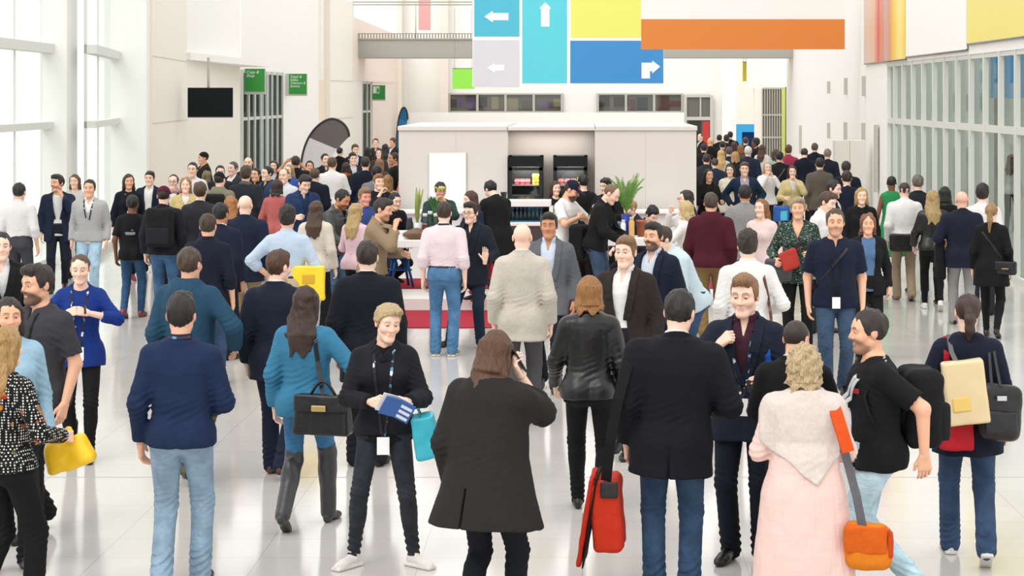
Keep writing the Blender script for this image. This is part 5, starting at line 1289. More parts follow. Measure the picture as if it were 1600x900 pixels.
person('B36', 'm', 571, 245, 1.78, 178, 'dark-haired person in a plain navy sweater seen from behind', t='sweater:#151e33', b='reg:#1f2430', hair='side:#2c1f18', arms='down,down', w=1.06)
person('B37', 'm', 589, 258, 1.78, 176, 'grey-suited person with black hair seen from behind beside the kiosk', t='suit:#868a94', inner='shirt:#f0efec', b='reg:#6a6d76', hair='short:#171413', skin=2, arms='down,down', w=1.04)
person('B38', 'w', 606, 272, 1.66, 170, 'person with ginger-blond hair close to the kiosk edge', t='blouse:#c9a98f', b='slim:#2a2d36', hair='mid:#9a7044', arms='down,down')
person('B41', 'm', 449, 322, 1.78, 178, 'person in a pale blue shirt with rolled sleeves holding a yellow carrier bag', t='rolled:#c9dcf2', b='reg:#c8b898', hair='tousled:#1b1512', skin=1, arms='bag,hip', legs='stand', belt='#1d1a18')
person('B42', 'w', 494, 312, 1.68, 168, 'person with straight long brown hair in a cream jacket', t='jacket:#e6dccd', inner='tee:#f0efec', b='slim:#17181c', hair='long:#4e3526', arms='down,down')
person('B43', 'm', 527, 295, 1.76, 62, 'black-haired person in a grey leather jacket leaning towards the table', t='leather:#3c4044', inner='tee:#16171b', b='reg:#3a5d7e:denim', hair='short:#100e0d', skin=2, beard=('#100e0d', .7), arms='table,table', lean=12, head=(0, 14, 0))
person('B44', 'm', 568, 292, 1.7, 25, 'fair-haired person with a flushed face in a blue sweater', t='sweater:#3d5596', b='reg:#23283a', hair='quiff:#8a6848', skin='#e6a896', arms='hold,table', head=(10, 10, 0))
person('B45', 'w', 556, 316, 1.62, 150, 'person with blond hair in a pale pink blouse and black skirt', t='blouse:#f0cfd8', b='reg:#15161a', hair='long:#b39863', arms='down,hold', w=.98)
person('B46', 'm', 591, 308, 1.78, 78, 'person in a tan jacket pressing fingers to the mouth', t='jacket:#a58f72', inner='tee:#2a2722', b='reg:#7a6a52', hair='side:#2c2019', beard=('#5a4030', .5), arms='face,hold', lean=8, skin=1, head=(0, 6, 0))
person('B47', 'm', 613, 299, 1.7, 40, 'black-haired person in a dark navy top behind the tan jacket', t='sweater:#151a28', b='reg:#20242e', hair='short:#100e0d', arms='table,table', lean=14, sit=0.33, z0=0.16)
person('B39', 'm', 591, 286, 1.72, 30, 'ginger-haired person in black resting a hand at the chin beside the kiosk edge', t='sweater:#16181f', b='reg:#20242e', hair='quiff:#94603c', arms='face,table', foot=442)
person('B48', 'm', 687, 283, 1.70, 12, 'person with a green headband and glasses behind the plants, hand at the mouth', t='jacket:#2f4f4a', inner='tee:#22304a', b='reg:#20242e', hair='short:#1a1512', cap='band:#a9c24a', glasses=True, skin=1, arms='table,face', head=(10, 10, 0), z0=.16, sit=0.17)
person('B49', 'm', 694, 315, 1.755, 178, 'person in a pink shirt and faded blue jeans standing by the bar table', t='rolled:#f6e2e6', b='reg:#4a7daa:denim', hair='short:#38261b', arms='down2,down2', legs='stand', shoes='sneaker:#b99a72', foot=556, w=1.04, belt='#17171c', lanyard='#17171c:1.1:none')
person('B50', 'm', 737, 315, 1.71, -14, 'person in a dark suit waving an open hand beside the pink shirt', t='suit:#1d2533', inner='shirt:#20242f', b='reg:#1d3048', hair='quiff:#2a1d16', arms='down,wave', legs=((.12, -.02, 0, 20), (-.26, -.06, 0, -40)), foot=542, glasses=True, head=(-14, 4, 0), hd={1: (.1, -.15, 1)})
person('B51', 'm', 773, 283, 1.78, -140, 'person in a long black coat bending over the table beside the kiosk recess', t='coat:#15151a', inner='shirt:#e8e8e8', b='reg:#1a1b20', hair='short:#0f0d0d', arms='table,table', lean=14, head=(0, 20, 0))
person('B52', 'w', 741, 296, 1.66, -60, 'brown-haired person bent behind the waving person', t='sweater:#1d2740', b='slim:#20242e', hair='bob:#4a3022', arms='table,hold', lean=10, z0=0.16, sit=0.15)
person('B53', 'm', 816, 347, 1.82, 178, 'bald person in a light beige blazer and grey trousers seen from behind', t='suit:#d6cec1', inner='shirt:#eceae8', b='reg:#5e5d5f', hair='none:#8f6f5a', arms='down,down', legs='stepR', hem=.74, w=0.95)
person('B54', 'm', 858, 332, 1.78, -6, 'person in a grey blazer over a pale blue shirt facing the hall', t='suit:#6f7279', inner='shirt:#d5e3f4', b='reg:#1b2133', hair='quiff:#1d1512', skin=2, arms='down,down', legs='stepL', openj=True, belt='#1a1613')
person('B55', 'm', 978, 368, 1.80, -22, 'person in a dark brown blazer with an open white shirt', t='suit:#332b27', inner='shirt:#f5f4f2', b='reg:#20242e', hair='side:#80603f', arms='down,down', legs='stepL', w=1.04, openj=True)
person('B56', 'm', 1022, 347, 1.78, -32, 'dark-bearded person in a navy suit and striped pale shirt', t='suit:#18223a', inner='shirt:#dfe3ea:#9fb0c4:stripe', b='reg:#18223a', hair='quiff:#16110f', beard=('#1c1512', .85), skin=1, arms='down,down', openj=True)
person('B57', 'm', 1058, 352, 1.75, -70, 'person in a very pale blue shirt bending over behind the navy suit', t='shirt:#d3e8f2', b='reg:#2a4a70:denim', hair='short:#3a2a20', arms='table,table', lean=28, w=1.12)
person('B58', 'w', 1076, 312, 1.66, -125, 'person with a straight blond bob in a white blouse at the bar table', t='blouse:#f4f2ee', b='slim:#27466a:denim', hair='bob:#c2aa78', arms='table,chest', lean=8)
person('B59', 'w', 1072, 296, 1.70, -75, 'dark-haired person in white with glasses behind the blond bob', t='blouse:#efece8', b='slim:#2a2f3b', hair='wavylong:#2b1d17', glasses=True, arms='face,table')
person('B60', 'm', 1111, 300, 1.79, 176, 'person in a maroon hoodie and tan trousers walking away', t='hoodie:#561626', b='reg:#8f7348', hair='short:#4a3a2e', skin=1, arms='down,fwd', legs='stepR', hem=.88, w=1.1)
person('B61', 'm', 1164, 288, 1.77, 178, 'person in a light grey suit jacket seen from behind ahead of the maroon hoodie', t='suit:#9c9c9c', inner='shirt:#ececec', b='reg:#55565c', hair='short:#161210', skin=2, arms='down,down', w=1.04)
person('B62', 'm', 1168, 360, 1.78, 178, 'person in a white shirt with a brown shoulder strap seen from behind', t='shirt:#f2f1ee', b='reg:#2a2f3b', hair='tousled:#2e231c', arms='bent,down', w=1.0)
person('B63', 'w', 1190, 320, 1.68, -35, 'person with long auburn hair in a pale pink top beside the white shirt', t='blouse:#f4dcd8', b='slim:#d9cfc9', hair='long:#8f6238', arms='down,down', foot=520)
person('B64', 'w', 1247, 307, 1.80, -10, 'person with short fair hair in a green and black speckled cardigan', t='cardigan:#2a4236:#b9c6bd:speckle', inner=None, b='reg:#141518', hair='pixie:#9c8a70', skin=1, arms='bent,hold', w=1.06, vzb=1.3)
person('B65', 'm', 1305, 325, 1.86, -4, 'person in a navy polo shirt and jeans with a badge hanging at the waist', t='polo:#16223c', b='reg:#2f4c6a:denim', hair='short:#4c3a2c', skin=1, arms='down,down', legs='stepR', w=1.08, lanyard='#1d1d24:.96', beard=('#7a5a44', .4), hem=.86, belly=.02)
person('B66', 'w', 1356, 332, 1.66, -2, 'person with red-brown hair in a blue top and black sleeves, lanyard round the neck', t='cardigan:#14151a', inner='tee:#5f82aa', vzb=.82, b='slim:#14151a', hair='wavy:#82563a', skin=1, arms='down,down', openj=True, lanyard='+#5a2c3c:.95', w=1.02)
person('B67', 'w', 1346, 292, 1.68, 0, 'person with wavy long blond hair in a black jacket facing the hall', t='jacket:#15161a', inner='tee:#15161a', b='slim:#1d1e24', hair='wavylong:#b08f58', arms='down,down')
person('B68', 'm', 1287, 298, 1.78, 55, 'brown-haired person in profile with a white collar behind the navy polo', t='shirt:#f0efec', b='reg:#2a2f3b', hair='side:#4e3524', arms='down,down', lean=6, head=(0, 12, 0))
person('B68b', 'm', 1300, 280, 1.76, 60, 'dark-haired person in profile behind the brown-haired profile', t='suit:#2a3040', inner='shirt:#f4f4f4', b='reg:#22262e', hair='short:#2a1d17', arms='down,down', head=(0, 10, 0))
person('B69', 'm', 1323, 266, 1.74, 180, 'navy-dressed person with brown hair, lower of two behind each other', t='sweater:#161f38', b='reg:#20242e', hair='short:#36251b', arms='down,down')
person('B69b', 'm', 1322, 251, 1.78, 178, 'navy-dressed person with grey-black hair in front of the grey pylon', t='suit:#161d30', inner='shirt:#dddddd', b='reg:#20242e', hair='short:#2c2926', arms='down,down')
person('B70', 'w', 1393, 273, 1.70, 180, 'person in a sleeveless emerald green dress with cropped black hair', t='dress:#2f9d5c', b='none:#000000', hair='buzz:#0f0c0b', skin=3, arms='down,down', legs='stepR', hem=.42, shoes='dress:#2a201c')
person('B71', 'm', 1434, 272, 1.78, 178, 'grey-haired person in a dark suit right of the green dress', t='suit:#23262f', inner='shirt:#e5e5e5', b='reg:#22252c', hair='short:#6a6560', arms='down,down')
person('B72', 'm', 1413, 291, 1.72, 180, 'person in a white shirt and khaki trousers with a black bag at the hip', t='shirt:#f5f4f2', b='reg:#b6a184', hair='thin:#3a2c24', arms='down,down', legs='stepL', shoes='dress:#8a6a4a', foot=470, w=1.08)
person('B73', 'w', 1457, 293, 1.68, 176, 'person with long blond hair in a black leather jacket and white sneakers', t='leather:#141416', inner='tee:#222222', b='skinny:#101113', hair='wavylong:#ab9060', arms='down,fwd', legs='walkL', shoes='sneaker:#efeeec', foot=485)
person('B74', 'w', 1476, 290, 1.68, 170, 'person with black hair dressed in black beside the blond leather jacket', t='coat:#101012', inner='tee:#101012', b='slim:#101012', hair='mid:#0d0b0b', skin=3, arms='down,down')
person('B75', 'm', 1503, 297, 1.74, 174, 'bald person in a navy blazer and pale grey trousers, coat over the arm', t='suit:#1a2136', inner='shirt:#eceaea', b='reg:#a9a6a4', hair='none:#8f6f5a', skin='#e8b8a4', arms='down,bent', legs='stepL', w=1.08)
person('B76', 'm', 1535, 303, 1.76, 165, 'dark-haired person in white half hidden by the bald navy blazer', t='shirt:#efeeec', b='reg:#2a2d36', hair='tousled:#1f1814', arms='down,down', foot=492)
person('B77', 'w', 1549, 320, 1.66, 160, 'person with a long blond ponytail dressed in black with dark tights', t='blouse:#131316', b='skinny:#16171b', hair='pony:#9c7a4a', arms='down,down', legs='stepL', shoes='dress:#121112', foot=528, hem=.68, flare=[(.68, .215, .165), (.9, .2, .15), (1.02, .165, .12), (1.1, .145, .105)])
person('B78', 'w', 1580, 240, 1.70, 150, 'long-haired person in a pale blouse behind the shop front glass', t='blouse:#e9e4e0', b='slim:#4a4434', hair='long:#6a4a34', arms='down,down')
# --- kiosk staff and guests
person('D1', 'm', 882, 277, 1.84, 62, 'bearded person in a white t-shirt and navy cap eating at the bar table', t='tshirt:#f4f3f1', b='reg:#4c5058', hair='short:#2c2019', cap='cap:#16223f', beard=('#2a1c15', .9), skin=1, arms='chest,chest', lean=5, head=(8, 22, 0), w=1.06, foot=490)
person('D2', 'm', 943, 287, 1.83, 74, 'person in a black jacket leaning over the bar table under a black backpack', t='jacket:#17181b', inner='tee:#222222', b='reg:#2f4a6a:denim', hair='buzz:#7a5f4a', arms='table,table', lean=14, head=(0, 20, 0), w=1.06)
person('D3', 'w', 868, 282, 1.62, 22, 'brown-haired kiosk worker standing between the two fridges', t='tshirt:#1d1d22', b='slim:#1d1d22', hair='wavylong:#4a2c1e', arms='down,down', z0=0)
person('D5', 'm', 911, 272, 1.72, -150, 'dark-haired kiosk worker hidden behind the navy cap', t='tshirt:#1d1d22', b='reg:#1d1d22', hair='short:#17120f', arms='down,down', z0=0)
person('D4', 'm', 949, 277, 1.69, -25, 'dark-haired kiosk worker in a black sweater with a pale sleeve badge, left of the palm', t='sweater:#17181c', b='reg:#1d1d22', hair='side:#2c2019', arms='hold,hold', z0=0, head=(-20, 10, 0))
person('D6', 'm', 992, 311, 1.72, -60, 'person in a navy jacket bowed low behind the palm', t='jacket:#1b2947', inner='tee:#333333', b='reg:#20242e', hair='short:#b08a5a', arms='table,table', lean=14, z0=.16, sit=0.47)
person('D7', 'm', 1012, 322, 1.7, 35, 'black-haired person bowed low at the right side of the bar table', t='jacket:#1c1c22', inner='tee:#333333', b='reg:#20242e', hair='tousled:#121010', arms='table,table', lean=14, z0=.16, head=(0, 20, 0), sit=0.5)
# --- far right stream of people
far = [
 ('C1', 'm', 1163, 253, 1.76, 0, 'person in a dark blue open jacket and lilac shirt facing the hall', dict(t='suit:#1c3350', inner='shirt:#b9aec4', openj=True, hair='side:#5a3f2c', arms='pocket,pocket')),
 ('C2', 'w', 1141, 256, 1.68, -10, 'dark-haired person in a cream cardigan left of the dark blue jacket', dict(t='cardigan:#e9e2cc', inner='tee:#f0ead8', hair='mid:#2a1c16')),
 ('C3', 'w', 1107, 263, 1.66, 20, 'dark long-haired person in black at the kiosk corner', dict(t='jacket:#1a1a1e', inner='tee:#1a1a1e', hair='long:#1f1714', skin=1, arms='hold,hold')),
 ('C4', 'm', 1110, 214, 1.84, 178, 'bald broad person in a black suit far behind the kiosk corner', dict(t='suit:#131316', inner='shirt:#ddd', hair='none:#8a6650', skin=1, w=1.15)),
 ('C5', 'm', 1169, 228, 1.80, 176, 'white-haired person in a navy jacket seen from behind', dict(t='suit:#27304a', inner='shirt:#ddd', hair='short:#d6d2cd', w=1.1)),
 ('C6', 'w', 1149, 236, 1.70, 178, 'person with a short blond bob in dark clothes far down the hall', dict(t='suit:#22242c', inner='tee:#222', hair='bob:#b08a58')),
 ('C7', 'w', 1127, 233, 1.70, 172, 'person with very long blond hair and a pale coat far down the hall', dict(t='coat:#d9d2c8', inner='tee:#222', hair='long:#c7a46a')),
 ('C8', 'w', 1191, 225, 1.70, 150, 'long brown-haired person in white beside the shuttered door', dict(t='blouse:#f0eeec', hair='long:#5a3c2a')),
 ('C9', 'm', 1218, 236, 1.77, 174, 'black-haired person in a black suit with a pale shoulder strap', dict(t='suit:#1a1a20', inner='shirt:#ddd', hair='short:#15110f', skin=1, w=1.05)),
 ('C10', 'm', 1232, 227, 1.74, 165, 'person in a raspberry pink shirt far down the hall', dict(t='shirt:#b33a58', hair='tousled:#5a4030', w=1.08)),
 ('C11', 'w', 1199, 252, 1.66, 10, 'person in a plain white top with hands raised to the head', dict(t='blouse:#f2efee', hair='mid:#b79a82', b='slim:#1a1a1e', arms='face,face')),
 ('C12', 'w', 1238, 258, 1.68, 0, 'person in a cream yellow jacket with a hand to the face and a blue bag', dict(t='jacket:#ddcb94', inner='tee:#e5e5ea', hair='mid:#33211a', arms='hold,face', b='slim:#1a1a1e')),
 ('C13', 'm', 1281, 246, 1.77, 178, 'person in a brown tweed jacket seen from behind', dict(t='suit:#6b6258::tweed', inner='shirt:#ddd', hair='short:#1c1613', w=1.05)),
 ('C14', 'm', 1257, 231, 1.74, 178, 'dark navy suit with head bowed, left of a closely walking pair', dict(t='suit:#151d30', inner='shirt:#ddd', hair='short:#33261d', head=(0, 18, 0))),
 ('C14b', 'm', 1273, 223, 1.78, 176, 'dark navy suit with grey-brown hair, right of the closely walking pair', dict(t='suit:#121a2c', inner='shirt:#ddd', hair='short:#5a4a3c', w=1.05)),
 ('C15', 'm', 1293, 232, 1.76, 172, 'fair-haired person in dark clothes next to the grey pylon', dict(t='suit:#1a2236', inner='shirt:#ddd', hair='short:#8a7462')),
 ('C16', 'm', 1104, 240, 1.72, 175, 'person with brown hair in a grey jacket at the kiosk wall edge', dict(t='jacket:#33353c', inner='tee:#ddd', hair='short:#3a2a20')),
 ('C17', 'm', 1124, 210, 1.76, 178, 'dark head in the farthest row, left of the tallest one', dict(t='suit:#1a1a1e', inner='shirt:#ddd', hair='short:#17120f')),
 ('C18', 'm', 1141, 205, 1.84, 178, 'tallest dark head of the farthest row left of the blue booth', dict(t='suit:#1a1a1e', inner='shirt:#ddd', hair='short:#17120f')),
 ('C19', 'm', 1135, 211, 1.76, 178, 'dark head in the farthest row just left of the tallest one', dict(t='suit:#202026', inner='shirt:#ddd', hair='tousled:#1c1613')),
 ('C20', 'm', 1165, 214, 1.76, 176, 'brown-haired person in front of the blue booth', dict(t='suit:#2a2328', inner='shirt:#ddd', hair='short:#4a3022')),
 ('C21', 'm', 1181, 216, 1.78, -100, 'black-haired person in profile right of the blue booth', dict(t='suit:#17171c', inner='shirt:#ddd', hair='tousled:#100e0d', skin=3)),
 ('C22', 'w', 1147, 221, 1.68, 178, 'reddish-brown head below the blue booth', dict(t='coat:#3a2c2c', inner='tee:#222', hair='bob:#4a2c22')),
 ('C23', 'w', 1157, 225, 1.66, 178, 'light brown head right below the blue booth', dict(t='jacket:#6a5a4c', inner='tee:#222', hair='bob:#8a6238')),
 ('C24', 'm', 1095, 208, 1.74, -60, 'fair face looking sideways at the kiosk roof corner', dict(t='jacket:#2a2a30', inner='tee:#ddd', hair='thin:#6a4a38')),
 ('C25', 'm', 1129, 220, 1.72, 176, 'dark-haired person in grey just behind the very long blond hair', dict(t='suit:#3c3f48', inner='shirt:#ddd', hair='short:#1d1815')),
 ('C26', 'm', 1139, 229, 1.74, 172, 'grey-brown head in dark navy between the blond heads', dict(t='suit:#22304a', inner='shirt:#ddd', hair='short:#5a5048')),
 ('C27', 'w', 1212, 232, 1.68, 165, 'person in a pale sea-green top beside the black suit with strap', dict(t='blouse:#a9c9bf', hair='mid:#4a382c')),
 ('C28', 'm', 1100, 224, 1.76, 178, 'dark-haired person in a dark coat close to the kiosk wall', dict(t='coat:#1c1c20', inner='shirt:#ddd', hair='short:#221a16')),
 ('C29', 'w', 1117, 246, 1.66, 178, 'person with pinned brown hair and a navy coat behind the dark long hair', dict(t='coat:#2a3448', inner='tee:#222', hair='bun:#4a3424')),
 # far left stream, between the feather flag and the kiosk
 ('E1', 'm', 587, 216, 1.78, 5, 'lone dark-clothed person farthest back left of the kiosk', dict(t='suit:#24242a', inner='shirt:#444', hair='short:#221a16')),
 ('E2', 'm', 555, 226, 1.76, 20, 'brown-haired person in dark blue far back near the feather flag', dict(t='suit:#1f2536', inner='shirt:#ddd', hair='tousled:#5a3c28')),
 ('E3', 'w', 575, 229, 1.68, 178, 'dark bob far back between the flag and the kiosk', dict(t='coat:#2a2426', inner='tee:#222', hair='bob:#1d1613')),
 ('E4', 'w', 592, 232, 1.68, 0, 'long brown-haired person facing the hall far left of the kiosk', dict(t='jacket:#4a3a34', inner='tee:#ddd', hair='long:#4a3022')),
 ('E5', 'w', 602, 224, 1.70, 170, 'long black-haired person far back beside the kiosk wall', dict(t='blouse:#c9b9b4', hair='long:#120f0e')),
 ('E6', 'm', 614, 216, 1.72, -40, 'reddish-haired person at the very edge of the kiosk roof', dict(t='jacket:#2e2a2c', inner='tee:#ddd', hair='tousled:#5a3022', skin=1)),
 ('E7', 'm', 616, 238, 1.78, -70, 'person in a black t-shirt with bare arms at the kiosk edge', dict(t='tshirt:#141418', hair='short:#1d1512', skin=2)),
 ('E8', 'w', 593, 247, 1.68, 172, 'light brown head just above the grey suit by the kiosk', dict(t='jacket:#5a4a40', inner='tee:#222', hair='mid:#8a6844')),
 ('E9', 'w', 428, 250, 1.68, 0, 'dark reddish-haired person by the glazed shop door', dict(t='jacket:#5a3038', inner='tee:#ddd', hair='bob:#3a1c1c')),
 ('E10', 'w', 484, 250, 1.66, 12, 'dark-haired person in front of the white part of the feather flag', dict(t='jacket:#1c1c22', inner='tee:#333', hair='mid:#1c1512', skin=1)),
 ('E11', 'm', 400, 262, 1.66, -20, 'person with dark hair and a black shirt squeezed behind the grey scarf', dict(t='shirt:#17171b', hair='short:#17120f', skin=1)),
]
for pid, sx_, x, y, h, f, lab, kw in far:
    for q in ('t', 'inner'):
        if q in kw: kw[q] = kw[q].replace('#ddd', '#dddddd').replace('#222', '#222222').replace('#333', '#333333').replace('#444', '#444444') if len(kw[q].split('#')[-1].split(':')[0]) == 3 else kw[q]
    kw.setdefault('arms', 'down,down'); kw.setdefault('b', 'reg:#22242c'); kw.setdefault('legs', 'stepL' if N_P[0] % 2 else 'stepR')
    person(pid, sx_, x, y, h, f, lab, **kw)
# ------------------------------------------------------------------ bags, phones, papers: things carried by people
def pframe(pid):
    o = OUT[pid]; r = o['root']
    return Matrix.Translation(r.location) @ Matrix.Rotation(r.rotation_euler.z, 4, 'Z'), o['k'], np.array([0, 0, o['dz']])
def carried(nm, pid, base, label, cat, group=None):
    """Empty at a point given in the carrier's reference coordinates"""
    M, k, dz = pframe(pid); b = (np.array(base, float) + dz) * k
    o = bpy.data.objects.new(nm, None); COL.objects.link(o); o.empty_display_size = .1
    m = M @ Matrix.Translation(Vector(b)); o.location = m.translation; o.rotation_euler = (0, 0, OUT[pid]['root'].rotation_euler.z)
    tag(o, label, cat, group); o['_k'] = k
    BAGS[o.name] = (pid, np.array(base, float)); return o
BAGS = {}
def soft(nm, bag, c, size, m, rz=0, rx=0, ry=0, taper=0.0, amp=.006, fr=22, r=.03, cell=.009, seed=3, parent=None, pinch=0.0):
    """soft rounded box, centre c relative to the bag base, in reference units"""
    pid, base = BAGS[bag.name]; k = OUT[pid]['k']
    h = np.array(size) / 2; q = h.max() * 1.35 if taper or pinch else 0
    g = Grid(-h * 1.3 - .03, h * 1.3 + .03, min(max(cell, 1.6 / OUT[pid]['s']), max(h.min() * .8, .004)))
    X, Y, Z = g.P((slice(None),) * 3); f = fbox((0, 0, 0), h, min(r, h.min() * .95))
    t = 1 + taper * Z / h[2]; pn = 1 - pinch * np.clip(Z / h[2] * .5 + .5, 0, 1)
    g.D = np.broadcast_to(f(X / t, Y / (t * pn), Z), g.D.shape).astype(np.float32).copy()
    w = wob(fr, seed); w2 = wob(fr * 2.3, seed + 5); g.disp(lambda x, y, z: amp * w(x, y, z) + amp * .5 * w2(x, y, z), .05)
    V, F = g.mesh(); R_ = rotm('Z', rz) @ rotm('X', rx) @ rotm('Y', ry)
    return link(nm, mesh_np(nm, ((V @ R_.T) + np.array(c)) * k, F), m, parent or bag)
def tubes(nm, bag, path, r, m, parent=None):
    k = OUT[BAGS[bag.name][0]]['k']
    return MB().tube([Vector(p) * k for p in path], r * k, 8).build(nm, m, parent or bag, smooth=True)
def strap(nm, bag, wp, w, m, th=.006):
    """band laid over the carrier's clothes. waypoints: ('f'|'b', x, z) front/back surface, ('t', x, y) on the shoulder, ('p', x, y, z, nx, ny, nz) free"""
    pid, base = BAGS[bag.name]; O = OUT[pid]; k = O['k']; P, N = [], []
    def put(q):
        if q[0] == 'p': P.append(q[1:4]); N.append(q[4:7]); return
        if q[0] == 't':
            z = O['g'].top(q[1], q[2]); P.append((q[1], q[2], (z if z is not None else 1.45) + .006)); N.append((0, 0, 1)); return
        s_ = -1 if q[0] == 'f' else 1; y = O['surf'](q[1], q[2], s_); P.append((q[1], y + s_ * .009, q[2])); N.append((0, s_, 0.0))
    for a, b in zip(wp, wp[1:]):
        put(a)
        if a[0] == b[0] and a[0] in 'fb':
            for t in np.linspace(0, 1, 8)[1:-1]: put((a[0], a[1] + (b[1] - a[1]) * t, a[2] + (b[2] - a[2]) * t))
    put(wp[-1])
    P = np.array(P); N = np.array(N, float)
    Q = P.copy(); Q[1:-1] = .25 * P[:-2] + .5 * P[1:-1] + .25 * P[2:]; Nn = N.copy(); Nn[1:-1] = N[:-2] + 2 * N[1:-1] + N[2:]
    V, F = ribbon((Q - base) * k, Nn, w * k, th * k)
    return link(nm, mesh_np(nm, V, F, False), m, bag)
def palm(pid, sg, d=.09):
    o = OUT[pid]; a = o['A'][sg]; v = a[2] - a[1]; v = v / np.linalg.norm(v)
    Z = -v; Yv = -(a[4] - Z * (a[4] @ Z)); Yv /= np.linalg.norm(Yv) + 1e-9; Xv = np.cross(Yv, Z) * (1 if sg < 0 else -1)
    return a[2] + v * d + Xv * .03, v, Xv, -Yv
def phone(pid, sg, label, along='thumb'):
    p, v, x, th = palm(pid, sg); b = carried('phone', pid, p, label, 'phone'); k = OUT[pid]['k']
    up = v; si = th; n = x
    def box(nm, w, h, t, off, m, par):
        mb = MB(); q = [Vector((up * a + si * c) * k + n * (off) * k) for a, c in ((-h, -w), (h, -w), (h, w), (-h, w))]; mb.prism(q, Vector(n * t * k)); return mb.build(nm, m, par, bevel=.002)
    box('case', .036, .072, .009, 0, mat('plastic', '#17181a'), b); box('screen', .032, .066, .001, .009, mat('gloss', '#20303c'), b)
phone('A4', -1, 'phone held by the person in the cobalt blue sweater'); phone('A11', -1, 'phone at the ear of the person in the dark grey coat'); phone('A14', 1, 'black phone in the lowered hand of the navy suit with lanyard'); phone('B28', -1, 'phone raised high above the crowd by the person in black')
YM, BM, RM = mat('plastic', '#f2c21e'), mat('leather', '#101012'), mat('cloth', '#e23a1e')
# A1 yellow plastic bag
p, v, x, th = palm('A1', -1, .1); b = carried('plastic_bag', 'A1', p, 'yellow plastic bag in the hand of the blond person in the patterned top', 'bag')
soft('body', b, (.03, -.03, -.1), (.27, .12, .2), YM, ry=22, rz=20, amp=.02, fr=20, r=.04, taper=-.15); soft('handle', b, (.0, .0, .015), (.04, .03, .1), YM, amp=.008, r=.015)
# A6 olive pouch
b = carried('hip_bag', 'A6', (-.17, .13, .88), 'olive hip bag worn behind by the person in the teal hoodie', 'bag'); soft('body', b, (0, .03, 0), (.24, .1, .15), mat('cloth', '#77704a'), amp=.009, r=.04); soft('flap', b, (0, .085, .03), (.2, .02, .08), mat('cloth', '#6a6340'), amp=.004, r=.01)
strap('strap', b, [('b', -.2, .93), ('b', 0, .99), ('b', .2, .96)], .035, mat('cloth', '#3a3626'))
# A7 handbag
b = carried('handbag', 'A7', (-.2, .2, .72), 'black structured handbag with a gold clasp beside the teal sweater', 'handbag')
soft('body', b, (0, .0, .15), (.40, .15, .28), BM, amp=.003, r=.03, taper=-.06, pinch=.35); soft('flap', b, (0, .06, .235), (.385, .04, .12), mat('leather', '#18181b'), amp=.002, r=.015, rx=8)
k = OUT['A7']['k']; MB().box(-.05, .05, .082, .095, .175, .215).build('clasp', mat('metal', '#d9bd7a'), b, bevel=.004)
tubes('handle', b, [(-.1 + .2 * t, .0, .27 + .11 * math.sin(math.pi * t)) for t in np.linspace(0, 1, 11)], .011, BM)
strap('shoulder_strap', b, [('p', -.2, .2, 1.0, 0, 1, 0), ('b', -.13, 1.2), ('b', -.11, 1.38), ('t', -.1, .02)], .03, BM)
# B41 yellow carrier
p, v, x, th = palm('B41', -1, .08); b = carried('carrier_bag', 'B41', (p[0] - .02, .06, .80), 'yellow carrier bag beside the pale blue shirt', 'bag'); soft('body', b, (0, 0, .16), (.38, .1, .36), mat('plastic', '#f0d02c'), amp=.008, r=.02, fr=16); tubes('handle', b, [(-.08, 0, .33), (-.03, -.02, .4), (.03, -.02, .4), (.08, 0, .33)], .008, YM); soft('print', b, (-.03, .052, .2), (.13, .012, .1), mat('plastic', '#d0a41e'), amp=.002, r=.005)
# A9 leaflet, teal bag
p, v, x, th = palm('A9', 1, .08); q, *_ = palm('A9', -1, .08); c = (np.array(p) + np.array(q)) / 2 + np.array([.03, -.05, .0])
for i, (cl, dy) in enumerate((('#f4f6fa', 0), ('#2f5fa8', .012))):
    b = carried('leaflet', 'A9', c + np.array([.02 * i, -dy, -.02 * i]), ('white open leaflet' if i == 0 else 'blue printed leaflet') + ' in the hands of the short-haired blond person', 'leaflet'); k = OUT['A9']['k']
    R_ = rotm('Y', 28) @ rotm('X', 38)
    def sheet(nm, x0, x1, z0, z1, y, m, fold_): 
        pts = [R_ @ np.array(q_) * k for q_ in ((x0, y + fold_, z0), (x1, y, z0), (x1, y, z1), (x0, y + fold_, z1))]; return MB().prism([Vector(t) for t in pts], Vector(R_ @ np.array([0, -.003, 0]))).build(nm, m, b)
    sheet('page', -.10, 0, -.09, .09, 0, mat('paint', cl), -.03); sheet('page', 0, .10, -.09, .09, -.0, mat('paint', cl), .0)
    for j in range(3): sheet('print', .012, .088, -.07 + j * .05, -.045 + j * .05, -.004, mat('paint', '#4a78b8' if i == 0 else '#dfe8f4'), 0)
a = OUT['A9']['A'][1]; fa = a[1] * .35 + a[2] * .65; b = carried('gift_bag', 'A9', fa + np.array([.08, 0, -.36]), 'turquoise bag hanging from the forearm of the short-haired blond person', 'bag')
soft('body', b, (0, 0, .13), (.15, .24, .28), mat('plastic', '#2fa9bd'), amp=.008, r=.02, ry=-10); tubes('handle', b, [(-.03, -.05, .26), (-.07, 0, .37), (-.03, .05, .26)], .006, mat('plastic', '#1f8698'))
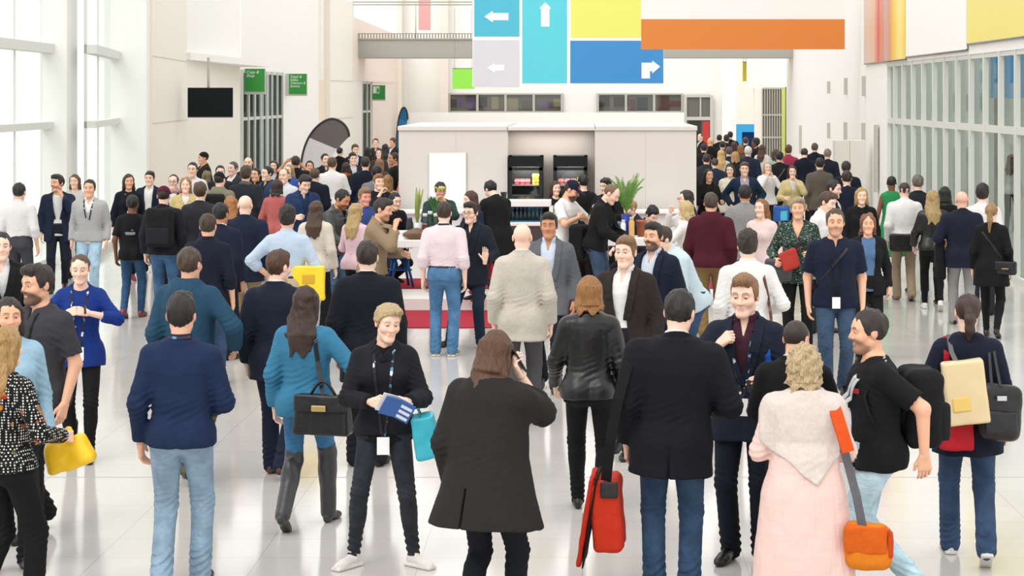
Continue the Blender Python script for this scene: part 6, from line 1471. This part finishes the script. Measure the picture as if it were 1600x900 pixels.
# A13 red messenger bag
b = carried('messenger_bag', 'A13', (.36, .02, .30), 'red messenger bag with a black strap at the side of the black blazer', 'bag')
soft('body', b, (.0, .0, .2), (.17, .34, .40), RM, amp=.008, r=.035, ry=4); soft('flap', b, (.115, .0, .17), (.035, .35, .50), mat('cloth', '#d8331c'), amp=.006, r=.014, ry=-9); soft('trim', b, (.09, .0, .17), (.014, .365, .51), mat('cloth', '#1c1416'), amp=.003, r=.006, ry=-9); soft('buckle_tab', b, (-.02, .175, .36), (.1, .02, .09), BM, amp=.001, r=.006)
strap('strap', b, [('p', .36, .14, .70, .3, 1, 0), ('p', .335, .17, .95, .3, 1, 0), ('p', .30, .19, 1.15, .2, 1, 0), ('b', .235, 1.36), ('t', .2, .03), ('f', .2, 1.34), ('p', .33, -.17, 1.0, .6, -1, 0)], .06, mat('cloth', '#15151a'))
# A14 blue backpack
b = carried('backpack', 'A14', (0, .25, .98), 'bright blue backpack worn by the person in the navy suit with lanyard', 'backpack', None)
soft('body', b, (0, .02, .2), (.28, .15, .42), mat('cloth', '#1f5fc0'), amp=.008, r=.05)
for sg in (-1, 1): strap('strap', b, [('f', sg * .17, 1.08), ('f', sg * .145, 1.3), ('t', sg * .125, .0), ('b', sg * .12, 1.3)], .04, mat('cloth', '#1f5fc0'))
# A16 orange shoulder bag
b = carried('shoulder_bag', 'A16', (-.36, .1, .50), 'orange shoulder bag on a long grey strap behind the sheer pink tunic', 'bag')
soft('body', b, (0, .03, .1), (.27, .16, .27), mat('cloth', '#f08a1c'), amp=.012, r=.06, fr=16); soft('flap', b, (.02, .11, .15), (.24, .03, .17), mat('cloth', '#e86a16'), amp=.008, r=.015, rx=-8); soft('side_pocket', b, (-.12, .05, .12), (.04, .12, .16), mat('cloth', '#d8501a'), amp=.006, r=.015)
GS = mat('cloth', '#6f6f74'); strap('strap', b, [('p', -.34, .19, .62, 0, 1, 0), ('p', -.30, .21, .88, 0, 1, .1), ('b', -.215, 1.2), ('b', -.165, 1.36), ('t', -.15, .03), ('f', -.16, 1.35)], .05, GS)
o = OUT['A16']; V = []
strap('strap_pad', b, [('p', -.232, .205, 1.16, -.3, 1, 0), ('p', -.2, .185, 1.27, -.2, 1, .15), ('p', -.175, .13, 1.375, -.1, .8, .5), ('p', -.158, .06, 1.432, 0, .4, 1)], .075, mat('cloth', '#e8581a'), .016)
# white tote of A17
b = carried('tote_bag', 'A17', (-.05, -.28, .86), 'white tote bag hanging in front of the person in the black t-shirt', 'bag')
soft('body', b, (0, 0, .15), (.34, .07, .32), mat('cloth', '#efeef0'), amp=.01, r=.03, rz=75); strap('handle', b, [('p', -.02, -.3, 1.16, 0, -1, 0), ('f', .05, 1.22), ('f', .12, 1.37), ('t', .125, .02)], .03, mat('cloth', '#cfd2d6')); strap('handle', b, [('p', -.1, -.27, 1.16, 0, -1, 0), ('f', -.02, 1.24), ('f', .09, 1.38), ('t', .1, .02)], .03, mat('cloth', '#cfd2d6')); soft('patch', b, (-.045, -.02, .07), (.03, .012, .03), mat('cloth', '#1d1d22'), amp=0, r=.004, rz=75)
b = carried('backpack', 'A17', (.0, .2, .98), 'black backpack on the striding person in the black t-shirt', 'backpack'); soft('body', b, (0, .05, .2), (.32, .22, .46), mat('cloth', '#1a1b1e'), amp=.008, r=.06); soft('front_pocket', b, (0, .17, .12), (.26, .06, .22), mat('cloth', '#222428'), amp=.005, r=.02)
for sg in (-1, 1): strap('strap', b, [('f', sg * .19, 1.1), ('f', sg * .17, 1.3), ('t', sg * .14, .0), ('b', sg * .13, 1.3)], .05, mat('cloth', '#1a1b1e'))
# A18 tan bag, black handbag, red bag
b = carried('paper_bag', 'A18', (.05, .28, .96), 'tan stiff shopping bag on the shoulder of the navy cardigan', 'bag'); soft('body', b, (.0, .0, .19), (.26, .11, .40), mat('plastic', '#dcc79c'), amp=.003, r=.014, ry=7); strap('handle', b, [('p', .1, .3, 1.32, 0, 1, 0), ('b', .125, 1.36), ('t', .125, .02)], .03, mat('cloth', '#77757a')); soft('print', b, (.03, .058, .12), (.11, .01, .09), mat('plastic', '#e3c168'), amp=.001, r=.004, ry=7)
b = carried('shopping_bag', 'A18', (.1, .2, .78), 'red fabric bag showing under the tan shopping bag', 'bag'); soft('body', b, (0, 0, .12), (.22, .07, .26), mat('cloth', '#cf2534'), amp=.008, r=.02); strap('handle', b, [('p', .1, .22, 1.02, 0, 1, 0), ('b', .15, 1.25), ('b', .145, 1.38), ('t', .14, .02)], .035, mat('cloth', '#cf2534'))
b = carried('handbag', 'A18', (-.17, .22, .86), 'slouchy black leather handbag on the shoulder of the navy cardigan', 'handbag'); soft('body', b, (0, 0, .16), (.27, .15, .36), BM, amp=.012, r=.06, fr=18, ry=-6, pinch=.3); soft('front_pocket', b, (-.0, .075, .1), (.2, .03, .15), mat('leather', '#17171a'), amp=.006, r=.012)
for dx in (-.02, .035): strap('handle', b, [('p', -.15 + dx, .26, 1.18, 0, 1, 0), ('b', -.145 + dx * .6, 1.34), ('t', -.14 + dx * .5, .03)], .018, BM)
MB().box(-.03, .03, .1, .108, .24, .27).build('buckle', mat('metal', '#c9cacc'), b, bevel=.003)
# middle distance
def bpack(pid, label, col='#1a1b1f', h=.44, w=.32, d=.2, z=.98):
    b = carried('backpack', pid, (0, .2, z), label, 'backpack'); m = mat('cloth', col); soft('body', b, (0, .03, h / 2), (w, d, h), m, amp=.008, r=.05); soft('front_pocket', b, (0, .03 + d / 2, h * .3), (w * .8, .06, h * .42), mat('cloth', '#23252a'), amp=.004, r=.02)
    for sg in (-1, 1): strap('strap', b, [('f', sg * .18, 1.08), ('f', sg * .155, 1.3), ('t', sg * .13, .0), ('b', sg * .13, 1.3)], .045, m)
    return b
bpack('B8', 'black rolled-top backpack under the maroon cap', h=.5, w=.34); bpack('B13', 'dark backpack under the olive hood', '#1d1e22'); bpack('D2', 'black backpack on the person leaning over the bar table', '#17181b', h=.46, z=.72)
def hipbag(pid, base, label, size=(.3, .1, .22), col='#131316', wp=None, nm='shoulder_bag', rz=0, gold=False):
    b = carried(nm, pid, base, label, 'bag'); m = mat('leather', col); soft('body', b, (0, 0, size[2] / 2), size, m, amp=.005, r=.035, rz=rz); soft('flap', b, (0, size[1] / 2 + .002, size[2] * .66), (size[0] * .96, .02, size[2] * .6), m, amp=.003, r=.01, rz=rz)
    if wp: strap('strap', b, wp, .025, m)
    if gold: MB().box(-.04, .04, size[1] / 2 + .012, size[1] / 2 + .02, size[2] * .4, size[2] * .48).build('chain', mat('metal', '#b9a878'), b)
    return b
hipbag('B72', (.08, .2, .74), 'black bag at the hip of the white shirt and khaki trousers', (.34, .12, .26))
hipbag('B77', (-.2, .13, .83), 'small black quilted bag on the hip of the blond ponytail', (.28, .09, .18), wp=[('b', -.17, 1.0), ('b', -.02, 1.22), ('b', .11, 1.38), ('t', .12, .02)], gold=True)
hipbag('B62', (.06, -.24, .86), 'brown bag carried in front by the person in the white shirt', (.28, .09, .22), '#6a4636', wp=[('b', -.2, .98), ('b', -.17, 1.2), ('b', -.13, 1.38), ('t', -.125, .02), ('f', -.1, 1.3), ('f', 0, 1.1)])
hipbag('B64', (-.2, -.22, .82), 'slate grey crossbody bag of the speckled green cardigan', (.3, .12, .26), '#3c3d44', wp=[('f', -.1, 1.08), ('f', .03, 1.25), ('f', .11, 1.38), ('t', .12, .02)])
hipbag('B65', (-.2, .17, .84), 'dark bag worn across the navy polo shirt', (.1, .24, .26), '#15161b', wp=[('f', -.2, 1.02), ('f', -.03, 1.24), ('f', .11, 1.4), ('t', .13, .02), ('b', .1, 1.36)])
hipbag('C9', (.2, .02, .84), 'small grey bag hanging at the side of the black suit with strap', (.1, .26, .24), '#5a5650', wp=[('b', .17, 1.0), ('b', .0, 1.22), ('b', -.12, 1.4), ('t', -.13, .02)])
b = carried('carrier_bag', 'C12', (-.23, -.2, .70), 'blue and turquoise carrier bag of the cream yellow jacket', 'bag'); soft('body', b, (0, 0, .14), (.3, .1, .3), mat('plastic', '#1f5fb4'), amp=.008, r=.02); soft('print', b, (.04, -.056, .1), (.13, .01, .18), mat('plastic', '#4fc3e0'), amp=.002, r=.004)
# B64 red pouch
b = carried('pouch', 'B64', (-.08, -.27, .98), 'red patterned pouch held by the speckled green cardigan', 'pouch'); soft('body', b, (0, 0, .09), (.2, .05, .22), mat('cloth', '#c9433c'), amp=.008, r=.025, ry=-20); tubes('wrist_loop', b, [(.07, 0, .18), (.12, .02, .24), (.09, .03, .17)], .006, mat('cloth', '#a8342f'))
# B75 coat over the arm
a = OUT['B75']['A'][1]; fa = a[1] * .5 + a[2] * .5; b = carried('folded_coat', 'B75', fa + np.array([.0, 0, -.5]), 'black coat draped over the arm of the bald navy blazer', 'coat'); soft('body', b, (0, 0, .27), (.13, .26, .56), mat('cloth', '#15161b'), amp=.014, r=.05, taper=-.12, fr=15); soft('collar', b, (.04, .1, .1), (.08, .08, .2), mat('cloth', '#1d1e25'), amp=.008, r=.03)
p, *_ = palm('B73', 1, .08); b = carried('wallet', 'B73', p, 'pale pink wallet in the hand of the black leather jacket', 'wallet'); soft('body', b, (0, 0, 0), (.03, .1, .14), mat('leather', '#e6bcc0'), amp=.001, r=.01); soft('clasp', b, (0, -.05, .0), (.034, .012, .03), mat('metal', '#d6c08a'), amp=0, r=.004)
# shawl over the shoulders of A16
def shawl(pid):
    O = OUT[pid]; k = O['k']; dz = np.array([0, 0, O['dz']]); src = O['g']
    g = Grid((-.34, -.26, .88), (.34, .28, 1.5), .009)
    ix = [np.clip(np.round((g.ax[i] - src.lo[i]) / src.c).astype(int), 0, src.D.shape[i] - 1) for i in range(3)]
    d = src.D[np.ix_(*ix)] - .02
    X, Y, Z = g.P((slice(None),) * 3)
    zb = np.where(Y > -.02, np.interp(X, [-.3, -.17, -.06, .0, .12, .22, .3], [1.2, 1.1, .96, 1.0, 1.1, 1.16, 1.24]), 1.16)
    g.D = np.maximum(np.maximum(d, zb - Z), np.maximum(np.abs(X) - .265, .07 - np.sqrt(X ** 2 + Y ** 2 + (Z - 1.52) ** 2) * 1.0)).astype(np.float32)
    w1 = wob(26, 4, (1, 1, .5)); g.disp(lambda x, y, z: .006 * w1(x, y, z))
    V, F = g.mesh(); link('shawl', mesh_np('shawl', (V + dz) * k, F), mat('cloth', '#e4d8d1'), O['root'])
shawl('A16')
# prints and emblems on clothing
def decal(pid, nm, x0, x1, z0, z1, side, m, label=None):
    O = OUT[pid]; k = O['k']; V, F = [], []; nx, nz = 9, 6
    par = next(c for c in O['root'].children if c.name.split('.')[0] in ('tshirt', 'jacket', 'sweater', 'suit_jacket', 'polo_shirt'))
    for i in range(nx):
        for j in range(nz):
            x, z = x0 + (x1 - x0) * i / (nx - 1), z0 + (z1 - z0) * j / (nz - 1); V.append((x, O['surf'](x, z, side) + side * .009, z))
    for i in range(nx - 1):
        for j in range(nz - 1): q = i * nz + j; F.append((q, q + nz, q + nz + 1, q + 1))
    o = link(nm, mesh_np(nm, (np.array(V) + np.array([0, 0, O['dz']])) * k, [np.array(F)]), m, par)
    md = o.modifiers.new('thickness', 'SOLIDIFY'); md.thickness = .003; md.offset = 0
    if label: o['label'] = label
decal('A17', 'print', .0, .14, 1.275, 1.305, -1, mat('cloth', '#b02a34'), 'red stripe print'); decal('A17', 'print', .02, .12, 1.33, 1.335, -1, mat('cloth', '#6a2a30'))
decal('B7', 'print', -.075, .075, 1.19, 1.23, 1, mat('cloth', '#8f9aa6'), 'pale print line'); decal('B7', 'print', -.045, .045, 1.25, 1.265, 1, mat('cloth', '#8f9aa6'))
decal('B8', 'emblem', -.03, .03, 1.43, 1.465, 1, mat('cloth', '#c09a6a'), 'small gold emblem')
a = OUT['D4']['A'][-1]; c_ = (a[0] * .6 + a[1] * .4 + np.array([.03, -.075, 0])) * OUT['D4']['k']; par = next(c for c in OUT['D4']['root'].children if c.name.split('.')[0] == 'sweater')
MB().lathe([(.04, -.006), (.042, 0), (.0, .004)], 16).build('emblem', mat('cloth', '#e8e2e0'), par, Vector(c_) + Vector((0, 0, OUT['D4']['dz'] * OUT['D4']['k']))).rotation_euler = (math.radians(90), 0, math.radians(25))
par = next(c for c in OUT['D1']['root'].children if c.name.split('.')[0] == 'cap'); MB().lathe([(.02, -.004), (.021, 0), (.0, .003)], 14).build('emblem', mat('cloth', '#b8586a'), par, Vector((-.03, -.083, .082))).rotation_euler = (math.radians(70), 0, math.radians(-20))
# ------------------------------------------------------------------ things on the bar tables
def leaf_plant(px, py0, py1, Y, n, kind, pot, label, spread):
    zb = at(0, py1, Y).z; zt = at(0, py0, Y).z; X = at(px, 0, Y).x
    o = empty('potted_plant', (X, Y, zb), 0, label, 'plant'); H = zt - zb; rg = random.Random(int(px))
    ph = H * .3 if kind != 'palm' else H * .38
    MB().lathe([(.055, 0), (.075, ph), (.066, ph), (.05, .02)], 16).build('pot', pot, o, smooth=True)
    m = MB()
    for i in range(n):
        a = rg.uniform(0, 6.28); L = (H - ph) * rg.uniform(.75, 1.05); sp = spread * rg.uniform(.4, 1); dx, dy = math.cos(a), math.sin(a)
        P = []
        for t in np.linspace(0, 1, 7):
            if kind == 'palm': r = sp * t ** 1.3; z = ph + L * (1.15 * t - .35 * t * t * (sp / spread) * 1.3)
            else: r = sp * t ** 1.6; z = ph + L * t
            P.append(Vector((dx * r, dy * r, z)))
        if kind == 'palm':
            for j in range(1, 7):
                for sd in (-1, 1):
                    for sub in (0, .5):
                        b0 = P[j] * (1 - sub) + P[j - 1] * sub; tdir = (P[j] - P[j - 1]).normalized(); s_ = Vector((-dy, dx, 0)) * sd
                        e = b0 + (tdir * .7 + s_ * .55) * L * .3 + Vector((0, 0, -.01)); mid = (b0 + e) / 2 + Vector((0, 0, .012)); w = Vector((0, 0, .006)) + tdir * .004
                        m.add([b0 - w, mid - w * 1.3, e, mid + w * 1.3], [(0, 1, 2, 3)])
            m.tube(P, [.006] * 3 + [.004] * 3 + [.002], 5)
        else:
            wd = .03 if kind == 'blade' else .02; s_ = Vector((-dy, dx, 0)); vs = []; 
            for j, p in enumerate(P):
                w = wd * math.sin(math.pi * (.18 + .8 * j / 6)); vs += [p - s_ * w, p + Vector((dx, dy, 0)) * .006, p + s_ * w]
            fs = []
            for j in range(6): q = 3 * j; fs += [(q, q + 1, q + 4, q + 3), (q + 1, q + 2, q + 5, q + 4)]
            m.add(vs, fs)
    m.build('foliage', mat('leaf', {'palm': '#7fae54', 'blade': '#a3b45c', 'bush': '#3f7d45'}[kind]), o)
Y1, Z1 = T1[1] + .35, T1[2]; Y2, Z2 = T2[1] + .35, T2[2]
def py_of(z, Y): return VY + (CAM_H - z) * F_PX / Y
t1, t2 = py_of(Z1, Y1), py_of(Z2, Y2)
leaf_plant(652, 291, t1, Y1, 9, 'blade', mat('plastic', '#dfe3e6'), 'upright blade-leaved plant in a pale pot on the bar table by the menu board', .16)
leaf_plant(680, 308, t1, Y1 + .1, 60, 'bush', mat('plastic', '#c9cdd0'), 'bushy dark green plant on the bar table by the menu board', .13)
leaf_plant(979, 279, t2, Y2, 20, 'palm', mat('gloss', '#2b3f9a'), 'small feathery palm in a blue vase on the right bar table', .27)
def on(px, dy, T): return at(px, 0, T[1] + dy).x, T[1] + dy, T[2]
def jar(px, dy, h, r, col, label, T=T1, grp=None, kind='glass', cap='#d8d8d4', nm='glass_jar'):
    x, y, z = on(px, dy, T); lathed(nm, [(r * .9, 0), (r, .01), (r, h * .75), (r * .7, h * .86), (r * .7, h * .9)], x, y, z, mat(kind, col), label, 'jar' if nm == 'glass_jar' else 'bottle', grp, ([(r * .75, h * .88), (r * .75, h)], mat('plastic', cap)))
for i, px in enumerate((664, 672, 681, 692)): jar(px, .25 + .05 * (i % 2), .36 + .03 * (i % 2), .045, '#dfe8e6', 'clear glass jars in front of the plants on the left bar table', grp='clear glass jars on the left bar table')
jar(640, .3, .3, .05, '#1e2024', 'black thermos jug at the left end of the left bar table', kind='plastic', cap='#3a4a66', nm='thermos')
jar(974, .22, .24, .035, '#f1f2f2', 'white bottle on the right bar table beside the blue vase', T2, None, 'plastic', nm='bottle'); jar(966, .3, .2, .035, '#e6eef2', 'clear water bottle left of the white bottle on the right bar table', T2, None, 'glass', '#3f8fc0', nm='bottle')
jar(987, .2, .28, .04, '#e0b26a', 'amber juice bottle on the right bar table', T2, None, 'plastic', '#d8c23a', nm='bottle'); jar(1008, .35, .2, .04, '#e4e4e0', 'pale bottle by the bowed black-haired head on the right bar table', T2, None, 'plastic', nm='bottle')
x, y, z = on(1002, .3, T2); lathed('terracotta_pot', [(.05, 0), (.07, .2), (.078, .2), (.078, .23), (.06, .23)], x, y, z, mat('leaf', '#b0603a'), 'tall terracotta pot on the right bar table', 'pot', None, ([(.056, .215), (.056, .225)], mat('leaf', '#4a3020')))
x, y, z = on(650, .12, T1); o = empty('paper_bag', (x, y, z), .2, 'crumpled brown paper bag lying on the left bar table', 'bag'); BAGS_dummy = None
g = Grid((-.2, -.12, 0), (.2, .12, .18), .01); g.ell((0, 0, .07), (.16, .08, .085)); w = wob(28, 9); g.disp(lambda a, b_, c: .022 * w(a, b_, c), .05); V, F = g.mesh(); link('body', mesh_np('body', np.maximum(V, [-9, -9, .003]), F), mat('leaf', '#7a5e42'), o)
g = Grid((.08, -.09, 0), (.28, .09, .16), .01); g.ell((.18, 0, .05), (.07, .06, .05)); g.disp(lambda a, b_, c: .018 * w(a, b_, c), .05); V, F = g.mesh(); link('rolled_top', mesh_np('rolled_top', np.maximum(V, [-9, -9, .003]), F), mat('leaf', '#8a6c4c'), o)
def carton(px, dy, w, h, col, lid, label, T, nm='box'):
    x, y, z = on(px, dy, T); o = empty(nm, (x, y, z), .1, label, 'box'); MB().box(-w / 2, w / 2, -.07, .07, 0, h).build('carton', mat('plastic', col), o, bevel=.006); MB().box(w * .18, w / 2 + .003, -.074, .074, .002, h - .002).build('side_panel', mat('plastic', lid), o)
carton(655, .42, .22, .2, '#f0efee', '#d8303a', 'white and red carton on the left bar table', T1); carton(630, .2, .16, .12, '#f3f4f6', '#dfe6ee', 'small white carton at the left end of the left bar table', T1)
x, y, z = on(962, .12, T2); o = empty('serving_tray', (x, y, z), .2, 'turquoise tray on the near edge of the right bar table', 'tray'); MB().box(-.14, .14, -.09, .09, 0, .012).build('base', mat('plastic', '#35b3c0'), o, bevel=.004); m = MB(); m.box(-.14, .14, -.1, -.09, 0, .03); m.box(-.14, .14, .09, .1, 0, .03); m.box(-.15, -.14, -.1, .1, 0, .03); m.box(.14, .15, -.1, .1, 0, .03); m.build('rim', mat('plastic', '#2a9aa6'), o)
# ------------------------------------------------------------------ feather flags
def feather(px0, px1, py0, py1, s, label, top, body, split):
    Y = F_PX / s; X = (px0 - VX) / s; o = empty('feather_flag', (X, Y, 0), 0, label, 'flag', 'feather flags'); W = (px1 - px0) / s; H = CAM_H - (py0 - VY) / s
    n = 24; edge = []
    for i in range(n + 1):
        t = i / n; z = .25 + (H - .25) * math.sin(t * math.pi * .62) / 1.0 if t < .8 else None
    L = [(.04 * 0 + W * .62 * t ** 2.6, .2 + (H - .2) * (1 - (1 - t) ** 1.35)) for t in np.linspace(0, 1, n)]
    Rr = []
    for t in np.linspace(0, 1, n):
        a = math.pi / 2 * (1 - t); Rr.append((W * .62 + W * .38 * math.cos(a), H - (H * .24) * (1 - math.sin(a))))
    zlow = Rr[-1][1]; Rr += [(W - (W - .25) * t ** .9, zlow - (zlow - .25) * t) for t in np.linspace(.08, 1, 14)]
    pts = L + Rr[1:]
    m1, m2 = [], []
    zs = lambda x: H * split - x * .42
    up = [p for p in pts if p[1] >= zs(p[0])]; dn = [p for p in pts if p[1] < zs(p[0])]
    xl = [p for p in L if p[1] < zs(p[0])][-1]; xr = [p for p in Rr if p[1] < zs(p[0])][0]
    A_, B_2 = (xl[0], zs(xl[0])), (xr[0], zs(xr[0]))
    MB().prism([(x, 0, z) for x, z in [A_] + up + [B_2]], (0, .012, 0)).build('upper_panel', mat('cloth', top), o)
    lowL = [p for p in L if p[1] < zs(p[0])]; lowR = [p for p in Rr if p[1] < zs(p[0])]
    MB().prism([(x, 0, z) for x, z in lowL + [A_, B_2] + lowR], (0, .012, 0)).build('lower_panel', mat('cloth', body), o)
    MB().tube([(0, .006, 0)] + [(x - .02, .006, z) for x, z in L] + [(x + .01, .006, z + .01) for x, z in Rr[1:n]], .035, 8).build('pole', mat('plastic', '#26262a'), o, smooth=True)
    MB().lathe([(.3, 0), (.3, .04), (.05, .06)], 16).build('foot', mat('metal', '#55565a'), o)
feather(470, 545, 186, 280, 52, 'large feather flag with grey top and white lower part left of the kiosk', '#7d7576', '#e9e8ea', .80)
feather(620, 637, 168, 215, 33, 'blue feather flag peeping out over the kiosk roof', '#2f7fb4', '#3f93c8', .8)
# ------------------------------------------------------------------ camera, light
w = bpy.data.worlds.new('sky'); SC.world = w; w.use_nodes = True
bg = w.node_tree.nodes['Background']; bg.inputs[0].default_value = (1.0, .985, .965, 1); bg.inputs[1].default_value = 1.5
sn = bpy.data.lights.new('sun', 'SUN'); sn.energy = 1.2; sn.angle = .6; sn.color = (1, .97, .93); so = bpy.data.objects.new('sun', sn); COL.objects.link(so); so.rotation_euler = (math.radians(32), math.radians(-22), 0)
def lamp(nm, loc, sx, sy, watts, rot=(0, 0, 0)):
    a = bpy.data.lights.new(nm, 'AREA'); a.shape = 'RECTANGLE'; a.size = sx; a.size_y = sy; a.energy = watts; a.color = (1, .96, .9)
    o = bpy.data.objects.new(nm, a); COL.objects.link(o); o.location = loc; o.rotation_euler = rot
lamp('kiosk_recess_fill', ((kx(793) + kx(930)) / 2, Yk + .2, kz(206)), 1.2, .25, 6)  # added fill light under the roof edge, only brightens the recess; no fitting there
for q in (f1, f2): lamp('fridge_light', (q.location.x, q.location.y + .04, KZ + zt1 - .2), .4, .05, 9, (math.radians(25), 0, 0))
cd = bpy.data.cameras.new('camera'); cam = bpy.data.objects.new('camera', cd); COL.objects.link(cam)
cam.location = (0, 0, CAM_H); cam.rotation_euler = (math.pi / 2, 0, 0); cd.sensor_width = 36; cd.lens = F_PX / 1600 * 36; cd.shift_x = -(VX - 800) / 1600; cd.shift_y = -(450 - VY) / 1600; cd.clip_end = 400
SC.camera = cam
vs = SC.view_settings; vs.view_transform = 'Standard'; vs.look = 'None'; vs.gamma = 1; vs.use_curve_mapping = False; vs.exposure = 0.0
